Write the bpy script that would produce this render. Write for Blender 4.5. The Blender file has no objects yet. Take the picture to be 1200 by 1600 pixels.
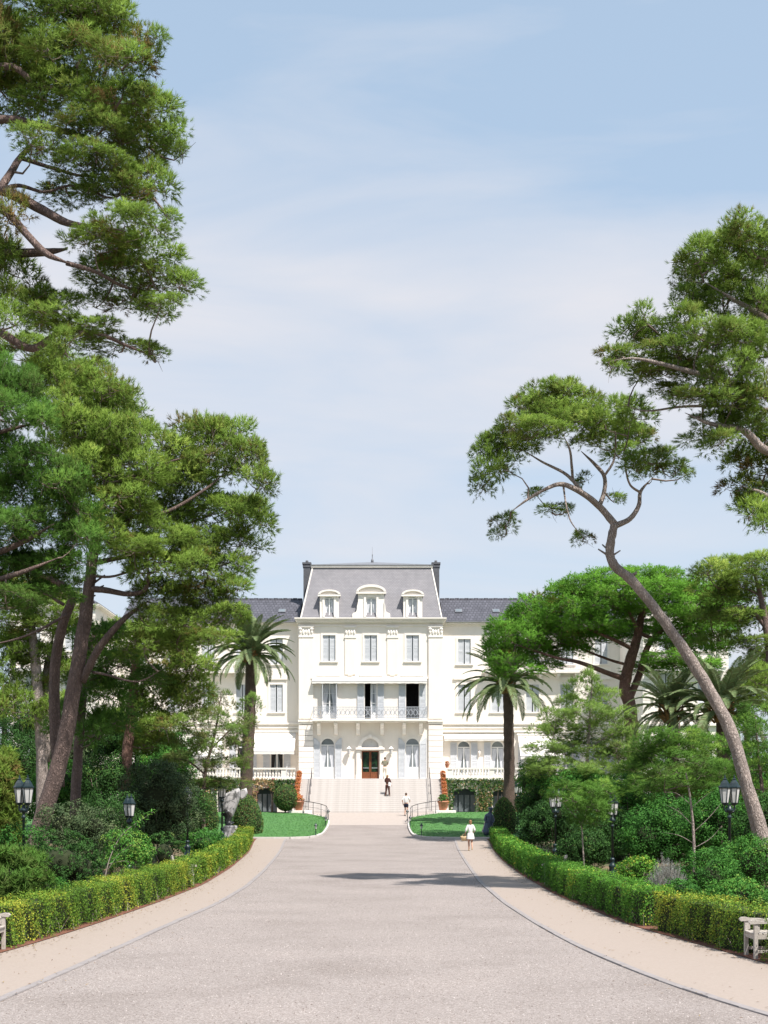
import bpy, math, random
import numpy as np
from mathutils import Vector, Matrix

scene = bpy.context.scene
COL = scene.collection
random.seed(7)
RNG = np.random.default_rng(11)
PI = math.pi

# ------------------------------------------------------------------ camera
F = 2286.0            # focal length in photo pixels (1200 x 1600)
CAMZ = 2.8            # camera height above the flat drive
HY = 1250.0           # eye level in the photo
cam_data = bpy.data.cameras.new("camera")
cam_data.sensor_fit = 'VERTICAL'
cam_data.sensor_height = 36.0
cam_data.lens = 36.0 * F / 1600.0
cam_data.shift_y = (HY - 800.0) / 1600.0
cam_data.clip_start = 0.1
cam_data.clip_end = 3000.0
cam = bpy.data.objects.new("camera", cam_data)
cam.location = (0, 0, CAMZ)
cam.rotation_euler = (math.radians(90), 0, 0)
COL.objects.link(cam)
scene.camera = cam

# ------------------------------------------------------------------ light
SUNV = Vector((0.32, -0.40, 0.87)).normalized()
SUN_EL = math.asin(SUNV.z)
SUN_AZ = math.atan2(SUNV.x, SUNV.y)
world = bpy.data.worlds.new("World")
scene.world = world
world.use_nodes = True
wn, wl = world.node_tree.nodes, world.node_tree.links
wn.clear()
w_out = wn.new("ShaderNodeOutputWorld")
w_bg = wn.new("ShaderNodeBackground")
w_bg.inputs[1].default_value = 0.115
w_sky = wn.new("ShaderNodeTexSky")
w_sky.sky_type = 'NISHITA'
w_sky.sun_disc = False
w_sky.sun_elevation = SUN_EL
w_sky.sun_rotation = SUN_AZ
w_sky.air_density = 1.0
w_sky.dust_density = 1.6
w_sky.ozone_density = 1.2
# thin high cloud veil over the whole sky, thicker lower down
w_tc = wn.new("ShaderNodeTexCoord")
w_map = wn.new("ShaderNodeMapping")
w_map.inputs['Scale'].default_value = (1.6, 1.6, 7.5)
w_map.inputs['Rotation'].default_value = (0.0, 0.16, 0.3)
w_n1 = wn.new("ShaderNodeTexNoise")
w_n1.inputs['Scale'].default_value = 2.1
w_n1.inputs['Detail'].default_value = 7
w_n1.inputs['Roughness'].default_value = 0.52
w_n1.inputs['Distortion'].default_value = 0.5
w_sep = wn.new("ShaderNodeSeparateXYZ")
w_el = wn.new("ShaderNodeValToRGB")        # the veil thins out high up and again low down
_e = w_el.color_ramp.elements
for _ in range(5): _e.new(.5)
for _i, (_p, _v) in enumerate(((0, .42), (.15, .42), (.205, .46), (.265, .86), (.325, .86), (.37, .20), (.43, .0))):
    _e[_i].position = _p; _e[_i].color = (_v, _v, _v, 1)
w_add = wn.new("ShaderNodeMath"); w_add.operation = 'MULTIPLY_ADD'
w_add.inputs[1].default_value = 1.7
w_add.inputs[2].default_value = -0.86
w_sum = wn.new("ShaderNodeMath"); w_sum.operation = 'ADD'; w_sum.use_clamp = True
w_mul = wn.new("ShaderNodeMath"); w_mul.operation = 'MULTIPLY'
w_mul.inputs[1].default_value = 0.92
w_mix = wn.new("ShaderNodeMixRGB")
w_mix.inputs[2].default_value = (3.95, 3.93, 4.15, 1)
w_pale = wn.new("ShaderNodeMixRGB")         # light haze everywhere
w_pale.inputs[0].default_value = 0.68
w_pale.inputs[2].default_value = (2.55, 3.25, 4.0, 1)
wl.new(w_tc.outputs['Generated'], w_map.inputs[0])
wl.new(w_map.outputs[0], w_n1.inputs['Vector'])
wl.new(w_tc.outputs['Generated'], w_sep.inputs[0])
wl.new(w_sep.outputs['Z'], w_el.inputs[0])
wl.new(w_n1.outputs['Fac'], w_add.inputs[0])
wl.new(w_add.outputs[0], w_sum.inputs[0])
wl.new(w_el.outputs[0], w_sum.inputs[1])
wl.new(w_sum.outputs[0], w_mul.inputs[0])
wl.new(w_sky.outputs[0], w_pale.inputs[1])
wl.new(w_pale.outputs[0], w_mix.inputs[1])
wl.new(w_mul.outputs[0], w_mix.inputs[0])
wl.new(w_mix.outputs[0], w_bg.inputs[0])
wl.new(w_bg.outputs[0], w_out.inputs[0])

sun_data = bpy.data.lights.new("sun", 'SUN')
sun_data.energy = 4.3
sun_data.angle = math.radians(0.8)
sun_data.color = (1.0, 0.945, 0.88)
sun = bpy.data.objects.new("sun", sun_data)
sun.rotation_euler = (-SUNV).to_track_quat('-Z', 'Y').to_euler()
sun.location = SUNV * 200
COL.objects.link(sun)

scene.view_settings.view_transform = 'Standard'
scene.view_settings.look = 'None'
scene.view_settings.gamma = 1.0
scene.view_settings.use_curve_mapping = False
scene.view_settings.exposure = 0.85
scene.cycles.max_bounces = 8
scene.cycles.diffuse_bounces = 4
scene.cycles.transmission_bounces = 4
scene.cycles.use_denoising = True

# ------------------------------------------------------------------ terrain height and pixel helpers
def rise(y):
    t = min(max((y - 80.0) / 35.0, 0.0), 1.0)
    return 1.8 * t ** 1.6

def ground(x, y):
    z = rise(y)
    side = min(max((abs(x) - 6.5) / 3.0, 0.0), 1.0)
    if 38.5 < y < 71 and side > 0:
        z += side * 0.27 * math.cos((y - 45.0) / 13.0 * PI)
    return z

def P(px, py, y):
    """the world point at depth y behind a photo pixel"""
    return Vector(((px - 600.0) * y / F, y, CAMZ + (HY - py) * y / F))

def on_ground(px, py):
    """where the drive's surface lies under a photo pixel"""
    lo, hi = 3.0, 116.0
    for _ in range(60):
        m = (lo + hi) / 2
        if HY + (CAMZ - rise(m)) * F / m > py: lo = m
        else: hi = m
    y = (lo + hi) / 2
    return Vector(((px - 600.0) * y / F, y, rise(y)))

# ------------------------------------------------------------------ scene helpers
def tag(o, label=None, cat=None, group=None, kind=None):
    if label: o["label"] = label
    if cat: o["category"] = cat
    if group: o["group"] = group
    if kind: o["kind"] = kind
    return o

def thing(name, loc, label, cat, group=None, rz=0.0):
    o = bpy.data.objects.new(name, None)
    o.empty_display_size = 0.3
    o.location = loc
    o.rotation_euler = (0, 0, rz)
    COL.objects.link(o)
    return tag(o, label, cat, group)

def root_loc(o):
    while o is not None and o.parent is not None:
        o = o.parent
    return Vector(o.location) if o is not None else Vector((0, 0, 0))

def link_mesh(name, me, parent=None, loc=(0, 0, 0), rot=(0, 0, 0), label=None, kind=None):
    o = bpy.data.objects.new(name, me)
    COL.objects.link(o)
    o.location = loc
    o.rotation_euler = rot
    o.parent = parent
    if label: o["label"] = label
    if kind: o["kind"] = kind
    return o

def place(name, me, pos, parent, rz=0.0, rot=None):
    """a shared mesh at a world position under a (possibly nested) parent"""
    return link_mesh(name, me, parent, Vector(pos) - root_loc(parent), rot or (0, 0, rz))

class MB:
    """collects shapes; build() links them as one mesh object"""
    def __init__(s):
        s.v, s.f, s.sm = [], [], []
    def add(s, vs, fs, smooth=False):
        b = len(s.v)
        s.v += [tuple(p) for p in vs]
        s.f += [tuple(i + b for i in f) for f in fs]
        s.sm += [smooth] * len(fs)
        return s
    def box(s, x0, x1, y0, y1, z0, z1):
        vs = [(x0,y0,z0),(x1,y0,z0),(x1,y1,z0),(x0,y1,z0),(x0,y0,z1),(x1,y0,z1),(x1,y1,z1),(x0,y1,z1)]
        return s.add(vs, [(0,3,2,1),(4,5,6,7),(0,1,5,4),(1,2,6,5),(2,3,7,6),(3,0,4,7)])
    def bevbox(s, x0, x1, y0, y1, z0, z1, b):
        """box with chamfered vertical and top edges"""
        def ring(o, z): return [(x0+o,y0,z),(x1-o,y0,z),(x1,y0+o,z),(x1,y1-o,z),(x1-o,y1,z),(x0+o,y1,z),(x0,y1-o,z),(x0,y0+o,z)]
        def ring2(o, z): return [(x0+o+b,y0+b,z),(x1-o-b,y0+b,z),(x1-b,y0+o+b,z),(x1-b,y1-o-b,z),(x1-o-b,y1-b,z),(x0+o+b,y1-b,z),(x0+b,y1-o-b,z),(x0+b,y0+o+b,z)]
        vs = ring(b, z0) + ring(b, z1 - b) + ring2(b * .3, z1)
        fs = [tuple(reversed(range(8))), tuple(range(16, 24))]
        for k in (0, 8):
            for i in range(8):
                j = (i + 1) % 8
                fs.append((k+i, k+j, k+8+j, k+8+i))
        return s.add(vs, fs)
    def xbox(s, M, sx, sy, sz):
        """box of size sx,sy,sz centred on matrix M"""
        vs = [M @ Vector((a*sx/2, b*sy/2, c*sz/2)) for c in (-1,1) for b in (-1,1) for a in (-1,1)]
        return s.add(vs, [(0,2,3,1),(4,5,7,6),(0,1,5,4),(1,3,7,5),(3,2,6,7),(2,0,4,6)])
    def bar(s, a, b, w, h=None, up=(0,0,1)):
        a, b = Vector(a), Vector(b)
        d = b - a
        L = d.length
        if L < 1e-6: return s
        x = d / L
        u = Vector(up)
        y = u.cross(x)
        if y.length < 1e-4: y = Vector((0,1,0)).cross(x)
        y.normalize()
        z = x.cross(y)
        M = Matrix(((x.x,y.x,z.x,(a.x+b.x)/2),(x.y,y.y,z.y,(a.y+b.y)/2),(x.z,y.z,z.z,(a.z+b.z)/2),(0,0,0,1)))
        return s.xbox(M, L, w, h or w)
    def tube(s, pts, rad, n=8, cap=True, jitter=0.0, rnd=None):
        pts = [Vector(p) for p in pts]
        m = len(pts)
        if not hasattr(rad, '__len__'): rad = [rad] * m
        vs, fs = [], []
        prev = None
        for i, p in enumerate(pts):
            t = (pts[min(i+1, m-1)] - pts[max(i-1, 0)])
            if t.length < 1e-9: t = Vector((0,0,1))
            t.normalize()
            if prev is None:
                a = Vector((1,0,0)) if abs(t.x) < .9 else Vector((0,1,0))
                u = (a - t * a.dot(t)).normalized()
            else:
                u = prev - t * prev.dot(t)
                u = u.normalized() if u.length > 1e-6 else t.orthogonal().normalized()
            prev = u
            w = t.cross(u)
            for k in range(n):
                a = 2 * PI * k / n
                r = rad[i]
                if jitter: r *= 1 + jitter * ((rnd or random).random() - .5) * 2
                vs.append(p + (u * math.cos(a) + w * math.sin(a)) * r)
        for i in range(m - 1):
            for k in range(n):
                j = (k + 1) % n
                fs.append((i*n+k, i*n+j, (i+1)*n+j, (i+1)*n+k))
        if cap:
            fs.append(tuple(reversed(range(n))))
            fs.append(tuple((m-1)*n + k for k in range(n)))
        return s.add(vs, fs, True)
    def lathe(s, prof, c=(0,0,0), n=12, sq=0, smooth=True):
        """prof: (r, z) from bottom to top around a vertical axis at c"""
        vs, fs = [], []
        for r, z in prof:
            for k in range(n):
                a = 2 * PI * (k + .5) / n
                vs.append((c[0] + r * math.cos(a), c[1] + r * math.sin(a), c[2] + z))
        m = len(prof)
        for i in range(m - 1):
            for k in range(n):
                j = (k + 1) % n
                fs.append((i*n+k, i*n+j, (i+1)*n+j, (i+1)*n+k))
        fs.append(tuple(reversed(range(n))))
        fs.append(tuple((m-1)*n + k for k in range(n)))
        return s.add(vs, fs, smooth)
    def prism(s, poly, y0, y1):
        """outline in x,z (counter-clockwise seen from -y) extruded from y0 to y1"""
        n = len(poly)
        vs = [(x, y0, z) for x, z in poly] + [(x, y1, z) for x, z in poly]
        fs = [tuple(range(n)), tuple(reversed(range(n, 2*n)))]
        for i in range(n):
            j = (i + 1) % n
            fs.append((j, i, n+i, n+j))
        return s.add(vs, fs)
    def slab(s, poly, z0, z1):
        """outline in x,y (counter-clockwise from above)"""
        n = len(poly)
        vs = [(x, y, z0) for x, y in poly] + [(x, y, z1) for x, y in poly]
        fs = [tuple(reversed(range(n))), tuple(range(n, 2*n))]
        for i in range(n):
            j = (i + 1) % n
            fs.append((i, j, n+j, n+i))
        return s.add(vs, fs)
    def ball(s, c, rx, ry, rz, nu=10, nv=7):
        vs, fs = [], []
        for i in range(nv + 1):
            th = PI * i / nv
            for k in range(nu):
                a = 2 * PI * k / nu
                vs.append((c[0]+rx*math.sin(th)*math.cos(a), c[1]+ry*math.sin(th)*math.sin(a), c[2]-rz*math.cos(th)))
        for i in range(nv):
            for k in range(nu):
                j = (k + 1) % nu
                fs.append((i*nu+k, i*nu+j, (i+1)*nu+j, (i+1)*nu+k))
        return s.add(vs, fs, True)
    def mesh(s, name, mat, off=(0,0,0)):
        me = bpy.data.meshes.new(name)
        o = Vector(off)
        me.from_pydata([(v[0]-o.x, v[1]-o.y, v[2]-o.z) for v in s.v], [], s.f)
        if any(s.sm):
            me.polygons.foreach_set("use_smooth", s.sm)
        me.materials.append(mat)
        me.update()
        return me
    def build(s, name, mat, parent=None, label=None, kind=None):
        return link_mesh(name, s.mesh(name, mat, root_loc(parent)), parent, label=label, kind=kind)

def smooth_path(pts, step=4):
    """Catmull-Rom through tuples of any width"""
    A = np.array(pts, float)
    if len(A) < 3:
        return [tuple(A[0] + (A[-1]-A[0]) * t) for t in np.linspace(0, 1, step + 1)]
    Q = np.vstack([2*A[0]-A[1], A, 2*A[-1]-A[-2]])
    out = []
    for i in range(1, len(Q) - 2):
        for k in range(step):
            t = k / step
            out.append(0.5*((2*Q[i]) + (-Q[i-1]+Q[i+1])*t + (2*Q[i-1]-5*Q[i]+4*Q[i+1]-Q[i+2])*t*t + (-Q[i-1]+3*Q[i]-3*Q[i+1]+Q[i+2])*t**3))
    out.append(A[-1])
    return [tuple(o) for o in out]

# ------------------------------------------------------------------ materials
def new_mat(name):
    m = bpy.data.materials.new(name)
    m.use_nodes = True
    nt = m.node_tree
    return m, nt, nt.nodes["Principled BSDF"]

def ramp(nt, stops):
    r = nt.nodes.new("ShaderNodeValToRGB")
    e = r.color_ramp.elements
    while len(e) < len(stops): e.new(0.5)
    for i, (p, c) in enumerate(stops):
        e[i].position = p
        e[i].color = (c[0], c[1], c[2], 1)
    return r

def pmat(name, c1, c2=None, scale=3.0, rough=0.7, bump=0.0, bscale=30.0, detail=5.0, spec=0.3, metal=0.0, stretch=None, lo=0.35, hi=0.65):
    m, nt, b = new_mat(name)
    N, L = nt.nodes, nt.links
    b.inputs['Roughness'].default_value = rough
    b.inputs['Specular IOR Level'].default_value = spec
    b.inputs['Metallic'].default_value = metal
    if c2 is None: c2 = tuple(min(1, c * 0.85) for c in c1)
    tc = N.new("ShaderNodeTexCoord")
    mp = N.new("ShaderNodeMapping")
    if stretch: mp.inputs['Scale'].default_value = stretch
    L.new(tc.outputs['Object'], mp.inputs[0])
    n = N.new("ShaderNodeTexNoise")
    n.inputs['Scale'].default_value = scale
    n.inputs['Detail'].default_value = detail
    n.inputs['Roughness'].default_value = 0.6
    L.new(mp.outputs[0], n.inputs['Vector'])
    r = ramp(nt, [(lo, c2), (hi, c1)])
    L.new(n.outputs['Fac'], r.inputs[0])
    L.new(r.outputs[0], b.inputs['Base Color'])
    if bump:
        n2 = N.new("ShaderNodeTexNoise")
        n2.inputs['Scale'].default_value = bscale
        n2.inputs['Detail'].default_value = 4
        L.new(mp.outputs[0], n2.inputs['Vector'])
        bp = N.new("ShaderNodeBump")
        bp.inputs['Strength'].default_value = bump
        bp.inputs['Distance'].default_value = 0.03
        L.new(n2.outputs['Fac'], bp.inputs['Height'])
        L.new(bp.outputs[0], b.inputs['Normal'])
    return m

def leaf_mat(name, stops, trans=0.33, rough=0.65, spec=0.12):
    """foliage: each leaf or tuft takes its own hue from the 'tint' attribute"""
    m, nt, b = new_mat(name)
    N, L = nt.nodes, nt.links
    at = N.new("ShaderNodeAttribute")
    at.attribute_name = "tint"
    r = ramp(nt, stops)
    ob = N.new("ShaderNodeAttribute"); ob.attribute_type = 'OBJECT'; ob.attribute_name = "hue"
    ad = N.new("ShaderNodeMath"); ad.operation = 'ADD'; ad.use_clamp = True
    L.new(at.outputs['Fac'], ad.inputs[0]); L.new(ob.outputs['Fac'], ad.inputs[1])
    L.new(ad.outputs[0], r.inputs[0])
    L.new(r.outputs[0], b.inputs['Base Color'])
    b.inputs['Roughness'].default_value = rough
    b.inputs['Specular IOR Level'].default_value = spec
    t = N.new("ShaderNodeBsdfTranslucent")
    L.new(r.outputs[0], t.inputs['Color'])
    mx = N.new("ShaderNodeMixShader")
    mx.inputs[0].default_value = trans
    L.new(b.outputs[0], mx.inputs[1])
    L.new(t.outputs[0], mx.inputs[2])
    L.new(mx.outputs[0], N["Material Output"].inputs[0])
    return m

M = {}
M['wall'] = pmat('cream_stucco', (.80,.742,.675), (.755,.695,.625), 1.6, .85, .06, 40, lo=.25, hi=.62, stretch=(1,1,.3))
M['trim'] = pmat('pale_stone_trim', (.80,.755,.70), (.745,.70,.645), 4, .75, .05, 50)
M['stone_block'] = pmat('pale_stone_block', (.78,.73,.675), (.73,.68,.625), 3, .8, .08, 40)
M['shutter'] = pmat('pale_blue_grey_shutter', (.56,.575,.60), (.51,.53,.56), 8, .6)
M['white_wood'] = pmat('white_painted_wood', (.78,.78,.77), (.72,.72,.71), 6, .5)
M['curtain'] = pmat('white_net_curtain', (.62,.63,.66), (.42,.44,.48), 6, .9, stretch=(4,4,.4))
M['dark_interior'] = pmat('near_black_interior', (.03,.028,.03), (.015,.014,.014), 6, .9)  # near black stands for the darkness of unlit rooms
M['slate'] = None
M['wing_tile'] = None
M['lead'] = pmat('grey_lead_sheet', (.20,.205,.22), (.15,.155,.17), 3, .5)
M['chimney'] = pmat('dark_chimney_render', (.115,.118,.13), (.085,.088,.098), 5, .8, .1, 30)
M['awning'] = pmat('cream_awning_cloth', (.70,.675,.635), (.66,.635,.60), 2, .9)
M['glass'] = None
M['door_wood'] = pmat('varnished_red_brown_wood', (.22,.08,.036), (.15,.052,.024), 5, .35, stretch=(6,6,.8))
M['iron_grey'] = pmat('pale_grey_painted_iron', (.40,.42,.46), (.34,.36,.40), 8, .5)
M['dark_iron'] = pmat('dark_green_cast_iron', (.012,.028,.032), (.008,.018,.022), 9, .35, .1, 40, spec=.5)
M['rail_iron'] = pmat('dark_bronze_handrail', (.10,.095,.10), (.07,.065,.07), 9, .4, spec=.5)
M['milk_glass'] = pmat('white_lantern_glass', (.60,.59,.58), (.50,.49,.48), 3, .25, spec=.5)
M['step'] = pmat('pale_limestone_step', (.535,.50,.475), (.46,.43,.405), 3, .75, .08, 30)
M['terracotta'] = pmat('terracotta', (.46,.21,.13), (.36,.15,.09), 6, .8, .08, 30)
M['teak'] = pmat('weathered_grey_teak', (.47,.43,.385), (.33,.295,.26), 6, .8, .15, 40, stretch=(1,6,6))
M['grey_stone'] = pmat('grey_sculpture_stone', (.50,.49,.495), (.38,.37,.38), 2.5, .8, .15, 12)
M['bronze_dark'] = pmat('dark_patinated_bronze', (.05,.055,.06), (.025,.028,.03), 5, .35, spec=.6)
M['bronze_blue'] = pmat('dark_blue_bronze', (.022,.045,.10), (.012,.022,.05), 4, .28, spec=.7)
M['soil'] = None
M['kerb'] = pmat('pale_grey_kerbstone', (.28,.255,.25), (.23,.21,.205), 5, .8, .15, 40)
M['litter'] = pmat('red_brown_pine_litter', (.20,.085,.055), (.11,.05,.035), 14, .95, .4, 60)
M['core'] = pmat('foliage_shade_core', (.030,.040,.016), (.018,.024,.010), 8, .95)  # solid filler; its dark colour stands for shade deep in the foliage
M['trunk_pine'] = None
M['twig'] = pmat('grey_brown_twig', (.20,.155,.13), (.13,.10,.085), 8, .9)
M['pale_stem'] = pmat('pale_grey_stem', (.36,.31,.27), (.25,.21,.18), 8, .9)
M['skin'] = pmat('skin', (.52,.31,.22), (.47,.27,.19), 8, .55)
M['white_cloth'] = pmat('white_cotton', (.74,.73,.72), (.66,.65,.64), 8, .9)
M['navy_cloth'] = pmat('navy_cotton', (.018,.022,.045), (.012,.015,.03), 8, .9)
M['brown_cloth'] = pmat('dark_brown_cloth', (.085,.034,.026), (.055,.022,.018), 8, .9)
M['cream_cloth'] = pmat('cream_cotton', (.66,.61,.53), (.58,.53,.45), 8, .9)
M['hair_brown'] = pmat('brown_hair', (.085,.042,.022), (.05,.025,.014), 30, .6)
M['hair_blond'] = pmat('light_brown_hair', (.30,.17,.085), (.20,.11,.05), 30, .6)
M['straw'] = pmat('straw_weave', (.58,.44,.27), (.46,.33,.18), 30, .9, .2, 60)
M['shoe'] = pmat('dark_shoe_leather', (.03,.025,.022), (.02,.017,.015), 8, .5)

def grad_mat(name, rows, bump_strength, c1, c2, mortar, sx, sz, coordswap=True, rough=.65):
    """rows of slates or tiles too far away to pick apart"""
    m, nt, b = new_mat(name)
    N, L = nt.nodes, nt.links
    tc = N.new("ShaderNodeTexCoord")
    mp = N.new("ShaderNodeMapping")
    mp.inputs['Rotation'].default_value = (math.radians(90), 0, 0)
    L.new(tc.outputs['Object'], mp.inputs[0])
    br = N.new("ShaderNodeTexBrick")
    br.inputs['Scale'].default_value = 1.0
    br.inputs['Brick Width'].default_value = sx
    br.inputs['Row Height'].default_value = sz
    br.inputs['Mortar Size'].default_value = mortar
    br.inputs['Mortar Smooth'].default_value = 0.3
    br.inputs['Color1'].default_value = (*c1, 1)
    br.inputs['Color2'].default_value = (*c2, 1)
    br.inputs['Mortar'].default_value = (*[c * .45 for c in c2], 1)
    L.new(mp.outputs[0], br.inputs['Vector'])
    n = N.new("ShaderNodeTexNoise"); n.inputs['Scale'].default_value = 1.4; n.inputs['Detail'].default_value = 6
    L.new(tc.outputs['Object'], n.inputs['Vector'])
    mx = N.new("ShaderNodeMixRGB"); mx.blend_type = 'MULTIPLY'; mx.inputs[0].default_value = .5
    rr = ramp(nt, [(.3, (.75,.75,.78)), (.7, (1.1,1.08,1.08))])
    L.new(n.outputs['Fac'], rr.inputs[0])
    L.new(br.outputs['Color'], mx.inputs[1]); L.new(rr.outputs[0], mx.inputs[2])
    L.new(mx.outputs[0], b.inputs['Base Color'])
    bp = N.new("ShaderNodeBump"); bp.inputs['Strength'].default_value = bump_strength; bp.inputs['Distance'].default_value = .02
    L.new(br.outputs['Fac'], bp.inputs['Height']); bp.invert = True
    L.new(bp.outputs[0], b.inputs['Normal'])
    b.inputs['Roughness'].default_value = rough
    return m
M['slate'] = grad_mat('grey_mansard_slate', 1, .3, (.235,.23,.245), (.205,.20,.215), .008, .22, .12)
M['wing_tile'] = grad_mat('dark_wing_tile', 1, .9, (.095,.095,.115), (.062,.062,.075), .022, .30, .27)

def glass_mat():
    m, nt, b = new_mat('window_glass')
    N, L = nt.nodes, nt.links
    tc = N.new("ShaderNodeTexCoord")
    n = N.new("ShaderNodeTexNoise"); n.inputs['Scale'].default_value = .8
    L.new(tc.outputs['Object'], n.inputs['Vector'])
    r = ramp(nt, [(.35, (.13,.15,.16)), (.65, (.22,.245,.26))])  # lifted grey base stands in for sky reflected in the panes
    L.new(n.outputs['Fac'], r.inputs[0]); L.new(r.outputs[0], b.inputs['Base Color'])
    b.inputs['Roughness'].default_value = .06
    b.inputs['Specular IOR Level'].default_value = .8
    return m
M['glass'] = glass_mat()

def bark_mat(name, c1, c2, c3, sc=1.0):
    m, nt, b = new_mat(name)
    N, L = nt.nodes, nt.links
    tc = N.new("ShaderNodeTexCoord")
    mp = N.new("ShaderNodeMapping"); mp.inputs['Scale'].default_value = (sc, sc, sc*.32)
    L.new(tc.outputs['Object'], mp.inputs[0])
    v = N.new("ShaderNodeTexVoronoi"); v.inputs['Scale'].default_value = 17; v.feature = 'DISTANCE_TO_EDGE'
    nd = N.new("ShaderNodeTexNoise"); nd.inputs['Scale'].default_value = 6; nd.inputs['Detail'].default_value = 5
    L.new(mp.outputs[0], nd.inputs['Vector'])
    mxv = N.new("ShaderNodeMixRGB"); mxv.inputs[0].default_value = .3
    L.new(mp.outputs[0], mxv.inputs[1]); L.new(nd.outputs['Color'], mxv.inputs[2])
    L.new(mxv.outputs[0], v.inputs['Vector'])
    r = ramp(nt, [(.0, tuple((a+b)/2 for a,b in zip(c3,c2))), (.10, c2), (.4, c1)])
    L.new(v.outputs['Distance'], r.inputs[0])
    n2 = N.new("ShaderNodeTexNoise"); n2.inputs['Scale'].default_value = 2.2; n2.inputs['Detail'].default_value = 6
    L.new(tc.outputs['Object'], n2.inputs['Vector'])
    mx = N.new("ShaderNodeMixRGB"); mx.blend_type = 'MULTIPLY'; mx.inputs[0].default_value = .8
    r2 = ramp(nt, [(.3, (.62,.60,.60)), (.7, (1.15,1.1,1.08))])
    L.new(n2.outputs['Fac'], r2.inputs[0]); L.new(r.outputs[0], mx.inputs[1]); L.new(r2.outputs[0], mx.inputs[2])
    L.new(mx.outputs[0], b.inputs['Base Color'])
    bp = N.new("ShaderNodeBump"); bp.inputs['Strength'].default_value = 1.0; bp.inputs['Distance'].default_value = .09
    L.new(v.outputs['Distance'], bp.inputs['Height']); L.new(bp.outputs[0], b.inputs['Normal'])
    b.inputs['Roughness'].default_value = .9
    return m
M['bark'] = bark_mat('pine_bark', (.26,.19,.165), (.17,.12,.105), (.06,.042,.036))
M['bark_pale'] = bark_mat('pale_pine_bark', (.52,.455,.415), (.36,.305,.275), (.13,.10,.09))
M['bark_red'] = bark_mat('reddish_pine_bark', (.28,.165,.13), (.19,.11,.085), (.07,.04,.03))
M['bark_palm'] = bark_mat('palm_bark', (.20,.14,.11), (.13,.09,.07), (.05,.035,.028), 1.6)

def gravel_mat():
    m, nt, b = new_mat('pale_pink_grey_gravel')
    N, L = nt.nodes, nt.links
    tc = N.new("ShaderNodeTexCoord")
    v = N.new("ShaderNodeTexVoronoi"); v.inputs['Scale'].default_value = 52
    L.new(tc.outputs['Object'], v.inputs['Vector'])
    sep = N.new("ShaderNodeSeparateColor")
    L.new(v.outputs['Color'], sep.inputs[0])
    r = ramp(nt, [(0, (.175,.15,.135)), (.3, (.24,.21,.197)), (.7, (.285,.252,.238)), (1, (.37,.335,.315))])
    L.new(sep.outputs[0], r.inputs[0])
    n = N.new("ShaderNodeTexNoise"); n.inputs['Scale'].default_value = .35; n.inputs['Detail'].default_value = 6
    L.new(tc.outputs['Object'], n.inputs['Vector'])
    r2 = ramp(nt, [(.28, (.84,.825,.81)), (.5, (.98,.975,.97)), (.72, (1.07,1.06,1.05))])
    L.new(n.outputs['Fac'], r2.inputs[0])
    mx = N.new("ShaderNodeMixRGB"); mx.blend_type = 'MULTIPLY'; mx.inputs[0].default_value = 1
    L.new(r.outputs[0], mx.inputs[1]); L.new(r2.outputs[0], mx.inputs[2])
    L.new(mx.outputs[0], b.inputs['Base Color'])
    bp = N.new("ShaderNodeBump"); bp.inputs['Strength'].default_value = .55; bp.inputs['Distance'].default_value = .015; bp.invert = True
    L.new(v.outputs['Distance'], bp.inputs['Height']); L.new(bp.outputs[0], b.inputs['Normal'])
    b.inputs['Roughness'].default_value = .9
    b.inputs['Specular IOR Level'].default_value = .2
    return m
M['gravel'] = gravel_mat()
M['path'] = pmat('beige_resin_path', (.325,.272,.236), (.288,.24,.206), 22, .9, .2, 120, lo=.3, hi=.7)
M['apron'] = pmat('pale_pink_stone_apron', (.375,.325,.295), (.33,.285,.255), 5, .85, .1, 60)

def soil_mat():
    m, nt, b = new_mat('garden_soil')
    N, L = nt.nodes, nt.links
    tc = N.new("ShaderNodeTexCoord")
    n = N.new("ShaderNodeTexNoise"); n.inputs['Scale'].default_value = .5; n.inputs['Detail'].default_value = 8
    L.new(tc.outputs['Object'], n.inputs['Vector'])
    r = ramp(nt, [(.35, (.17,.11,.065)), (.5, (.12,.095,.05)), (.62, (.055,.085,.03))])
    L.new(n.outputs['Fac'], r.inputs[0]); L.new(r.outputs[0], b.inputs['Base Color'])
    n2 = N.new("ShaderNodeTexNoise"); n2.inputs['Scale'].default_value = 25
    L.new(tc.outputs['Object'], n2.inputs['Vector'])
    bp = N.new("ShaderNodeBump"); bp.inputs['Strength'].default_value = .6; bp.inputs['Distance'].default_value = .05
    L.new(n2.outputs['Fac'], bp.inputs['Height']); L.new(bp.outputs[0], b.inputs['Normal'])
    b.inputs['Roughness'].default_value = .95
    return m
M['soil'] = soil_mat()
M['lawn'] = pmat('mown_lawn_turf', (.075,.195,.05), (.042,.125,.034), 2.2, .9, .3, 60, detail=9)

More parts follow.
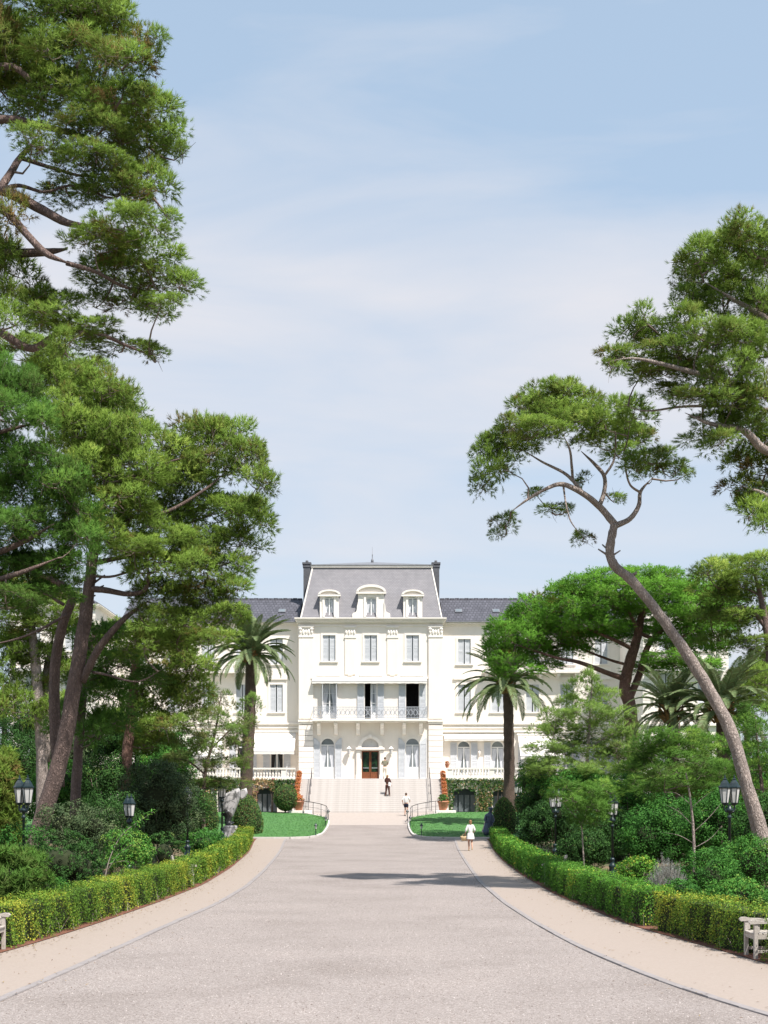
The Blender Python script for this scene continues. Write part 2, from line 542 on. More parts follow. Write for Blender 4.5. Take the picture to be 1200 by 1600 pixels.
# leaf colours, from dry to fresh
M['pine'] = leaf_mat('aleppo_pine_needles', [(0, (.20,.14,.05)), (.12, (.15,.17,.035)), (.5, (.15,.25,.042)), (.8, (.23,.345,.058)), (1, (.34,.435,.09))])
M['pine_deep'] = leaf_mat('deep_green_pine_needles', [(0, (.09,.13,.03)), (.45, (.085,.19,.032)), (.8, (.135,.275,.045)), (1, (.22,.35,.06))])
M['umbrella'] = leaf_mat('umbrella_pine_needles', [(0, (.15,.14,.03)), (.2, (.115,.24,.032)), (.6, (.135,.33,.036)), (1, (.21,.42,.055))])
M['wispy'] = leaf_mat('fresh_wispy_pine_needles', [(0, (.24,.19,.09)), (.2, (.16,.20,.06)), (.6, (.15,.26,.055)), (1, (.24,.36,.08))])
M['hedge'] = leaf_mat('golden_green_hedge_leaves', [(0, (.07,.14,.022)), (.35, (.11,.22,.03)), (.65, (.18,.28,.036)), (.88, (.36,.39,.05)), (1, (.52,.49,.07))], .25)
M['hedge_green'] = leaf_mat('fresh_green_hedge_leaves', [(0, (.05,.13,.02)), (.4, (.09,.24,.03)), (.8, (.13,.31,.04)), (.95, (.26,.37,.05)), (1, (.44,.44,.07))], .25)
M['dark_shrub'] = leaf_mat('dark_shrub_leaves', [(0, (.025,.06,.018)), (.5, (.04,.105,.024)), (.9, (.06,.15,.032)), (1, (.13,.19,.05))], .2)
M['green_shrub'] = leaf_mat('green_shrub_leaves', [(0, (.035,.11,.022)), (.5, (.06,.19,.032)), (.9, (.10,.26,.042)), (1, (.2,.32,.06))], .25)
M['olive_shrub'] = leaf_mat('grey_green_shrub_leaves', [(0, (.05,.08,.04)), (.5, (.075,.12,.05)), (1, (.15,.185,.09))], .2)
M['topiary'] = leaf_mat('mottled_topiary_leaves', [(0, (.20,.085,.045)), (.14, (.14,.12,.04)), (.3, (.05,.12,.03)), (.75, (.075,.17,.04)), (1, (.22,.26,.08))], .2)
M['lavender'] = leaf_mat('silver_grey_shrub_leaves', [(0, (.20,.22,.19)), (1, (.42,.43,.40))], .2)
M['ivy'] = leaf_mat('ivy_leaves', [(0, (.03,.075,.02)), (.55, (.05,.13,.03)), (.85, (.12,.20,.05)), (1, (.55,.34,.17))], .2)
M['ivy_bloom'] = leaf_mat('pink_and_straw_creeper', [(0, (.06,.11,.03)), (.4, (.30,.24,.10)), (.8, (.60,.40,.22)), (1, (.42,.09,.19))], .2)
M['red_flower'] = leaf_mat('orange_red_bracts', [(0, (.16,.17,.04)), (.22, (.42,.14,.05)), (.7, (.58,.20,.08)), (1, (.70,.34,.14))], .3)
M['palm'] = leaf_mat('palm_leaflets', [(0, (.14,.13,.06)), (.5, (.13,.195,.08)), (1, (.25,.31,.15))], .2, .45)
M['palm_dead'] = pmat('palm_frond_stub', (.30,.19,.07), (.18,.11,.05), 8, .8)
M['grass'] = leaf_mat('grass_blades', [(0, (.045,.13,.035)), (.6, (.08,.205,.052)), (1, (.17,.28,.08))], .3)

def door_glass_mat():
    m, nt, b = new_mat('door_glass_tree_reflection')
    N, L = nt.nodes, nt.links
    tc = N.new("ShaderNodeTexCoord"); n = N.new("ShaderNodeTexNoise"); n.inputs['Scale'].default_value = 3
    L.new(tc.outputs['Object'], n.inputs['Vector'])
    r = ramp(nt, [(.45, (.006,.010,.008)), (.7, (.02,.06,.025))]); L.new(n.outputs['Fac'], r.inputs[0]); L.new(r.outputs[0], b.inputs['Base Color'])  # dark green mottling paints reflected trees into the glass colour
    b.inputs['Roughness'].default_value = .15; b.inputs['Specular IOR Level'].default_value = .15
    return m
M['door_glass'] = door_glass_mat()

# ================================================================== GROUND
def edge_curve(pix, near_slope=None):
    pts = [on_ground(*p) for p in pix]
    pts.sort(key=lambda p: p.y)
    ys = np.array([p.y for p in pts]); xs = np.array([p.x for p in pts])
    k = (xs[1] - xs[0]) / (ys[1] - ys[0]) if near_slope is None else near_slope
    ys = np.concatenate([[-25.0], ys]); xs = np.concatenate([[xs[0] + k * (-25.0 - ys[1])], xs])
    yy = np.arange(-25, 96, 0.5)
    xx = np.interp(yy, ys, xs)
    ker = np.hanning(15); ker /= ker.sum()
    xx = np.concatenate([xx[:7], np.convolve(xx, ker, 'valid'), xx[-7:]])
    return lambda y: float(np.interp(y, yy, xx))

GL = edge_curve([(444,1314),(432,1338),(412,1361),(385,1385),(340,1412),(260,1447),(150,1497),(60,1537),(0,1562)])
GR = edge_curve([(712,1314),(727,1345),(750,1378),(790,1412),(850,1450),(920,1487),(1000,1520),(1100,1557),(1200,1586)])
HL = edge_curve([(397,1314),(386,1335),(360,1357),(318,1383),(250,1410),(150,1445),(50,1477),(0,1491)])
HR = edge_curve([(764,1314),(785,1345),(815,1368),(870,1400),(930,1425),(985,1448),(1060,1468),(1130,1488),(1200,1508)])

def sheet(name, xl, xr, ys, dz, mat, nx=8, label=None, zf=None):
    vs, fs = [], []
    for y in ys:
        a, b = xl(y), xr(y)
        for i in range(nx + 1):
            x = a + (b - a) * i / nx
            vs.append((x, y, (zf(x, y) if zf else rise(y)) + dz))
    for j in range(len(ys) - 1):
        for i in range(nx):
            k = j * (nx + 1) + i
            fs.append((k, k + 1, k + nx + 2, k + nx + 1))
    me = bpy.data.meshes.new(name)
    me.from_pydata(vs, [], fs)
    me.polygons.foreach_set("use_smooth", [True] * len(fs))
    me.materials.append(mat)
    o = link_mesh(name, me)
    return tag(o, label, None, None, 'structure')

ycoarse = list(np.arange(-60, 10, 10)) + list(np.arange(10, 140, 1.25)) + [150, 170, 200, 260, 340, 450, 700, 1200]
xs_t = sorted(set([-900, -500, -300, -200, -140, -100, -80] + list(np.arange(-64, 64.1, 1.6)) + [80, 100, 140, 200, 300, 500, 900]))
vs = [(x, y, ground(x, y) - 0.06) for y in ycoarse for x in xs_t]
nx_ = len(xs_t)
fs = [(j*nx_+i, j*nx_+i+1, (j+1)*nx_+i+1, (j+1)*nx_+i) for j in range(len(ycoarse)-1) for i in range(nx_-1)]
me = bpy.data.meshes.new("ground"); me.from_pydata(vs, [], fs); me.materials.append(M['soil'])
me.polygons.foreach_set("use_smooth", [True] * len(fs))
tag(link_mesh("ground", me), kind='structure', label="brown garden soil and rough ground under the trees")

yd = list(np.arange(-20, 92.6, 1.25)) + [92.9]
sheet("gravel_drive", lambda y: GL(y) if y < 92.4 else -6.6, lambda y: GR(y) if y < 92.4 else 4.8, yd, 0.0, M['gravel'], 8, "pale pinkish gravel drive leading to the hotel")
sheet("gravel_forecourt", lambda y: -4.7, lambda y: 2.5, [92.9, 95, 97, 99, 101, 103, 104.2], 0.0, M['gravel'], 4, "gravel between the two lawns")
sheet("apron", lambda y: -8.0, lambda y: 5.9, list(np.arange(104.2, 116.3, 1)), 0.006, M['apron'], 6, "pale stone apron before the staircase")
sheet("path", lambda y: HL(y) - .05, lambda y: GL(y) - .06, yd, 0.02, M['path'], 3, "beige footpath left of the drive")
sheet("path", lambda y: GR(y) + .06, lambda y: HR(y) + .05, yd, 0.02, M['path'], 3, "beige footpath right of the drive")
sheet("soil_strip", lambda y: HL(y) - 1.3, lambda y: HL(y) + .02, yd, 0.034, M['litter'], 2, "red brown litter under the left hedge")
sheet("soil_strip", lambda y: HR(y) - .02, lambda y: HR(y) + 1.3, yd, 0.034, M['litter'], 2, "red brown litter under the right hedge")

# kerb stones between gravel and path, each its own piece
for cf, sgn, lab in ((GL, -1, "pale stone kerb along the left footpath"), (GR, 1, "pale stone kerb along the right footpath")):
    root = bpy.data.objects.new("kerb", None); COL.objects.link(root)
    root.location = (cf(20), 20, 0); tag(root, lab, kind='structure')
    y = 14.0
    while y < 91.5:
        L = 0.98
        a = Vector((cf(y), y, rise(y))); 
        b2 = Vector((cf(y + L), y + L, rise(y + L)))
        d = (b2 - a); d.normalize(); nrm = Vector((d.y, -d.x, 0)) * .07
        z0, z1 = -.05, .024 + random.uniform(-.006, .006)
        b2 = b2 - d * .012
        q = [a - nrm, a + nrm, b2 + nrm, b2 - nrm]
        c2 = [(p * 1.0) for p in q]
        m = MB()
        cen = (a + b2) / 2
        vsk = [(p.x, p.y, p.z + z0) for p in q] + [(p.x, p.y, p.z + z1 - .012) for p in q] + [(p.x + (cen.x - p.x) * .06, p.y + (cen.y - p.y) * .02, p.z + z1) for p in q]
        m.add(vsk, [(0,1,5,4),(1,2,6,5),(2,3,7,6),(3,0,4,7),(4,5,9,8),(5,6,10,9),(6,7,11,10),(7,4,8,11),(8,9,10,11)])
        m.build("kerb_stone", M['kerb'], root)
        y += L * max(.5, d.y) if d.y > .5 else L * .6
        
# loose pebbles on the near drive
def loose_gravel():
    n = 40000
    u = RNG.random(n)
    y = 14 + 46 * u ** 2.0
    xl = np.interp(y, np.arange(10, 95), [GL(v) for v in np.arange(10, 95)])
    xr = np.interp(y, np.arange(10, 95), [GR(v) for v in np.arange(10, 95)])
    x = xl + .1 + (xr - xl - .2) * RNG.random(n)
    r = (.006 + .010 * RNG.random(n) ** 2)[:, None]
    c = np.stack([x, y, np.zeros(n)], 1)
    ang = RNG.random(n) * 2 * PI
    V = np.zeros((n, 5, 3))
    for k in range(4):
        a = ang + k * PI / 2
        rr = r[:, 0] * (.7 + .6 * RNG.random(n))
        V[:, k, 0] = c[:, 0] + rr * np.cos(a); V[:, k, 1] = c[:, 1] + rr * np.sin(a); V[:, k, 2] = -.002
    V[:, 4] = c; V[:, 4, :2] += (RNG.random((n, 2)) - .5) * r * .8; V[:, 4, 2] = r[:, 0] * (.7 + .6 * RNG.random(n))
    base = (np.arange(n) * 5)[:, None]
    T = np.concatenate([base + [k, (k + 1) % 4, 4] for k in range(4)], 1).reshape(-1, 3)
    me = bpy.data.meshes.new("loose_gravel")
    me.vertices.add(n * 5); me.vertices.foreach_set("co", V.reshape(-1))
    me.loops.add(len(T) * 3); me.loops.foreach_set("vertex_index", T.reshape(-1).astype(np.int32))
    me.polygons.add(len(T)); me.polygons.foreach_set("loop_start", np.arange(len(T), dtype=np.int32) * 3)
    at = me.attributes.new("tint", 'FLOAT', 'FACE'); at.data.foreach_set("value", np.repeat(RNG.random(n), 4).astype(np.float32))
    me.materials.append(leaf_mat('loose_pebble', [(0, (.13,.105,.095)), (.3, (.23,.20,.185)), (.8, (.30,.265,.25)), (1, (.42,.38,.36))], 0.0, .9))
    me.update(); me.validate()
    tag(link_mesh("loose_gravel", me), "loose pale pebbles scattered on the gravel drive", None, None, 'stuff')
loose_gravel()

# ------------------------------------------------------------------ lawns
def in_poly(x, y, poly):
    c = False
    n = len(poly)
    for i in range(n):
        x1, y1 = poly[i]; x2, y2 = poly[(i + 1) % n]
        if (y1 > y) != (y2 > y) and x < (x2 - x1) * (y - y1) / (y2 - y1) + x1: c = not c
    return c

AX = -1.1    # axis of the drive
inner_L = [(-8.4,92.4),(-6.4,92.35),(-5.3,92.6),(-4.6,93.3),(-4.2,94.8),(-4.05,98),(-4.0,102),(-4.05,106),(-4.3,108.8),(-4.95,111.2),(-6.0,113.2),(-7.35,114.5)]
LAWN_Z = lambda x, y: rise(y) + .10 + .13 * math.sin(max(0, min(1, (y - 92.3) / 22.5)) * PI)
def lawn(side):
    curve = smooth_path(inner_L, 3)
    if side > 0: curve = [(2 * AX - x, y) for x, y in curve]
    out = curve + [(curve[-1][0] + side * 24, 114.9), (curve[0][0] + side * 22, 92.4)]
    # filled from rows between the inner boundary and the far side
    rows = np.linspace(92.45, 114.4, 40)
    cx = np.array([c[0] for c in curve]); cy = np.array([c[1] for c in curve])
    vs, fs = [], []
    nx = 26
    for y in rows:
        # inner x = the boundary point nearest the drive on this row
        cand = []
        for i in range(len(curve) - 1):
            if (cy[i] - y) * (cy[i+1] - y) <= 0 and abs(cy[i+1] - cy[i]) > 1e-9:
                cand.append(cx[i] + (cx[i+1] - cx[i]) * (y - cy[i]) / (cy[i+1] - cy[i]))
        xi = (max(cand) if side < 0 else min(cand)) if cand else curve[-1][0]
        xo = AX + side * 32
        for i in range(nx + 1):
            t = (i / nx) ** 1.6
            x = xi + (xo - xi) * t
            e = min(1, abs(x - xi) / .5)
            vs.append((x, y, LAWN_Z(x, y) - .05 * (1 - e)))
    for j in range(len(rows) - 1):
        for i in range(nx):
            k = j * (nx + 1) + i
            fs.append((k, k+1, k+nx+2, k+nx+1) if side > 0 else (k+1, k, k+nx+1, k+nx+2))
    me = bpy.data.meshes.new("lawn"); me.from_pydata(vs, [], fs); me.materials.append(M['lawn'])
    me.polygons.foreach_set("use_smooth", [True] * len(fs))
    tag(link_mesh("lawn", me), "mown green lawn %s of the staircase" % ("left" if side < 0 else "right"), None, None, 'structure')
    # kerb stones round it
    root = bpy.data.objects.new("lawn_kerb", None); COL.objects.link(root)
    root.location = (curve[8][0], curve[8][1], 0); tag(root, "white stone kerb round the %s lawn" % ("left" if side < 0 else "right"), kind='structure')
    ext = [(curve[0][0] + side * k, curve[0][1]) for k in (1.8, .9)] + curve
    dense = []
    for i in range(len(ext) - 1):
        p, q = Vector((*ext[i], 0)), Vector((*ext[i+1], 0))
        n = max(1, int((q - p).length / .12))
        dense += [p + (q - p) * k / n for k in range(n)]
    for i in range(0, len(dense) - 8, 8):
        a, b = dense[i], dense[min(i + 8, len(dense) - 1)]
        d = (b - a)
        if d.length < .2: continue
        d.normalize(); b = b - d * .012
        nrm = Vector((d.y, -d.x, 0)) * .12
        q = [a - nrm, a + nrm, b + nrm, b - nrm]
        zz = [rise(p.y) for p in q]
        m = MB()
        vsk = [(p.x, p.y, z - .1) for p, z in zip(q, zz)] + [(p.x, p.y, z + .12) for p, z in zip(q, zz)]
        m.add(vsk, [(0,1,5,4),(1,2,6,5),(2,3,7,6),(3,0,4,7),(4,5,6,7)])
        m.build("kerb_stone", M['step'], root)
    # blades
    n = 11000
    x = AX + side * (3.0 + RNG.random(n) ** 1.4 * 16); y = 92.5 + RNG.random(n) * 21.8
    keep = []
    for i in range(n):
        if in_poly(x[i], y[i], out): keep.append(i)
    x, y = x[keep], y[keep]
    z = np.array([LAWN_Z(a, b) for a, b in zip(x, y)])
    C = np.stack([x, y, z - .02], 1)
    return C
LAWN_PTS = [lawn(-1), lawn(1)]

# ================================================================== HOTEL
YT = 123.0            # front of the central tower
YW = 124.2            # front of the wings
YP = 113.0            # front of the end pavilions
class Fac:
    def __init__(s, y): s.y = y; s.s = F / y
    def X(s, px): return (px - 600.0) / s.s
    def Z(s, py): return CAMZ + (HY - py) / s.s
T, W = Fac(YT), Fac(YW)
TX = T.X(578.5)       # axis of symmetry
ZF = T.Z(1217)        # ground floor level
hotel = thing("hotel_building", (TX, YT, rise(124)), "large cream stucco hotel with grey mansard roof behind the stone staircase", "building")

def arch_pts(xa, xb, zs, rise_, n=12):
    """points of an elliptical arch from right spring to left spring"""
    cx, r = (xa + xb) / 2, (xb - xa) / 2
    return [(cx + r * math.cos(PI * k / n), zs + rise_ * math.sin(PI * k / n)) for k in range(n + 1)]

def wall_holes(m, x0, x1, z0, z1, y, holes, depth=.35):
    """front wall at y, facing -y; holes = (xa, xb, za, zb, arch_rise)"""
    xs = sorted({x0, x1} | {h[0] for h in holes} | {h[1] for h in holes})
    zs = sorted({z0, z1} | {h[2] for h in holes} | {h[3] for h in holes})
    for i in range(len(xs) - 1):
        for j in range(len(zs) - 1):
            cx, cz = (xs[i] + xs[i+1]) / 2, (zs[j] + zs[j+1]) / 2
            if any(h[0] < cx < h[1] and h[2] < cz < h[3] for h in holes): continue
            m.add([(xs[i],y,zs[j]),(xs[i+1],y,zs[j]),(xs[i+1],y,zs[j+1]),(xs[i],y,zs[j+1])], [(0,1,2,3)])
    for xa, xb, za, zb, ar in holes:
        yb = y + depth
        zs_ = zb - ar
        m.add([(xa,y,za),(xa,yb,za),(xa,yb,zs_),(xa,y,zs_)], [(0,1,2,3)])
        m.add([(xb,y,za),(xb,yb,za),(xb,yb,zs_),(xb,y,zs_)], [(3,2,1,0)])
        m.add([(xa,y,za),(xb,y,za),(xb,yb,za),(xa,yb,za)], [(0,1,2,3)])
        if ar <= 0:
            m.add([(xa,y,zb),(xb,y,zb),(xb,yb,zb),(xa,yb,zb)], [(3,2,1,0)])
        else:
            pts = arch_pts(xa, xb, zs_, ar)
            for (p, q) in zip(pts[:-1], pts[1:]):
                m.add([(p[0],y,p[1]),(q[0],y,q[1]),(q[0],yb,q[1]),(p[0],yb,p[1])], [(0,1,2,3)])
                m.add([(p[0],y,p[1]),(p[0],y,zb),(q[0],y,zb),(q[0],y,q[1])], [(0,1,2,3)])

_sh = {}
def shutter_mesh(w, h, top=0.0):
    """louvred leaf, origin at the bottom centre, front at y=0; top>0: height of a quarter arch at the right"""
    k = (round(w, 2), round(h, 2), round(top, 2))
    if k in _sh: return _sh[k]
    m = MB()
    t, fr = .045, .07
    hh = h - abs(top)
    m.box(-w/2, -w/2+fr, 0, t, 0, h if top < 0 else (hh if top > 0 else h)); m.box(w/2-fr, w/2, 0, t, 0, h if top > 0 else (hh if top < 0 else h))
    for z in (0, hh * .48, hh - fr):
        m.box(-w/2+fr, w/2-fr, .002, t-.002, z, z+fr+.02)
    if top:
        pts = [(-w/2 + w*i/6, hh + abs(top) * (math.sin(i/6*PI/2) if top > 0 else math.cos(i/6*PI/2))) for i in range(7)]
        m.prism([(-w/2, hh)] + [(w/2, hh)] + list(reversed(pts)), .004, t-.004)
    n = max(6, int(hh / .11))
    for i in range(n):
        z = .09 + (hh - .18) * (i + .5) / n
        if abs(z - hh * .48 - .05) < .06: continue
        m.add([(-w/2+fr,.006,z-.035),(w/2-fr,.006,z-.035),(w/2-fr,.034,z+.035),(-w/2+fr,.034,z+.035)], [(0,1,2,3)])
    m.box(-w/2+fr, w/2-fr, t-.010, t-.006, .02, hh-.03)
    _sh[k] = m.mesh("shutter", M['shutter'])
    return _sh[k]

def glazed(name, parent, xa, xb, za, zb, y, ar=0.0, mat='glass', leaves=2, bars=2, transom=None, solid=.0, curtain=None):
    """joinery with panes: frame part, pane sub-parts"""
    m = MB()
    b = .055
    zs_ = zb - ar
    m.box(xa, xa+b, y-.02, y+.05, za, zs_); m.box(xb-b, xb, y-.02, y+.05, za, zs_)
    m.box(xa+b, xb-b, y-.018, y+.048, za, za+b+solid)
    if ar <= 0: m.box(xa+b, xb-b, y-.018, y+.048, zb-b, zb)
    else:
        p = arch_pts(xa, xb, zs_, ar); q = arch_pts(xa+b, xb-b, zs_, ar-b)
        for i in range(len(p)-1):
            m.prism([p[i], p[i+1], q[i+1], q[i]][::-1], y-.02, y+.05)
        m.box(xa+b, xb-b, y-.022, y+.052, zs_-.05, zs_+.03)
    top = zs_ if ar > 0 else zb
    for i in range(1, leaves):
        x = xa + (xb-xa) * i / leaves
        m.box(x-.05, x+.05, y-.024, y+.05, za+b+solid, top-.05)
    for k in range(1, bars):
        z = za + solid + (top - za - solid) * k / bars
        m.box(xa+b, xb-b, y-.006, y+.03, z-.015, z+.015)
    o = m.build(name, M['white_wood'] if mat != 'door' else M['door_wood'], parent)
    m2 = MB()
    if ar > 0: m2.prism([(xa,za),(xb,za)] + [(p[0],p[1]) for p in arch_pts(xa, xb, zs_, ar)], y+.052, y+.062)
    else: m2.box(xa+.01, xb-.01, y+.052, y+.062, za+.01, zb-.01)
    m2.build("pane", M['glass'], o)
    if curtain:
        m3 = MB()
        for sx in (-1, 1):
            e = xa if sx < 0 else xb
            mid = (xa + xb) / 2
            tops = [e, e + (mid - e) * .95]; bots = [e, e + (mid - e) * .5]
            npl = 7
            for i in range(npl):
                u0, u1 = i/npl, (i+1)/npl
                f = lambda u, a: a[0] + (a[1]-a[0]) * u
                yy0 = y + .04 + (.006 if i % 2 else .0); yy1 = y + .04 + (.0 if i % 2 else .006)
                zt, zmid = top - .1, za + (top-za)*.35
                m3.add([(f(u0,tops),yy0,zt),(f(u1,tops),yy1,zt),(f(u1,bots),yy1,zmid),(f(u0,bots),yy0,zmid),(f(u1,bots),yy1,za+solid+.06),(f(u0,bots),yy0,za+solid+.06)], [(0,3,2,1),(3,5,4,2)])
        m3.build("curtain", M[curtain], o)
    return o

def shut_window(fac, cx, py0, py1, half, holes, surround=True, sill=True, gap=.05, ajar=0.0):
    """closed louvred shutters in a stucco surround"""
    xa, xb = fac.X(cx - half), fac.X(cx + half)
    za, zb = fac.Z(py1), fac.Z(py0)
    holes.append((xa, xb, za, zb, 0.0))
    y = fac.y
    m = MB()
    t = .16
    m.box(xa-t, xa, y-.05, y+.03, za, zb+t); m.box(xb, xb+t, y-.05, y+.03, za, zb+t); m.box(xa, xb, y-.048, y+.028, zb, zb+t)
    if sill: m.box(xa-.22, xb+.22, y-.12, y+.05, za-.11, za)
    w = m.build("window", M['trim'], hotel)
    lw = (xb - xa) / 2 - gap
    me_ = shutter_mesh(lw, zb - za)
    for sx in (-1, 1):
        px_ = (xa + xb)/2 + sx * (lw/2 + gap)
        place("shutter", me_, (px_, y + .06, za), w, rz=sx * ajar)
    MB().box(xa+.01, xb-.01, y+.24, y+.25, za, zb).build("pane", M['glass'], w)
    return w

tower_holes, wingL_holes, wingR_holes = [], [], []
# second floor of the tower
for cx in (514.2, 579.2, 644.6): shut_window(T, cx, 992.5, 1033, 10, tower_holes)
# wings: mirrored columns of windows
def mir(px, fac): return 600 + (2 * TX - fac.X(px)) * fac.s
cols = [725.5, 778.5, 832, 885.5, 939]
for px in cols:
    for sgn, hl in ((1, wingR_holes), (-1, wingL_holes)):
        q = px if sgn > 0 else mir(px, W)
        shut_window(W, q, 998.5, 1037.5, 10, hl)
        shut_window(W, q, 1069.5, 1112.5, 10, hl)
        # lintel moulding over the first floor
        MB().box(W.X(q-17), W.X(q+17), YW-.14, YW, W.Z(1062), W.Z(1058)).build("lintel_moulding", M['trim'], hotel)

# tower first floor: french windows on the balcony
y = YT
def side_shutters(fac, pairs, py0, py1, parent, top=0.0, ang=.10):
    for a, b in pairs:
        xa, xb = fac.X(a), fac.X(b)
        h = fac.Z(py0) - fac.Z(py1)
        t_ = top if (a + b) / 2 < parent["mid"] else -top
        o = place("shutter", shutter_mesh(xb - xa, h, t_), ((xa+xb)/2, fac.y - .075, fac.Z(py1)), parent, rz=0)
def trim_frame(fac, a, b, py0, py1, t=.13):
    xa, xb, za, zb = fac.X(a), fac.X(b), fac.Z(py1), fac.Z(py0)
    yy = fac.y
    m = MB(); m.box(xa-t, xa, yy-.04, yy+.02, za, zb+t); m.box(xb, xb+t, yy-.04, yy+.02, za, zb+t); m.box(xa, xb, yy-.038, yy+.018, zb, zb+t)
    return m
for a, b, kind in ((504, 526, 'closed'), (570, 589, 'half'), (634.5, 654.5, 'open')):
    tower_holes.append((T.X(a), T.X(b), T.Z(1123.5), T.Z(1067.5), 0))
    w = trim_frame(T, a, b, 1067.5, 1123.5).build("french_window", M['trim'], hotel)
    w["mid"] = (a + b) / 2
    xa, xb, za, zb = T.X(a), T.X(b), T.Z(1123.5), T.Z(1067.5)
    if kind == 'closed':
        glazed("sash", w, xa, xb, za, zb, YT+.12, bars=3, solid=.5, curtain='curtain')
        for x_, s_ in ((xa, -1), (xb, 1)):   # leaves standing open at right angles
            place("shutter", shutter_mesh(.5, zb-za), (x_ + s_*.03, YT-.28, za), w, rz=s_*1.5)
    else:
        for pr in ((a-11.5, a-1), (b+1, b+11)):
            place("shutter", shutter_mesh(T.X(pr[1])-T.X(pr[0]), zb-za), (T.X((pr[0]+pr[1])/2), YT-.10, za), w)
        m = MB()   # lining coloured near black for the unlit room behind the open leaves
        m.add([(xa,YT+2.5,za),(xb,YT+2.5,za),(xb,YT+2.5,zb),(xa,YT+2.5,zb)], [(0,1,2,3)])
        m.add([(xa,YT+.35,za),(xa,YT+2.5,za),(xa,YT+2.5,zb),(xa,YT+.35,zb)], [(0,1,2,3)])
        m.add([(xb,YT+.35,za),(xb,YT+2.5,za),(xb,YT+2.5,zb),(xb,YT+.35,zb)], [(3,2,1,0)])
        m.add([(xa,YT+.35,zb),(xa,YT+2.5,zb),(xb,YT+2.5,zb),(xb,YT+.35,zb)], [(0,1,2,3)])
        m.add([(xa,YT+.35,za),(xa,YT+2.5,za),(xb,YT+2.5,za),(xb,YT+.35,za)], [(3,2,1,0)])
        m.build("room_lining", M['dark_interior'], w)
        if kind == 'half':
            glazed("sash", w, T.X(579), xb, za, zb, YT+.12, leaves=1, bars=3, solid=.5, curtain='curtain')

# tower ground floor: arched windows and the entrance
for c in (512, 644.5):
    a, b = c - 11, c + 11
    xa, xb, za, zb = T.X(a), T.X(b), ZF, T.Z(1153)
    ar = (xb - xa) / 2
    tower_holes.append((xa, xb, za, zb, ar))
    m = MB()
    p, q = arch_pts(xa-.12, xb+.12, zb-ar, ar+.12), arch_pts(xa, xb, zb-ar, ar)
    for i in range(len(p)-1): m.prism([p[i], p[i+1], q[i+1], q[i]][::-1], YT-.05, YT+.02)
    w = m.build("arched_window", M['trim'], hotel)
    glazed("sash", w, xa, xb, za, zb, YT+.1, ar, bars=1, solid=.95, curtain='curtain')
    for pr, tp in (((a-11, a-.6), 1), ((b+.6, b+11), -1)):
        wd = T.X(pr[1]) - T.X(pr[0])
        o = place("shutter", shutter_mesh(wd, zb - za, -ar * tp * .8), (T.X((pr[0]+pr[1])/2), YT-.10, za), w)
# entrance
xa, xb = T.X(565), T.X(592)
zd, zap = T.Z(1173), T.Z(1154)
tower_holes.append((xa, xb, ZF, zap, zap - T.Z(1167.5)))
m = MB()
for x_ in (T.X(560), T.X(597)):
    m.box(x_-.16, x_+.16, YT-.22, YT-.001, ZF, zd+.02); m.box(x_-.22, x_+.22, YT-.27, YT-.001, ZF, ZF+.35)
m.box(T.X(556), T.X(601), YT-.36, YT-.001, T.Z(1171.5), T.Z(1168))
p, q = arch_pts(T.X(559), T.X(598), T.Z(1168), T.Z(1149.5)-T.Z(1168), 16), arch_pts(xa, xb, T.Z(1168), T.Z(1154.2)-T.Z(1168), 16)
for i in range(len(p)-1): m.prism([p[i], p[i+1], q[i+1], q[i]][::-1], YT-.18, YT-.001)
m.prism([(T.X(576.5), T.Z(1154)), (T.X(580.5), T.Z(1154)), (T.X(581.2), T.Z(1147.5)), (T.X(575.8), T.Z(1147.5))], YT-.3, YT-.18)
ent = m.build("entrance_surround", M['trim'], hotel)
MB().box(xa, xb, YT+.05, YT+.13, zd, T.Z(1167.4)).build("transom", M['trim'], ent)
m = MB(); m.prism([(xa, T.Z(1167.4)), (xb, T.Z(1167.4))] + arch_pts(xa, xb, T.Z(1167.4), zap-T.Z(1167.4)), YT+.12, YT+.14); m.build("fanlight", M['milk_glass'], ent)
for k, (a, b) in enumerate(((565.3, 578.2), (578.8, 591.7))):
    x0, x1 = T.X(a), T.X(b)
    d = MB()
    d.box(x0, x0+.07, YT+.1, YT+.16, ZF, zd); d.box(x1-.07, x1, YT+.1, YT+.16, ZF, zd)
    d.box(x0+.07, x1-.07, YT+.102, YT+.158, zd-.1, zd); d.box(x0+.07, x1-.07, YT+.102, YT+.158, ZF, ZF+.16)
    d.box(x0+.07, x1-.07, YT+.115, YT+.145, ZF+.16, ZF+.50); d.box(x0+.07, x1-.07, YT+.102, YT+.158, ZF+.50, ZF+.58)
    o = d.build("door", M['door_wood'], hotel, "red brown varnished entrance door leaf")
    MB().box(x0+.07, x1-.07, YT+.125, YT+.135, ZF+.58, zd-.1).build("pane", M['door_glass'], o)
    MB().box(x0+.10, x1-.10, YT+.06, YT+.085, ZF+.90, ZF+.94).build("handle", M['iron_grey'], o)
# wall lanterns beside the door
for px in (545.5, 611):
    x_, z_ = T.X(px), T.Z(1180)
    m = MB(); m.box(x_-.05, x_+.05, YT-.06, YT, z_-.05, z_+.55); m.bar((x_, YT-.05, z_+.02), (x_, YT-.35, z_+.05), .04)
    m.lathe([(.03,0),(.06,.05),(.05,.08)], (x_, YT-.36, z_+.02), 6); m.lathe([(.24,0),(.22,.04),(.10,.14),(.03,.20),(.03,.26)], (x_, YT-.36, z_+.52), 6, smooth=False)
    o = m.build("wall_lantern", M['trim'], hotel)
    g = MB(); g.lathe([(.10,0),(.20,.44)], (x_, YT-.36, z_+.08), 6, smooth=False); g.build("lantern_glass", M['milk_glass'], o)

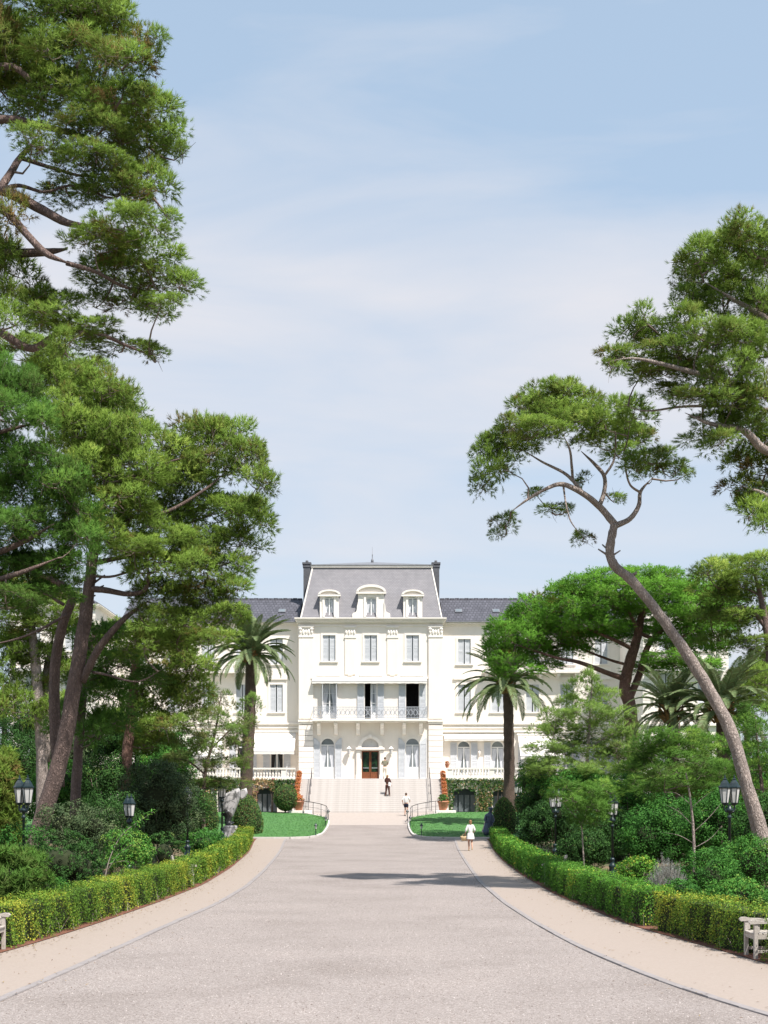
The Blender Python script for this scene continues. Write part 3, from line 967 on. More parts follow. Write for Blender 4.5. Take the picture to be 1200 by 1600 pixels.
# ---- tower wall
m = MB()
tx0, tx1 = T.X(466), T.X(692)
ztop = T.Z(969)
wall_holes(m, tx0, tx1, rise(124)-.3, ztop, YT, tower_holes)
m.add([(tx0,YT,1.5),(tx0,YT+11,1.5),(tx0,YT+11,ztop),(tx0,YT,ztop)], [(3,2,1,0)])
m.add([(tx1,YT,1.5),(tx1,YT+11,1.5),(tx1,YT+11,ztop),(tx1,YT,ztop)], [(0,1,2,3)])
m.add([(tx0,YT+11,1.5),(tx1,YT+11,1.5),(tx1,YT+11,ztop),(tx0,YT+11,ztop)], [(3,2,1,0)])
m.build("tower_wall", M['wall'], hotel)
# cornice, string courses
def course(fac, a, b, py0, py1, proud, name="string_course", wrap=0.0):
    return MB().box(fac.X(a), fac.X(b), fac.y-proud, fac.y+wrap+.001, fac.Z(py1), fac.Z(py0)).build(name, M['trim'], hotel)
for (a, b, p0, p1, pr) in ((463.5, 694.5, 970.5, 973, .28), (461.8, 696.2, 968, 970.3, .42), (460.5, 697.5, 966, 967.8, .55)):
    course(T, a, b, p0, p1, pr, "cornice", 1.4)
course(T, 492, 666, 977, 978.6, .08); course(T, 466.5, 691.5, 1056.5-1, 1056.5, .02) if False else None
# corner pilasters and their capitals
for (a, b) in ((467, 489.5), (669.5, 691.5)):
    MB().box(T.X(a), T.X(b), YT-.14, YT, T.Z(1123), T.Z(996)).build("pilaster", M['wall'], hotel)
    m = MB()
    m.box(T.X(a-.6), T.X(b+.6), YT-.19, YT, T.Z(996), T.Z(994.3)); m.box(T.X(a-.8), T.X(b+.8), YT-.26, YT, T.Z(980.5), T.Z(978))
    m.box(T.X(a), T.X(b), YT-.15, YT, T.Z(994.3), T.Z(980.5))
    for i in range(5):
        x_ = T.X(a + (b-a)*(i+.5)/5)
        m.ball((x_, YT-.16, T.Z(987.5)), .10, .08, .26 if i % 2 else .18, 8, 6)
    for e in (a+2.4, b-2.4): m.ball((T.X(e), YT-.18, T.Z(983)), .17, .10, .15, 8, 6)
    m.build("capital", M['trim'], hotel)
    MB().box(T.X(a-1.2), T.X(b+1.2), YT-.30, YT, T.Z(1128), T.Z(1124.8)).build("string_course", M['trim'], hotel)
    MB().box(T.X(a-.4), T.X(b+.4), YT-.22, YT, T.Z(1131.5), T.Z(1128)).build("string_course", M['trim'], hotel)
    # rusticated base: one block per course
    n = 10
    h = (T.Z(1131.8) - ZF) / n
    bw = T.X(b+.2) - T.X(a-.2)
    blk = MB(); blk.bevbox(-bw/2, bw/2, -.17, .0, 0, h-.035, .02)
    bme = blk.mesh("stone_block", M['stone_block'])
    for i in range(n):
        place("stone_block", bme, ((T.X(a)+T.X(b))/2, YT-.002, ZF + i*h), hotel)
for (a, b) in ((539, 555.5), (605, 621.5)):
    MB().box(T.X(a), T.X(b), YT-.07, YT, T.Z(1054), T.Z(997)).build("pilaster", M['wall'], hotel)
    m = MB(); m.box(T.X(a-1), T.X(b+1), YT-.12, YT, T.Z(997), T.Z(995)); m.box(T.X(a-1.4), T.X(b+1.4), YT-.2, YT, T.Z(981), T.Z(978.8))
    m.box(T.X(a), T.X(b), YT-.08, YT, T.Z(995), T.Z(981))
    for i in range(4): m.ball((T.X(a+(b-a)*(i+.5)/4), YT-.09, T.Z(988)), .09, .08, .22 if i % 2 else .16, 8, 6)
    m.build("capital", M['trim'], hotel)
    MB().box(T.X((a+b)/2-3.4), T.X((a+b)/2+3.4), YT-.1, YT, T.Z(1055.6), T.Z(1053.8)).build("lintel_moulding", M['trim'], hotel)
for c in (513.5, 580, 644.5):
    MB().box(T.X(c-18), T.X(c+18), YT-.16, YT, T.Z(1057.3), T.Z(1053.8)).build("lintel_moulding", M['trim'], hotel)

# balcony
m = MB(); m.box(T.X(489.5), T.X(667.5), YT-1.15, YT-.001, T.Z(1127.5), T.Z(1124)); m.box(T.X(491), T.X(666), YT-1.0, YT-.001, T.Z(1129), T.Z(1127.6))
balc = m.build("balcony", M['trim'], hotel)
for px in (498.5, 525, 559.5, 597, 631.5, 657.5):
    x_ = T.X(px); zt = T.Z(1129.1)
    prof = [(0,0),(-.85,0),(-.88,-.12),(-.80,-.25),(-.62,-.30),(-.55,-.42),(-.42,-.52),(-.30,-.78),(-.20,-1.0),(0,-1.05)]
    m = MB()
    vs = [(x_-.15, YT+a_, zt+b_) for a_, b_ in prof] + [(x_+.15, YT+a_, zt+b_) for a_, b_ in prof]
    n = len(prof)
    m.add(vs, [tuple(range(n)), tuple(reversed(range(n, 2*n)))] + [(j, i, n+i, n+j) for i in range(n) for j in [(i+1) % n]])
    m.build("bracket", M['trim'], balc)
zb0, zb1 = T.Z(1123.6), T.Z(1105.5)
yb = YT - 1.08
m = MB()
bx0, bx1 = T.X(491), T.X(666)
m.box(bx0, bx1, yb-.03, yb+.03, zb1-.05, zb1); m.box(bx0, bx1, yb-.02, yb+.02, zb0+.05, zb0+.09); m.box(bx0, bx1, yb-.015, yb+.015, zb1-.22, zb1-.19)
n = int((bx1-bx0)/.125)
for i in range(n+1):
    x_ = bx0 + (bx1-bx0)*i/n
    m.box(x_-.015, x_+.015, yb-.013, yb+.013, zb0, zb1-.05)
for i in range(0, n, 3):       # scrolls
    cx_ = bx0 + (bx1-bx0)*(i+1.5)/n
    ring = [(cx_ + .16*math.cos(a), yb+.014, (zb0+zb1)/2 + .22*math.sin(a)) for a in np.linspace(0, 2*PI, 13)]
    m.tube(ring, .022, 4, cap=False)
for x_ in (bx0, bx1):
    m.box(x_-.03, x_+.03, yb-.031, yb+.031, zb0, zb1+.04)
    m.box(x_-.02, x_+.02, yb, YT, zb1-.05, zb1)
m.build("railing", M['iron_grey'], balc)

# retracted awning strip above the balcony
def awning(fac, a, b, py_top, py_bot, out, name="awning", drop=.22, side=True):
    xa, xb = fac.X(a), fac.X(b)
    y0, y1 = fac.y - .12, fac.y - out
    z0 = fac.Z(py_top); z1 = CAMZ + (HY - py_bot) * y1 / F
    m = MB()
    th = .03
    m.add([(xa,y0,z0),(xb,y0,z0),(xb,y1,z1+drop),(xa,y1,z1+drop),(xa,y0,z0-th),(xb,y0,z0-th),(xb,y1,z1+drop-th),(xa,y1,z1+drop-th)],
          [(3,2,1,0),(4,5,6,7),(0,1,5,4),(1,2,6,5),(3,0,4,7),(2,3,7,6)])
    nn = max(4, int((xb-xa)/.35))
    for i in range(nn):
        u0, u1 = xa + (xb-xa)*i/nn, xa + (xb-xa)*(i+1)/nn
        m.box(u0+.004, u1-.004, y1-.02, y1-.002, z1 + .02*(i % 2), z1+drop)
    o = m.build(name, M['awning'], hotel)
    MB().box(xa-.1, xb+.1, fac.y-.2, fac.y-.002, z0, z0+.16).build("awning_box", M['trim'], o)
    r = MB(); r.tube([(xa, y1-.01, z1+drop+.01), (xb, y1-.01, z1+drop+.01)], .03, 6)
    for x_ in (xa+.05, xb-.05): r.bar((x_, fac.y, z1+drop-.15), (x_, y1, z1+drop-.03), .035)
    r.build("awning_arm", M['iron_grey'], o)
    return o
awning(T, 488, 667, 1061, 1068, .55, drop=.2)

# ---- mansard roof of the tower
zr0, zr1 = T.Z(965.8), CAMZ + (HY - 886.5) * (YT + 1.5) / F
def XR(px, y): return (px - 600) * y / F
b0 = [(T.X(470), YT+.05), (T.X(690), YT+.05), (T.X(690), YT+10.6), (T.X(470), YT+10.6)]
b1 = [(XR(488.5, YT+1.5), YT+1.5), (XR(674, YT+1.5), YT+1.5), (XR(674, YT+1.5), YT+9.0), (XR(488.5, YT+1.5), YT+9.0)]
m = MB()
vs = [(x_, y_, zr0) for x_, y_ in b0] + [(x_, y_, zr1) for x_, y_ in b1]
m.add(vs, [(0,1,5,4),(1,2,6,5),(2,3,7,6),(3,0,4,7),(4,5,6,7)])
roof = m.build("mansard_roof", M['slate'], hotel)
m = MB()
for i in range(4): m.bar(vs[i], vs[i+4], .10, .10)
m.build("hip_trim", M['trim'], roof)
m = MB(); m.box(b1[0][0]-.12, b1[1][0]+.12, YT+1.36, YT+1.62, zr1-.02, zr1+.13); m.box(b1[0][0]-.12, b1[0][0]+.14, YT+1.62, YT+9, zr1-.02, zr1+.13); m.box(b1[1][0]-.14, b1[1][0]+.12, YT+1.62, YT+9, zr1-.02, zr1+.13)
m.build("ridge_trim", M['trim'], roof)
m = MB()
ax_, ay_, az_ = (b1[0][0]+b1[1][0])/2, YT+5.2, CAMZ + (HY - 878.5) * (YT+5.2) / F
e = .18
cap = [(b1[0][0]-e, YT+1.3, zr1+.14), (b1[1][0]+e, YT+1.3, zr1+.14), (b1[1][0]+e, YT+9.2, zr1+.14), (b1[0][0]-e, YT+9.2, zr1+.14)]
m.add(cap + [(ax_-.4, ay_, az_), (ax_+.4, ay_, az_)] + [(c[0], c[1], c[2]-.09+.09+.07) for c in cap], [(0,3,2,1),(6,7,5,4),(7,8,5),(8,9,4,5),(9,6,4),(0,1,7,6),(1,2,8,7),(2,3,9,8),(3,0,6,9)])
m.build("roof_cap", M['lead'], roof)
m = MB(); m.lathe([(.16,0),(.10,.12),(.14,.2),(.05,.3),(.03,.6),(.06,.66),(.02,.72),(.012,1.35)], (ax_, ay_, az_-.02), 8); m.build("finial", M['lead'], roof)
for (a, b) in ((473, 485.5), (675, 687.5)):
    yc = YT + 4.5
    x0, x1 = XR(a, yc), XR(b, yc); zt = CAMZ + (HY - 881.5) * yc / F
    m = MB(); m.box(x0+.06, x1-.06, yc, yc+2.2, zr0-.5, zt); m.box(x0-.04, x1+.04, yc-.1, yc+2.3, zt, zt+.16); m.box(x0+.0, x1-.0, yc-.05, yc+2.25, zt-.25, zt-.12)
    for k in range(3): m.lathe([(.14,0),(.12,.22)], ((x0+x1)/2, yc+.4+.7*k, zt+.16), 8)
    m.build("chimney", M['chimney'], hotel)

# dormers
def dormer(c, halfw, py_top, py_hood, win, scroll=False):
    yd_ = YT + .02
    xa, xb = T.X(c-halfw), T.X(c+halfw)
    z0, zh, zt = T.Z(965.6), T.Z(py_hood), T.Z(py_top)
    wx0, wx1, wz0, wz1 = T.X(c-win[0]), T.X(c+win[0]), T.Z(win[2]), T.Z(win[1])
    m = MB()
    wall_holes(m, xa, xb, z0, zh, yd_, [(wx0, wx1, wz0, wz1, .12)], .22)
    dep = 1.6
    m.add([(xa,yd_,z0),(xa,yd_+dep,z0),(xa,yd_+dep,zh),(xa,yd_,zh)], [(3,2,1,0)]); m.add([(xb,yd_,z0),(xb,yd_+dep,z0),(xb,yd_+dep,zh),(xb,yd_,zh)], [(0,1,2,3)])
    d = m.build("dormer", M['trim'], hotel)
    # curved hood
    h = MB()
    p, q = arch_pts(xa-.14, xb+.14, zh, zt-zh, 14), arch_pts(xa+.05, xb-.05, zh-.001, (zt-zh)*.66, 14)
    for i in range(len(p)-1): h.prism([p[i], p[i+1], q[i+1], q[i]][::-1], yd_-.22, yd_+dep)
    h.box(xa-.16, xb+.16, yd_-.20, yd_-.001, zh-.16, zh-.02)
    h.build("hood", M['trim'], d)
    t_ = MB(); t_.prism([(xa+.05, zh-.02), (xb-.05, zh-.02)] + arch_pts(xa+.05, xb-.05, zh-.01, (zt-zh)*.66, 14), yd_-.02, yd_+.05); t_.build("tympanum", M['wall'], d)
    for sx in (-1, 1):
        a_ = T.X(c + sx*(win[0]+1.8)); MB().box(a_-.09, a_+.09, yd_-.07, yd_-.001, wz0, wz1+.1).build("jamb", M['trim'], d)
    if scroll:
        for sx in (-1, 1):
            e = T.X(c + sx*halfw); w_ = T.X(c + sx*(halfw+9)) - e
            pts = [(0,0),(1,0),(1,.45),(.92,.62),(.7,.72),(.45,.76),(.30,.9),(.22,1.15),(.18,1.6),(0,2.2)]
            poly = [(e + w_*a_, z0 + b_*.62) for a_, b_ in pts]
            if sx < 0: poly = poly[::-1]
            s_ = MB(); s_.prism(poly, yd_-.10, yd_+.5); s_.build("scroll", M['trim'], d)
    glazed("sash", d, wx0, wx1, wz0, wz1, yd_+.14, .12, bars=1, curtain='curtain')
dormer(514.5, 14.8, 921.5, 929, (7.2, 932, 964)); dormer(645, 14.8, 921.5, 929, (7.2, 932, 964))
dormer(580, 20.5, 913.5, 925, (8, 933, 964), True)
MB().box(T.X(468), T.X(692), YT-.25, YT+.1, T.Z(966), T.Z(965.3)).build("gutter", M['lead'], hotel)

# ---- wings
XL0, XR1 = 2*TX - 20.0, 20.0
zw_top = W.Z(973)
for sgn, hl in ((1, wingR_holes), (-1, wingL_holes)):
    gx = []
    for px in (724.8, 777.5, 831, 885, 939):     # arched french windows on the terrace
        q = px if sgn > 0 else mir(px, W)
        xa, xb, za, zb = W.X(q-10), W.X(q+10), ZF, W.Z(1157.5)
        ar = (xb-xa)/2
        hl.append((xa, xb, za, zb, ar))
        m = MB()
        p, qq = arch_pts(xa-.1, xb+.1, zb-ar, ar+.1), arch_pts(xa, xb, zb-ar, ar)
        for i in range(len(p)-1): m.prism([p[i], p[i+1], qq[i+1], qq[i]][::-1], YW-.05, YW+.02)
        w = m.build("arched_window", M['trim'], hotel)
        glazed("sash", w, xa, xb, za, zb, YW+.12, ar, bars=1, solid=.4, curtain='curtain' if sgn > 0 else 'dark_interior')
        for s2 in (-1, 1):
            place("shutter", shutter_mesh(.56, zb-za-.15), ((xa+xb)/2 + s2*((xb-xa)/2+.33), YW-.08, za), w)
        if px < 760:
            x_ = W.X(q + 24*sgn); z_ = W.Z(1181)
            m = MB(); m.box(x_-.04, x_+.04, YW-.05, YW, z_, z_+.35); m.lathe([(.05,0),(.11,.25),(.13,.27),(.02,.42)], (x_, YW-.2, z_+.02), 6, smooth=False); m.bar((x_,YW,z_+.06),(x_,YW-.2,z_+.06),.03)
            m.build("wall_lantern", M['trim'], hotel)
    x0, x1 = (tx1, XR1) if sgn > 0 else (XL0, tx0)
    m = MB()
    wall_holes(m, x0, x1, 1.5, zw_top, YW, hl)
    yb_ = YW + 10.5
    m.build("wing_wall", M['wall'], hotel)
    MB().box(x0, x1, yb_, yb_+.3, 1.5, zw_top).build("rear_wall", M['wall'], hotel)
    for (p0, p1, pr) in ((975, 977.5, .12), (971.6, 975, .35)):
        MB().box(x0, x1, YW-pr, YW+.2, W.Z(p1), W.Z(p0)).build("cornice", M['trim'], hotel)
    MB().box(x0, x1, YW-.5, YW-.32, W.Z(973), W.Z(971.2)).build("gutter", M['lead'], hotel)
    for (p0, p1, pr) in ((1129.5, 1132, .18), (1136, 1138, .10), (1141.5, 1144.5, .22)):
        MB().box(x0, x1, YW-pr, YW+.01, W.Z(p1), W.Z(p0)).build("string_course", M['trim'], hotel)
    # roof
    ze, yr = W.Z(971.4), YW + 5.4
    zr = CAMZ + (HY - 936) * yr / F
    m = MB()
    m.add([(x0,YW-.45,ze),(x1,YW-.45,ze),(x1,yr,zr),(x0,yr,zr),(x1,yb_+.4,ze),(x0,yb_+.4,ze)], [(0,1,2,3),(3,2,4,5)])
    r = m.build("wing_roof", M['wing_tile'], hotel)
    m = MB()
    nt_ = int((x1-x0)/.42)
    for i in range(nt_):
        u = x0 + (x1-x0)*i/nt_
        m.box(u+.01, u+.40, yr-.14, yr+.14, zr-.04, zr+.05+.02*(i % 2))
    m.build("ridge_tiling", M['wing_tile'], r, kind='stuff')
    for px in ((716.5, 775) if sgn > 0 else (mir(716.5, W), mir(775, W))):
        t_ = .42
        yy = YW-.45 + (yr-YW+.45)*t_; zz = ze + (zr-ze)*t_
        sl = Vector((0, yr-YW+.45, zr-ze)).normalized(); nn_ = Vector((0, -sl.z, sl.y))
        cxx = XR(px, yy)
        Mx = Matrix(((1,0,0,cxx),(0,sl.y,nn_.y,yy),(0,sl.z,nn_.z,zz+.03),(0,0,0,1)))
        k = MB(); k.xbox(Mx, .62, .85, .14); s_ = k.build("skylight", M['lead'], r)
        Mx2 = Mx @ Matrix.Translation((0,0,.075)); k = MB(); k.xbox(Mx2, .48, .7, .02); k.build("pane", M['glass'], s_)
    # second floor balcony on the wing
    a, b = (754, 906) if sgn > 0 else (mir(906, W), mir(754, W))
    m = MB(); m.box(W.X(a), W.X(b), YW-.85, YW-.001, W.Z(1052.5), W.Z(1048.5))
    bo = m.build("balcony", M['trim'], hotel)
    for i in range(6):
        x_ = W.X(a+6 + (b-a-12)*i/5)
        MB().box(x_-.13, x_+.13, YW-.65, YW-.001, W.Z(1057), W.Z(1052.6)).box(x_-.11, x_+.11, YW-.35, YW-.002, W.Z(1061), W.Z(1057)).build("bracket", M['trim'], bo)
    m = MB()
    z0, z1 = W.Z(1048.4), W.Z(1033)
    xa, xb = W.X(a+1), W.X(b-1); yy = YW-.8
    m.box(xa, xb, yy-.025, yy+.025, z1-.05, z1); m.box(xa, xb, yy-.02, yy+.02, z0+.05, z0+.09)
    n = int((xb-xa)/.14)
    for i in range(n+1):
        x_ = xa + (xb-xa)*i/n; m.box(x_-.011, x_+.011, yy-.011, yy+.011, z0, z1-.05)
    m.build("railing", M['iron_grey'], bo)

# ground floor awnings
awning(W, 694, 801, 1150, 1157.5, .6, drop=.15)
awning(W, 809, 876, 1149, 1186, 2.6)
awning(W, mir(876, W), mir(809, W), 1149, 1186, 2.6)
awning(W, 386, 462.5, 1145, 1178.5, 2.7)

# ---- end pavilions
PV = Fac(YP)
for sgn in (1, -1):
    xi, xo = (20.0, 26.55) if sgn > 0 else (2*TX - 20.0, 2*TX - 26.55)
    x0, x1 = min(xi, xo), max(xi, xo)
    holes = []
    for fx in (.27, .73):
        cx = x0 + (x1-x0)*fx
        for (za, zb) in ((W.Z(1037.5), W.Z(998.5)), (W.Z(1112.5), W.Z(1069.5)), (ZF, W.Z(1160))):
            c_ = 600 + cx*PV.s
            shut_window(PV, c_, HY - (zb-CAMZ)*PV.s, HY - (za-CAMZ)*PV.s, 11.2, holes)
    m = MB()
    wall_holes(m, x0, x1, 1.4, zw_top, YP, holes)
    yb_ = YW + 10.5
    for x_, rev in ((x0, True), (x1, False)):
        f_ = (3,2,1,0) if rev else (0,1,2,3)
        m.add([(x_,YP,1.4),(x_,yb_,1.4),(x_,yb_,zw_top),(x_,YP,zw_top)], [f_])
    m.add([(x0,yb_,1.4),(x1,yb_,1.4),(x1,yb_,zw_top),(x0,yb_,zw_top)], [(3,2,1,0)])
    m.build("pavilion_wall", M['wall'], hotel)
    for (p0, p1, pr) in ((975, 977.5, .12), (971.6, 975, .35), (1129.5, 1132, .18), (1141.5, 1144.5, .22)):
        MB().box(x0-pr, x1+pr, YP-pr, YP+.3, W.Z(p1), W.Z(p0)).build("string_course", M['trim'], hotel)
    # corner quoins
    blk = MB(); blk.bevbox(-.45, .45, -.09, 0, 0, .50, .02); bq = blk.mesh("stone_block", M['stone_block'])
    blk = MB(); blk.bevbox(-.3, .3, -.09, 0, 0, .50, .02); bq2 = blk.mesh("stone_block", M['stone_block'])
    k = 0; z_ = ZF
    while z_ < W.Z(978) - .52:
        hw = .45 if k % 2 else .3
        for e, s2 in ((x0, 1), (x1, -1)):
            place("stone_block", bq if k % 2 else bq2, (e + s2*(hw-.04), YP-.002, z_), hotel)
        z_ += .54; k += 1
    ze = W.Z(971.4); zr = ze + 2.3
    m = MB()
    o_ = .4; xm = (x0+x1)/2
    vs = [(x0-o_,YP-o_,ze),(x1+o_,YP-o_,ze),(x1+o_,yb_+o_,ze),(x0-o_,yb_+o_,ze),(xm,YP+3.2,zr),(xm,yb_-3.2,zr)]
    m.add(vs, [(0,1,4),(1,2,5,4),(2,3,5),(3,0,4,5)])
    pr_ = m.build("pavilion_roof", M['wing_tile'], hotel)
    MB().box(x0-o_+.02, x1+o_-.02, YP-o_+.02, yb_+o_-.02, ze-.10, ze-.012).build("soffit", M['trim'], pr_)
    awning(PV, 600+(x0+.3)*PV.s, 600+(x1-.3)*PV.s, 1250-(W.Z(1062)-CAMZ)*PV.s, 1250-(W.Z(1067)-CAMZ)*PV.s, .7, drop=.18)

# ================================================================== TERRACE
YTF = 119.6
terr = thing("stone_terrace", (TX, YTF, rise(119)), "cream stone terrace with balustrade and arched basement along the hotel front", "terrace")
sx0, sx1 = T.X(470) - .0, T.X(688)
sx0, sx1 = -6.75, 4.62
bal_prof = [(.075,0),(.075,.05),(.045,.07),(.05,.10),(.085,.20),(.09,.27),(.06,.38),(.042,.47),(.05,.52),(.065,.54),(.07,.56),(.07,.60)]
bm_ = MB(); bm_.lathe(bal_prof, (0,0,0), 8); BAL = bm_.mesh("baluster", M['trim'])
arches = {1: [(725.5, 18.5, 1232.5, 'a'), (788, 18, 1234, 'b'), (845, 18, 1234, 'c')], -1: []}
TF = Fac(YTF)
arches[-1] = [(417, 16, 1231, 'a'), (358, 18, 1234, 'b'), (300, 18, 1234, 'c')]
for sgn in (1, -1):
    x0, x1 = (sx1 + .5, 19.9) if sgn > 0 else (2*TX - 19.9, sx0 - .5)
    holes = []
    for px, hw, top, _ in arches[sgn]:
        holes.append((TF.X(px-hw), TF.X(px+hw), rise(120)-.2, TF.Z(top), .28))
    m = MB()
    wall_holes(m, x0, x1, 1.4, ZF-.14, YTF, holes, .5)
    m.build("basement_wall", M['wall'], terr)
    MB().box(x0, x1, YTF-.12, YW-.001, ZF-.14, ZF).build("terrace_slab", M['trim'], terr)
    for (xa, xb, za, zb, ar) in holes:
        d = MB(); d.box(xa, xb, YTF+.5, YTF+.52, za, zb+.02); o = d.build("basement_door", M['dark_iron'], terr)
        g = MB()
        for k in range(4):
            u = xa + (xb-xa)*k/4
            g.box(u+.06, u+(xb-xa)/4-.06, YTF+.485, YTF+.497, za+.25, zb-.5)
        g.build("pane", M['glass'], o)
    zb_ = ZF + .12
    MB().box(x0, x1, YTF-.08, YTF+.22, ZF, zb_).build("plinth", M['trim'], terr)
    MB().box(x0, x1, YTF-.10, YTF+.24, zb_+.60, zb_+.74).build("rail", M['trim'], terr)
    n = int((x1-x0)/.245)
    for i in range(n):
        x_ = x0 + .12 + (x1-x0-.24)*i/(n-1)
        if i % 14 in (0, 1):
            if i % 14 == 0: MB().box(x_-.06, x_+.33, YTF-.05, YTF+.19, zb_, zb_+.60).build("pier", M['trim'], terr)
            continue
        place("baluster", BAL, (x_, YTF+.07, zb_), terr)

# ================================================================== STAIRCASE
NST = 17
stair = thing("stone_staircase", (AX, 115.2, rise(115.2)), "broad pale stone staircase rising to the hotel entrance", "staircase")
z0 = rise(115.2) + .006
rh = (ZF - z0) / NST
td = (121.0 - 115.2) / NST
st_ = MB(); st_.bevbox(-(sx1-sx0)/2, (sx1-sx0)/2, -.03, td+.35, -.25, rh-.012, .012)
st_.box(-(sx1-sx0)/2+.02, (sx1-sx0)/2-.02, .0, td+.3, -.3, -.2)
STEP = st_.mesh("step", M['step'])
for i in range(NST):
    place("step", STEP, ((sx0+sx1)/2, 115.2 + i*td, z0 + i*rh), stair)
MB().box(sx0-.4, sx1+.4, 121.06, YT-.002, ZF-.6, ZF-.004).build("landing", M['step'], stair)
for sgn in (-1, 1):
    xa = sx0 - .48 if sgn < 0 else sx1 + .02
    for i in range(9):
        y_ = 115.3 + i*.66; z_ = z0 + (i+.9)*(ZF-z0)/9 * .98
        MB().box(xa, xa+.46, y_, y_+.655, 1.5, z_+.05).build("side_block", M['trim'], stair)
MB().box(sx0-.5, sx0-.02, 121.3, 123, 1.5, ZF+.02).build("side_block", M['trim'], stair)
MB().box(sx1+.02, sx1+.5, 121.3, 123, 1.5, ZF+.02).build("side_block", M['trim'], stair)

def handrail(pts, label, name="handrail", r=.022, every=1):
    """pts: foot points; rail .9 m above"""
    root = thing(name, pts[0], label, "handrail", "iron handrails at the staircase")
    top = [(p[0], p[1], p[2] + .9) for p in pts]
    MB().tube(top, r*1.3, 6).build("rail", M['rail_iron'], root)
    mid = [(p[0], p[1], p[2] + .5) for p in pts]
    MB().tube(mid, r*.6, 5).build("middle_rail", M['rail_iron'], root)
    for p in pts[::every]:
        m = MB(); m.tube([(p[0], p[1], p[2]-.02), (p[0], p[1], p[2] + .9)], r, 6); m.lathe([(.05,0),(.03,.05)], (p[0], p[1], p[2]), 8)
        m.build("post", M['rail_iron'], root)
for X_, lab in ((-5.95, "straight iron handrail up the left side of the staircase"), (3.75, "straight iron handrail up the right side of the staircase")):
    handrail([(X_, 115.35 + i*td*2, z0 + rh*(2*i+1)-.012) for i in range(9)], lab, every=2)
cur = smooth_path([(-7.0,114.35),(-5.95,113.0),(-4.95,111.0),(-4.3,108.6),(-4.12,106.3)], 4)
handrail([(x_, y_, rise(y_)+.15) for x_, y_ in cur], "curved iron handrail along the left lawn's kerb", every=3)
handrail([(2*AX-x_, y_, rise(y_)+.15) for x_, y_ in cur], "curved iron handrail along the right lawn's kerb", every=3)

# ================================================================== VEGETATION ENGINE
def unit(a):
    return a / np.maximum(np.linalg.norm(a, axis=-1, keepdims=True), 1e-9)

def tri_object(name, V, per, tint, mat, parent, kind=None, nrm=None):
    """V: (N*per, 3) corner points of N separate faces with `per` corners, world coordinates; nrm: (N,3) the way the clump faces"""
    if nrm is not None:
        Q = V.reshape(-1, per, 3)
        g = np.cross(Q[:, 1] - Q[:, 0], Q[:, 2] - Q[:, 0])
        flip = np.einsum('ij,ij->i', g, nrm) < 0
        a, b = 1, per - 1
        t1 = Q[flip, a].copy(); Q[flip, a] = Q[flip, b]; Q[flip, b] = t1
        V = Q.reshape(-1, 3)
        g[flip] *= -1
        nn_ = unit(unit(nrm) + .55 * unit(g))
    o = np.array(root_loc(parent)) if parent is not None else np.zeros(3)
    V = V - o
    n = len(V) // per
    me = bpy.data.meshes.new(name)
    me.vertices.add(len(V)); me.vertices.foreach_set("co", V.astype(np.float32).reshape(-1))
    me.loops.add(len(V)); me.loops.foreach_set("vertex_index", np.arange(len(V), dtype=np.int32))
    me.polygons.add(n); me.polygons.foreach_set("loop_start", np.arange(n, dtype=np.int32) * per)
    at = me.attributes.new("tint", 'FLOAT', 'FACE'); at.data.foreach_set("value", np.clip(tint, 0, 1).astype(np.float32))
    me.materials.append(mat)
    me.update()
    if nrm is not None:
        me.polygons.foreach_set("use_smooth", np.ones(n, bool))
        me.normals_split_custom_set_from_vertices(np.repeat(nn_, per, 0).tolist())
    return link_mesh(name, me, parent, kind=kind)

def needles(C, D, L, n, spread, width, rng):
    """fans of thin needles: N tufts -> N*n triangles"""
    N = len(C)
    c = np.repeat(C, n, 0); d0 = np.repeat(D, n, 0)
    d = unit(d0 + spread * rng.normal(size=(N*n, 3)))
    l = (L * (.6 + .5 * rng.random(N*n)))[:, None]
    p = unit(np.cross(d, rng.normal(size=(N*n, 3)))) * (width * (.7 + .6 * rng.random(N*n)))[:, None] / 2
    b = c + d0 * (rng.random(N*n)[:, None] * L * .7)
    V = np.empty((N*n, 3, 3)); V[:, 0] = b - p; V[:, 1] = b + p; V[:, 2] = b + d * l
    return V.reshape(-1, 3)

def leaves(C, D, L, Wd, rng, up=.35, tri=False):
    """one rhombic leaf per point"""
    N = len(C)
    nrm = unit(D + .75 * rng.normal(size=(N, 3)) + np.array([0, 0, up]))
    a = unit(np.cross(nrm, rng.normal(size=(N, 3))))
    b = np.cross(nrm, a)
    l = (L * (.6 + .6 * rng.random(N)))[:, None]; w = (Wd * (.6 + .6 * rng.random(N)))[:, None]
    V = np.empty((N, 4, 3))
    V[:, 0] = C - a * l / 2; V[:, 1] = C + b * w / 2 + nrm * w * .15 + (a * l * .22 if tri else 0); V[:, 2] = C + a * l / 2; V[:, 3] = C - b * w / 2 + nrm * w * .15 + (a * l * .22 if tri else 0)
    return V.reshape(-1, 3)

def puffs_of(blobs, rp, cov, rng, low=-.55):
    """blobs: (x,y,z, rx,ry,rz) world ellipsoids -> puff centres, outward directions, blob index"""
    Cs, Ds, B = [], [], []
    for i, (x, y, z, rx, ry, rz) in enumerate(blobs):
        n = max(3, int(cov * 4 * (rx * rz + rx * ry + ry * rz) / 3 / rp ** 2))
        d = unit(rng.normal(size=(n * 3, 3)))
        d = d[d[:, 2] > low][:n]
        r = (.45 + .55 * rng.random(len(d)) ** .5)[:, None]
        Cs.append(np.array([x, y, z]) + d * r * np.array([rx, ry, rz])); Ds.append(d); B += [i] * len(d)
    return np.concatenate(Cs), np.concatenate(Ds), np.array(B)

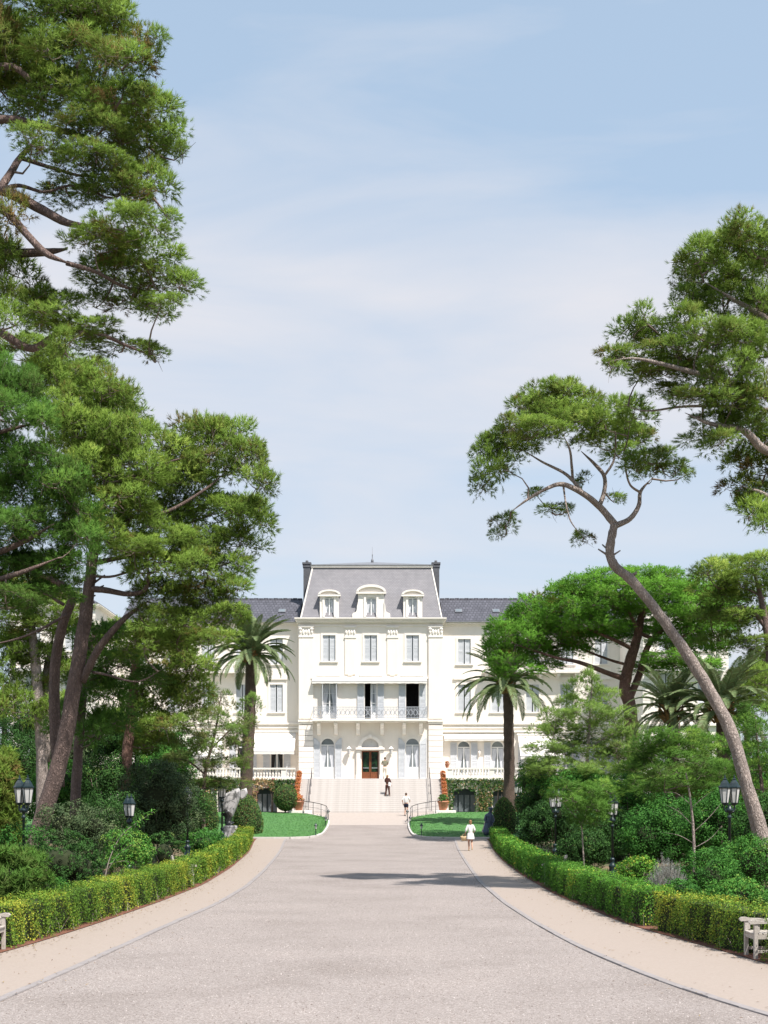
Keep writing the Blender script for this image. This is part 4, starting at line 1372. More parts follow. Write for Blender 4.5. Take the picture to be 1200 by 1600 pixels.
def tufts_in(PC, PD, rp, m, rng, flat=.75):
    """m tufts spread over the upper shell of each puff"""
    N = len(PC)
    d = unit(rng.normal(size=(N, m, 3)) + np.array([0, 0, .55]) + .5 * PD[:, None, :])
    r = rp * (.35 + .65 * rng.random((N, m, 1)) ** .6) * (.75 + .5 * rng.random((N, 1, 1)))
    C = PC[:, None, :] + d * r * np.array([1, 1, flat])
    return C.reshape(-1, 3), d.reshape(-1, 3)

def grow_twigs(PC, nodes, rng, r0=.035, sag=.12, sub=3, rp=.5):
    """connect every puff centre to the nearest branch point; nodes: (K,3)"""
    m = MB()
    nodes = np.array(nodes)
    dist = np.min(np.linalg.norm(PC[:, None, :] - nodes[None, ::max(1, len(nodes)//400), :], axis=2), axis=1)
    pool = nodes
    for i in np.argsort(dist):
        p = PC[i]
        dd = np.linalg.norm(pool - p, axis=1)
        j = int(np.argmin(dd + .15 * np.maximum(0, pool[:, 2] - p[2])))
        a = pool[j]; L = dd[j]
        if L < .12: continue
        perp = rng.normal(size=3) * L * .10
        pts = [a + (p - a) * t + perp * math.sin(PI * t) - np.array([0, 0, sag * L * math.sin(PI * t)]) for t in (0, .33, .66, 1)]
        r = r0 * min(1.6, .45 + .3 * L)
        m.tube(pts, [r * 1.1, r * .85, r * .6, r * .35], 4, cap=False)
        pool = np.vstack([pool, pts[1:]])
        for _ in range(sub):
            e = p + unit(rng.normal(size=3) + np.array([0, 0, .4])) * rp * .8
            m.tube([p, (p + e) / 2 + rng.normal(size=3) * .04, e], [r * .35, r * .25, r * .12], 3, cap=False)
    return m

def limb_mesh(pts, step=5, n=9, jit=.05):
    """pts: (x,y,z,r) -> tube with slightly uneven surface; returns MB, node list"""
    sp = smooth_path(pts, step)
    m = MB()
    m.tube([p[:3] for p in sp], [p[3] for p in sp], n, jitter=jit)
    return m, [np.array(p[:3]) for p in sp]

def px_limb(l, Y):
    """traced limb [(px,py,radius_m[,dy])] -> world points"""
    out = []
    for q in l:
        y = Y + (q[3] if len(q) > 3 else 0.0)
        p = P(q[0], q[1], y)
        out.append((p.x, p.y, p.z, q[2]))
    return out

def px_blobs(bl, Y, rng, jig=1.0, dep=1.0):
    """blobs [(px,py,rx,ry[,dy])]"""
    out = []
    for b in bl:
        y = Y + (b[4] if len(b) > 4 else rng.uniform(-jig, jig))
        p = P(b[0], b[1], y); s = y / F
        out.append((p.x, p.y, p.z, b[2]*s, b[2]*s*dep, b[3]*s))
    return out

_bough = {}
def bough_mesh(R, var, spec, mat):
    """a bough of needle pads about R metres across its half width, shared by every crown of its kind"""
    rp, cov, m, nn, L, width, spread, flat, fill, twig = spec
    k = (R, var, spec)
    if k not in _bough:
        rng = np.random.default_rng(int(R * 100) * 7 + var * 131 + int(L * 1000))
        PC, PD, _ = puffs_of([(0, 0, 0, R, R, R * .6)], rp, cov, rng, -.5)
        C, D = tufts_in(PC, PD, rp, m, rng, flat)
        V = needles(C, D, L, nn, spread, width, rng)
        C2, D2 = tufts_in(PC, PD, rp * .7, fill, rng, flat)
        V2 = needles(C2, D2, L * 1.1, 4, .8, L * .17, rng)
        pt = .16 * rng.normal(size=len(PC))
        t = np.concatenate([np.repeat(np.repeat(pt, m) + .10 * rng.normal(size=len(C)), nn), np.repeat(np.repeat(pt, fill) - .10 + .1 * rng.normal(size=len(C2)), 4)])  # inner fill is tinted darker to paint shade inside the pads
        up = np.array([0, 0, .25])
        nr = np.concatenate([np.repeat(unit(D + .7 * np.repeat(PD, m, 0) + up), nn, 0), np.repeat(unit(D2 + .7 * np.repeat(PD, fill, 0) + up), 4, 0)])
        V = np.concatenate([V, V2])
        # the twigs that carry the pads, as separate faces in a second material
        mb = grow_twigs(PC, [(0, 0, -.25 * R * .6), (0, 0, -.1 * R)], rng, twig, sub=4, rp=rp)
        tv = np.array(mb.v); T = []
        for f in mb.f:
            if len(f) == 4: T += [(f[0], f[1], f[2]), (f[0], f[2], f[3])]
            else: T.append(f[:3])
        TV = tv[np.array(T)].reshape(-1, 3)
        g = np.cross(TV[1::3] - TV[0::3], TV[2::3] - TV[0::3])
        n1, n2 = len(V) // 3, len(TV) // 3
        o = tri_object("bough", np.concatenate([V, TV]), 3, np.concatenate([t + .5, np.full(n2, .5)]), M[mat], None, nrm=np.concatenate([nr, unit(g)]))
        me = o.data
        bpy.data.objects.remove(o)
        me.materials.append(M['twig'])
        me.polygons.foreach_set("material_index", np.concatenate([np.zeros(n1, np.int32), np.ones(n2, np.int32)]))
        _bough[k] = me
    return _bough[k]

NEAR = (.36, 1.25, 26, 22, .15, .0105, .5, .75, 22, .026)
MID = (.48, 1.2, 26, 18, .20, .017, .5, .75, 20, .032)
FAR = (.58, 1.15, 24, 13, .25, .027, .5, .75, 18, .035)
UMB = (.50, 1.3, 26, 14, .18, .022, .5, .85, 20, .035)
YOUNG = (.38, .95, 24, 13, .18, .017, .5, .75, 12, .02)
WISP = (.40, .80, 24, 13, .20, .016, .55, .75, 7, .02)

def pine(name, label, base, Y, limbs, blobs, mat='pine', bark='bark', spec=MID, seed=1, jig=1.6, dep=1.0, group=None, cat="tree", tint=0.0, trunk_n=10, rk=1.0, stubs=0, grow=1.0):
    """limbs[0] is the trunk; every limb and bough is traced in the photo and given its own distance"""
    rng = np.random.default_rng(seed)
    x = (base - 600) * Y / F
    root = thing(name, (x, Y, ground(x, Y) - .05), label, cat, group)
    nodes = []
    for i, l in enumerate(limbs):
        w = [(q[0], q[1], q[2], q[3] * rk) for q in px_limb(l, Y)]
        if i > 0: w[-1] = (*w[-1][:3], w[-1][3] * .3)
        if i == 0:
            p0 = w[0]
            w = [(x, Y, ground(x, Y) - .2, p0[3] * 1.25)] + w if p0[2] - ground(x, Y) > .3 else [(p0[0], p0[1], ground(x, Y) - .2, p0[3]*1.15)] + w[1:]
        mb, nd = limb_mesh(w, 5, trunk_n if i == 0 else 7, .09 if i == 0 else .05)
        nodes += nd[len(nd)//4 if i == 0 else 0:]
        mb.build("trunk" if i == 0 else "limb", M[bark], root)
        if i == 0:
            for q in range(stubs):      # broken branch stubs
                e = nd[int(len(nd) * (.25 + .6 * rng.random()))]; a = rng.random() * 2 * PI
                r_ = w[len(w)//2][3]
                d_ = np.array([math.cos(a), math.sin(a), .35 + .4 * rng.random()]); ln = r_ * (1.5 + 1.6 * rng.random())
                MB().tube([e, e + d_ * r_ * .9, e + d_ * ln], [r_ * .34, r_ * .22, r_ * .13], 6).build("branch_stub", M[bark], root)
    B = px_blobs(blobs, Y, rng, jig, dep)
    PC = np.array([(b[0], b[1], b[2] - .15 * b[5]) for b in B])
    grow_twigs(PC, nodes, rng, spec[9] * 1.5, sub=2, rp=spec[0] * 1.5).build("branching", M['twig'], root, kind='stuff')
    for (bx, by, bz, rx, ry, rz) in B:
        rx *= grow; rz *= grow
        R = min((.45, .7, 1.05, 1.5), key=lambda c: abs(math.log(c / rx)))
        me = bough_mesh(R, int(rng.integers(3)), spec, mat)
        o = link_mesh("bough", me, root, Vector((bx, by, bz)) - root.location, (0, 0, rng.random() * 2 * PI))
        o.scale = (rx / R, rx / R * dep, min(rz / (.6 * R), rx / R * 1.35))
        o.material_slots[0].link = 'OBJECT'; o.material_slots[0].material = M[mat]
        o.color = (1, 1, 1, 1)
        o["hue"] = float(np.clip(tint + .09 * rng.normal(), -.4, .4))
    return root

def shrub(name, label, px, py, Y, rx, ry, mat='green_shrub', leaf=.07, n=None, dens=1.0, kind='broad', seed=1, blobs=None, group=None, cat="shrub", rpf=.38, stems=4, core=.45, tint=(.5,.18), spread=.6, m=22, smooth=False):
    """rounded bush standing on the ground; px,py = middle of its mass"""
    rng = np.random.default_rng(seed)
    c = P(px, py, Y); s = Y / F
    if kind == 'broad': leaf *= 1.15
    gz = ground(c.x, c.y)
    root = thing(name, (c.x, c.y, gz), label, cat, group)
    bl = blobs or [(0, 0, 1, 1)]
    B = []
    for (ox, oz, fx, fz) in bl:
        B.append((c.x + ox*rx*s, c.y + rng.uniform(-.2,.2)*rx*s*(0 if len(bl) == 1 else 1), c.z + oz*ry*s, rx*s*fx, rx*s*fx*.9, ry*s*fz))
    # bring the mass down to the soil
    low = min(b[2] - b[5] for b in B)
    if low > gz + .1:
        B.append((c.x, c.y, (gz + c.z) / 2, rx*s*.8, rx*s*.75, max(.3, (c.z - gz) / 2 + .1)))
    rp = max(.12, rpf * min(min(b[3], b[5]) for b in B))
    PC, PD, _ = puffs_of(B, rp, 1.5 * dens, rng, -.75)
    if smooth:
        PC = []; PD = []
        for (x, y, z, a, b_, c_) in B:
            k = int(14 * (a*c_ + a*b_ + b_*c_) / 3 / rp**2)
            d = unit(rng.normal(size=(k, 3))); PC.append(np.array([x, y, z]) + d * np.array([a, b_, c_]) * .93); PD.append(d)
        PC = np.concatenate(PC); PD = np.concatenate(PD)
    keep = PC[:, 2] > gz + .02
    PC, PD = PC[keep], PD[keep]
    if kind == 'needle':
        C, D = tufts_in(PC, PD, rp, m, rng)
        nn = 9
        V = needles(C, D, leaf, nn, spread, leaf * .13, rng)
        t = np.repeat(np.repeat(tint[0] + tint[1] * rng.normal(size=len(PC)), m) + .1 * rng.normal(size=len(C)), nn)
        nr = np.repeat(unit(D + .5 * np.repeat(PD, m, 0) + np.array([0, 0, .25])), nn, 0)
        tri_object("foliage", V, 3, t, M[mat], root, nrm=nr)
    else:
        mm = max(6, int(n or 5.6 * dens * (rp / leaf) ** 2))
        C, D = tufts_in(PC, PD, rp * (.35 if smooth else 1), mm, rng, 1.0)
        k = C[:, 2] > gz
        t = np.repeat(tint[0] + tint[1] * rng.normal(size=len(PC)), mm) + .16 * rng.normal(size=len(C))
        V = leaves(C[k], D[k], leaf, leaf * (.55 if Y <= 45 else .85), rng, tri=Y > 45)
        nr = unit(D[k] + .6 * unit(C[k] - np.array([c.x, c.y, c.z - .2 * ry * s])) + np.array([0, 0, .3]) + .45 * rng.normal(size=(int(k.sum()), 3)))
        if Y > 45: tri_object("foliage", np.delete(V.reshape(-1, 4, 3), 3, 1).reshape(-1, 3) if False else V.reshape(-1, 4, 3)[:, [0, 1, 3]].reshape(-1, 3) * 1.0, 3, t[k], M[mat], root, nrm=nr)
        else: tri_object("foliage", V, 4, t[k], M[mat], root, nrm=nr)
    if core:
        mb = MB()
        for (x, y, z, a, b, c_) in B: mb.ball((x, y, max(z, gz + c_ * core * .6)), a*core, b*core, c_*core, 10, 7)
        mb.build("shade_core", M['core'], root)
    for i in range(stems):
        a = rng.uniform(0, 2*PI); e = (c.x + rx*s*.5*math.cos(a), c.y + rx*s*.5*math.sin(a), c.z)
        MB().tube([(c.x + .06*math.cos(a), c.y + .06*math.sin(a), gz - .05), ((c.x+e[0])/2, (c.y+e[1])/2, (gz+c.z)/2 + .1), e], [.03, .022, .012], 5).build("stem", M['twig'], root)
    return root

# ------------------------------------------------------------------ grass of the lawns
for C, lab in zip(LAWN_PTS, ("short grass blades of the left lawn", "short grass blades of the right lawn")):
    rng = np.random.default_rng(3)
    n = len(C)
    V = needles(C, np.tile([0., 0., 1.], (n, 1)), .05, 2, .5, .03, rng)
    tag(tri_object("grass", V, 3, np.repeat(.5 + .22 * np.sin(C[:, 0] * .9 + .6 * np.sin(C[:, 1] * .8)) * .6 + .15 * rng.normal(size=n), 2), M['grass'], None), lab, "grass", None, 'stuff')

# ------------------------------------------------------------------ hedges
def hedge(label, edge, side, y0, y1, mat, seed, h=.82, wd=.85, dens=600, leaf=.055, group="clipped hedges along the footpaths"):
    """clipped hedge following the path edge; side -1 left, +1 right"""
    rng = np.random.default_rng(seed)
    ys = np.arange(y0, y1 + .001, .25)
    inn = np.array([edge(v) for v in ys]) + side * .12
    # true normals to the edge curve
    tx = np.gradient(inn, ys); nrm = np.stack([np.ones_like(tx), -tx], 1) * side; nrm = unit(nrm)
    seglen = np.sqrt(1 + tx**2) * .25
    total = seglen.sum()
    mid = len(ys) // 2
    root = thing("hedge", (inn[mid] + side*.4, ys[mid], rise(ys[mid])), label, "hedge", group)
    def at(u, v, w):
        """u along (0..1), v across (0..1), w height (0..1)"""
        k = u * (len(ys) - 1)
        X = np.interp(k, np.arange(len(ys)), inn); Yv = np.interp(k, np.arange(len(ys)), ys)
        nx = np.interp(k, np.arange(len(ys)), nrm[:, 0]); ny = np.interp(k, np.arange(len(ys)), nrm[:, 1])
        z = np.array([rise(a) for a in Yv])
        bulge = .06*np.sin(k*.83 + seed) + .05*np.sin(k*2.1 + w*5) + .035*np.sin(k*4.7 + w*3)
        hh = h * (1 + .04*np.sin(k*.5 + seed*2) + .035*np.sin(k*1.7) + .025*np.sin(k*5.3 + v*4))
        vv = v * wd + np.where(v < .5, -bulge, bulge)
        return np.stack([X + nx*vv, Yv + ny*vv, z + .03 + w*hh], 1), nx, ny
    near = np.clip(60.0 / ((y0 + y1) / 2), .45, 1.6)
    lf = leaf * np.clip(((y0 + y1) / 2) / 42.0, .85, 1.7)
    dn = dens * (leaf / lf) ** 2 * 1.1
    Vs, ts, Ns = [], [], []
    for face, area in (('front', h*total*1.9), ('top', wd*total), ('back', h*total*.5), ('end0', wd*h), ('end1', wd*h)):
        n = int(area * dn)
        u = rng.random(n); a = rng.random(n)
        depth = rng.random(n) ** 2 * .16
        if face == 'front': C, nx, ny = at(u, depth/wd, a**.85); D = np.stack([-nx, -ny, .15*np.ones(n)], 1)
        elif face == 'back': C, nx, ny = at(u, 1-depth/wd, a); D = np.stack([nx, ny, .15*np.ones(n)], 1)
        elif face == 'top': C, nx, ny = at(u, a, 1-depth/h); D = np.stack([np.zeros(n), np.zeros(n), np.ones(n)], 1)
        else:
            uu = np.full(n, 0.0 if face == 'end0' else 1.0); C, nx, ny = at(uu, a, u)
            dirv = -1 if face == 'end0' else 1
            C[:, 1] += dirv * (.04 - depth); D = np.stack([np.zeros(n), np.full(n, dirv), np.zeros(n)], 1)
        C = C + rng.normal(size=C.shape) * .022
        C[:, 2] = np.maximum(C[:, 2], .04)
        Vs.append(leaves(C, D, lf, lf*.55, rng, .25)); Ns.append(unit(D + .35*rng.normal(size=D.shape) + np.array([0, 0, .2])))
        k = C[:, 0]*1.3 + C[:, 1]*.9
        patch = .5 + .16*np.sin(k*.8 + seed) + .12*np.sin(k*2.3 + C[:, 2]*3)
        ts.append(patch + .2*rng.normal(size=n))
    tri_object("foliage", np.concatenate(Vs), 4, np.concatenate(ts), M[mat], root, nrm=np.concatenate(Ns))
    # solid core, its dark colour standing for shade inside the hedge
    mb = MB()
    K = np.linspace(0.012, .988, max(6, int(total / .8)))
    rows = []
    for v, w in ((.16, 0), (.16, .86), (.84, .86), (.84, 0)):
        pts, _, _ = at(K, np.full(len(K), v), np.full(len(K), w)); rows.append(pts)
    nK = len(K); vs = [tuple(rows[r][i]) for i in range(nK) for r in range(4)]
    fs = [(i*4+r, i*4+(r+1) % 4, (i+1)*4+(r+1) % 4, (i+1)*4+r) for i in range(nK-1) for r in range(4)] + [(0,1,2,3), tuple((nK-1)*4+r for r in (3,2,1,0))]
    mb.add(vs, fs); mb.build("shade_core", M['core'], root)
    # bare stems at the foot
    mb = MB()
    for _ in range(int(total * 1.6)):
        u = np.array([rng.random()]); a, nx, ny = at(u, np.array([.06]), np.array([0.])); b, _, _ = at(np.clip(u + rng.normal()*.004, 0, 1), np.array([.02 + .05*rng.random()]), np.array([.2 + .2*rng.random()]))
        mb.tube([a[0], (a[0]+b[0])/2 + rng.normal(size=3)*.02, b[0]], [.009, .007, .004], 3, cap=False)
    mb.build("stem_work", M['pale_stem'], root, kind='stuff')
    return root

# bench niches interrupt the hedges
def y_at(edge, px):
    lo, hi = 14.0, 95.0
    f = lambda y: 600 + edge(y) * F / y
    s = f(lo) - f(hi)
    for _ in range(50):
        m = (lo + hi) / 2
        if (f(m) - px) * s > 0: lo = m
        else: hi = m
    return (lo + hi) / 2
yL_near, yL_gap = y_at(HL, 20), y_at(HL, 314)
yR_gap, yR_mid, yR_near = y_at(HR, 840), y_at(HR, 1006), y_at(HR, 1150)
hedge("long low clipped golden green hedge along the left path", HL, -1, yL_near + .1, yL_gap - .38, 'hedge', 1)
hedge("short clipped hedge behind the chair niche running to the left lawn", HL, -1, yL_gap + .38, 91.3, 'hedge', 2)
hedge("clipped hedge from the right lawn down to the first chair niche", HR, 1, yR_gap + .38, 91.0, 'hedge_green', 3)
hedge("clipped green hedge between the chair niche and the hedge gap on the right", HR, 1, yR_mid + .5, yR_gap - .38, 'hedge_green', 4)
hedge("near clipped hedge with golden tips beside the pale chair on the right", HR, 1, yR_near + .05, yR_mid - .25, 'hedge', 5)
hedge("nearest stub of clipped hedge at the right edge of the picture", HR, 1, yR_near - 3.6, yR_near - .95, 'hedge', 6)
hedge("nearest stub of clipped hedge at the left edge of the picture", HL, -1, yL_near - 3.5, yL_near - .95, 'hedge', 7)

# ------------------------------------------------------------------ pines on the left
pine("pine_tree", "tall pine reaching in from the top left corner with bare grey limbs", -170, 34,
  [[(-170,1500,.45),(-150,1000,.40),(-110,600,.34),(-80,300,.26),(-50,50,.18),(-20,-150,.08)],
   [(-85,330,.20),(-40,296,.18),(0,296,.15,-.5),(55,322,.13,-.8),(105,348,.10,-1),(150,353,.05,-1.2)],
   [(-80,345,.16),(-30,325,.14,-.5),(8,330,.12,-1),(42,366,.10,-1.4),(72,396,.09,-1.6),(108,412,.06,-1.8)],
   [(-95,420,.17),(-40,400,.15),(20,396,.13,.5),(70,394,.11,.6),(105,389,.09,.6)],
   [(-100,490,.15),(-40,505,.12),(5,522,.11,-.3),(50,545,.10,-.5),(95,519,.08,-.6),(150,520,.06,-.4),(205,543,.04,0),(250,560,.02,.2)],
   [(0,296,.12,-.5),(18,268,.10,-.2),(34,243,.08,.2),(60,215,.06,.5)],
   [(-60,200,.14),(10,186,.11),(70,198,.09,.4),(125,212,.07,.6),(185,232,.04,.8)],
   [(-50,110,.12),(20,105,.09),(60,135,.07),(110,138,.06),(160,150,.03)],
   [(30,246,.07,.2),(80,262,.05,.2),(130,275,.035),(170,270,.02)],
   [(2,297,.07,-.5),(30,290,.055,-.2),(70,300,.04),(110,290,.03),(150,300,.02)],
   [(104,411,.065,-1.75),(150,425,.05,-1.2),(200,450,.04,.5),(260,455,.02,.5)]],
  [(50,20,100,40),(130,25,70,42),(185,50,42,40),(225,62,22,16),(-30,80,70,60),(40,100,75,40),(120,100,75,40),(190,105,48,30),
   (30,160,60,30),(110,165,70,32),(180,165,60,30),(225,185,50,28),(268,215,24,18),(150,210,60,24),(230,225,48,22),(285,240,12,9),
   (50,225,40,18),(140,262,60,22),(200,255,50,24),(190,300,60,24),(235,300,30,24),(110,305,40,14),(260,345,18,10),
   (195,358,62,26),(150,390,45,22),(215,400,55,22),(180,430,60,20),(240,440,40,20),(280,450,28,14),(250,480,40,14),(205,480,30,12),
   (15,345,30,30),(8,430,35,40),(-20,400,40,60),(35,480,45,28),(80,475,40,18),(10,520,30,22),(130,515,50,14),(180,540,50,12),(235,555,22,10),(105,555,24,20),(70,500,40,16),(150,480,30,10)],
  spec=NEAR, seed=21, jig=1.7, tint=-.06, rk=.85)

pine("pine_tree", "leaning two-stemmed pine with a broad crown behind the left clipped bush", 58, 60,
  [[(58,1310,.46),(95,1185,.42),(118,1060,.37),(134,960,.33),(141,905,.28),(150,840,.22),(165,760,.16),(160,680,.10),(150,610,.05)],
   [(92,1230,.30,1.2),(86,1130,.29,1.2),(86,1040,.27,1),(98,975,.25,.6),(112,930,.2,.3),(80,905,.14,0),(40,890,.1,-.3)],
   [(128,1065,.20),(150,1020,.20,-.3),(172,990,.18,-.5),(196,965,.14,-.5),(230,940,.08,-.2)],
   [(140,920,.18),(165,922,.16,-.4),(200,928,.13,-.6),(226,922,.11,-.6),(232,900,.09,-.6),(228,870,.06,-.5)],
   [(150,840,.14),(200,810,.11,-.5),(260,800,.09,-.6),(320,765,.07,-.3),(350,740,.04)],
   [(145,880,.14),(200,870,.11,.5),(270,865,.09,.8),(330,850,.06,1),(380,830,.03,1)],
   [(165,760,.10),(220,740,.08),(270,720,.05),(320,710,.03)],
   [(145,900,.08),(180,900,.06,-.9),(240,880,.05,-1),(300,880,.03,-1)],
   [(145,1050,.07),(170,1055,.06,-.6),(215,1065,.04,-.6),(255,1045,.02,-.6)],
   [(100,945,.09),(60,925,.07,-.6),(20,950,.05,-.8),(-20,945,.03,-.8)],
   [(105,960,.08),(60,985,.06,-.6),(20,1000,.05,-.8),(-30,1010,.03,-.8)]],
  [(40,560,60,26),(95,590,50,30),(140,595,36,24),(150,640,55,36),(185,640,36,34),(100,650,50,34),(200,690,40,30),(150,700,50,34),(100,720,45,30),(200,740,48,32),(155,770,52,34),
   (235,700,30,24),(268,720,32,24),(310,690,45,28),(350,690,42,32),(380,720,34,32),(400,760,26,26),(330,735,50,30),(290,760,50,30),(245,770,50,32),(405,810,24,24),(375,810,44,26),(330,800,50,28),(280,810,50,28),
   (225,820,50,30),(375,850,40,20),(320,850,48,24),(265,855,48,28),(345,890,42,22),(295,895,48,28),(240,890,44,28),(360,925,30,16),(310,935,48,24),(255,935,48,26),(200,860,40,22),(350,965,34,18),(300,975,46,22),(245,975,40,22),(330,1005,40,16),(280,1015,44,18),(225,1010,34,20),(90,920,40,18),(60,890,45,20),(160,620,40,28,-2.2),(175,690,42,30,-2.6),(150,740,44,28,-2.8),(180,790,46,26,-2.8),(165,840,40,22,-2.6),(120,680,44,30,-2.4),(210,860,40,18,-2.6),(130,820,36,22,-2.6),(60,600,40,30,-1.5),(110,780,36,26,-2.4)],
  spec=MID, seed=22, jig=2.2, tint=.04, rk=.82, stubs=8)

pine("pine_tree", "deep green pine whose dense boughs hang over the left edge", -150, 46,
  [[(-150,1500,.35),(-140,1100,.30),(-130,850,.24),(-110,650,.15),(-90,560,.07)],
   [(-135,900,.13),(-60,875,.11),(0,862,.10,-.5),(45,842,.08,-.8),(85,818,.05,-1)],
   [(-138,950,.12),(-60,920,.10),(0,905,.09,-.8),(40,892,.07,-1),(90,872,.04,-1)],
   [(-120,720,.10),(-50,690,.08),(20,670,.06,-.5),(60,660,.03,-.5)]],
  [(10,600,44,34),(45,620,34,30),(0,650,50,30),(60,660,25,20),(-40,620,60,60),(10,720,48,34),(55,730,45,28),(95,760,38,26),(30,770,50,30),(80,800,45,26),(125,800,26,20),(-30,780,50,50),(20,830,50,28),(70,840,45,24),(120,845,34,22),(140,880,20,20),(95,885,40,20),(40,890,48,22),(0,890,40,30),(60,930,55,16),(10,940,45,20)],
  mat='pine_deep', spec=NEAR, seed=23, jig=1.4)

pine("pine_tree", "pale straight trunked pine seen behind the leaning pine", 66, 84,
  [[(66,1200,.33),(60,1100,.31),(55,1030,.28),(46,960,.2),(40,920,.1)],
   [(72,1190,.26,.6),(74,1100,.24,.8),(72,1050,.2,1),(84,990,.12,1)]],
  [(40,930,50,28),(90,955,45,26),(10,970,45,26),(60,985,40,16),(30,1020,36,24),(8,1060,34,30),(110,985,34,18),(20,1110,30,26),(70,1030,34,18),(100,1060,34,22),(50,1080,30,20),(90,1110,30,18),(10,1010,40,22)],
  bark='bark_pale', spec=FAR, seed=24)
pine("pine_tree", "slim dark trunked pine just right of the leaning pine", 118, 66,
  [[(118,1260,.24),(122,1180,.22),(128,1100,.2),(132,1040,.17),(150,980,.1)],
   [(130,1080,.07),(165,1062,.05),(210,1062,.04),(250,1050,.02)]],
  [(150,1000,40,22),(185,1040,40,20),(165,1090,30,22),(120,1110,28,18),(240,1060,30,14),(150,1150,28,24),(100,1150,26,20),(175,1130,26,18),(140,1060,30,16)],
  mat='pine_deep', spec=MID, seed=25)
pine("pine_tree", "reddish trunked pine standing between the dark shrub and the hotel", 198, 86,
  [[(196,1215,.34),(204,1130,.32),(210,1060,.28),(216,1010,.22),(220,960,.12)],
   [(210,1080,.10),(240,1060,.08),(275,1050,.05)]],
  [(215,1000,55,24),(260,1040,50,26),(300,1045,34,20),(250,1085,50,26),(225,1120,44,24),(285,1100,34,22),(190,1040,34,20),(260,1140,40,20),(170,1080,34,20),(160,1010,36,18),(300,1080,30,18),(180,1130,34,18),(240,1165,40,16),(290,1000,36,16)],
  bark='bark_red', spec=FAR, seed=26)
pine("young_pine", "loose young pine in front of the left palm trunk", 318, 90,
  [[(318,1250,.12),(322,1200,.10),(335,1150,.07),(342,1110,.04),(346,1080,.02)],
   [(320,1210,.06),(295,1190,.05),(275,1185,.03)], [(330,1170,.05),(360,1140,.04),(392,1112,.02)]],
  [(345,1100,18,22),(330,1125,28,18),(300,1130,24,16),(350,1145,34,16),(392,1105,16,18),(380,1130,20,12),(285,1160,34,18),(330,1165,40,18),(372,1165,24,12),(300,1190,44,16),(350,1195,36,14),(385,1190,12,10),(300,1222,50,12),(350,1228,44,12)],
  mat='wispy', spec=WISP, seed=27, tint=-.05)

# ------------------------------------------------------------------ pines on the right
pine("pine_tree", "slender leaning pine with bare twisted trunk and open crown against the sky", 1192, 47,
  [[(1192,1320,.37),(1166,1225,.31),(1142,1145,.29),(1112,1085,.27),(1072,1020,.25),(1030,960,.23),(988,908,.22),(962,886,.21),(953,866,.20),(955,842,.19),(961,818,.18)],
   [(961,820,.17),(938,793,.15),(912,772,.13,-.3),(880,757,.11,-.5),(855,763,.08,-.6),(825,780,.06,-.8),(798,800,.03,-.8)],
   [(912,772,.09,-.3),(896,752,.08,-.2),(880,738,.07),(848,722,.05,.3),(815,702,.03,.5)],
   [(936,792,.11),(944,768,.10,.3),(944,744,.09,.4),(930,726,.08,.5),(908,705,.05,.5)],
   [(895,752,.07),(893,725,.06,-.4),(890,702,.05,-.5),(880,680,.03,-.5)],
   [(961,822,.14),(985,810,.12,.2),(998,790,.10,.4),(1001,768,.08,.6),(1018,748,.05,.8)],
   [(1001,770,.06),(985,758,.05,-.3),(978,735,.04,-.4),(975,705,.02,-.5)],
   [(944,744,.06),(958,722,.05),(962,700,.03)],
   [(880,757,.05),(884,785,.035,-.6),(892,815,.03,-.6),(912,840,.02,-.6)]],
  [(860,622,40,20),(895,628,40,22),(825,645,36,20),(870,655,52,22),(800,668,28,16),(840,675,44,18),(900,665,40,20),(785,695,28,18),(815,700,30,14),(760,712,18,16),(765,745,24,20),(752,768,16,14),(795,735,22,12),(930,690,30,14),
   (955,650,26,16),(985,655,28,18),(975,678,40,16),(945,668,24,14),(1000,690,24,14),(975,715,26,10),(1010,720,30,14),(1040,715,18,10),(1055,738,22,11),(1020,745,20,10),(995,735,20,10),(790,820,18,11),(780,835,10,8),(862,800,18,6),(880,795,12,6),(910,845,14,9),(912,752,10,8),(1072,742,10,6),(840,775,14,6),(960,780,14,6)],
  bark='bark_pale', spec=NEAR, seed=31, jig=1.3, tint=.08, rk=.72, stubs=7)

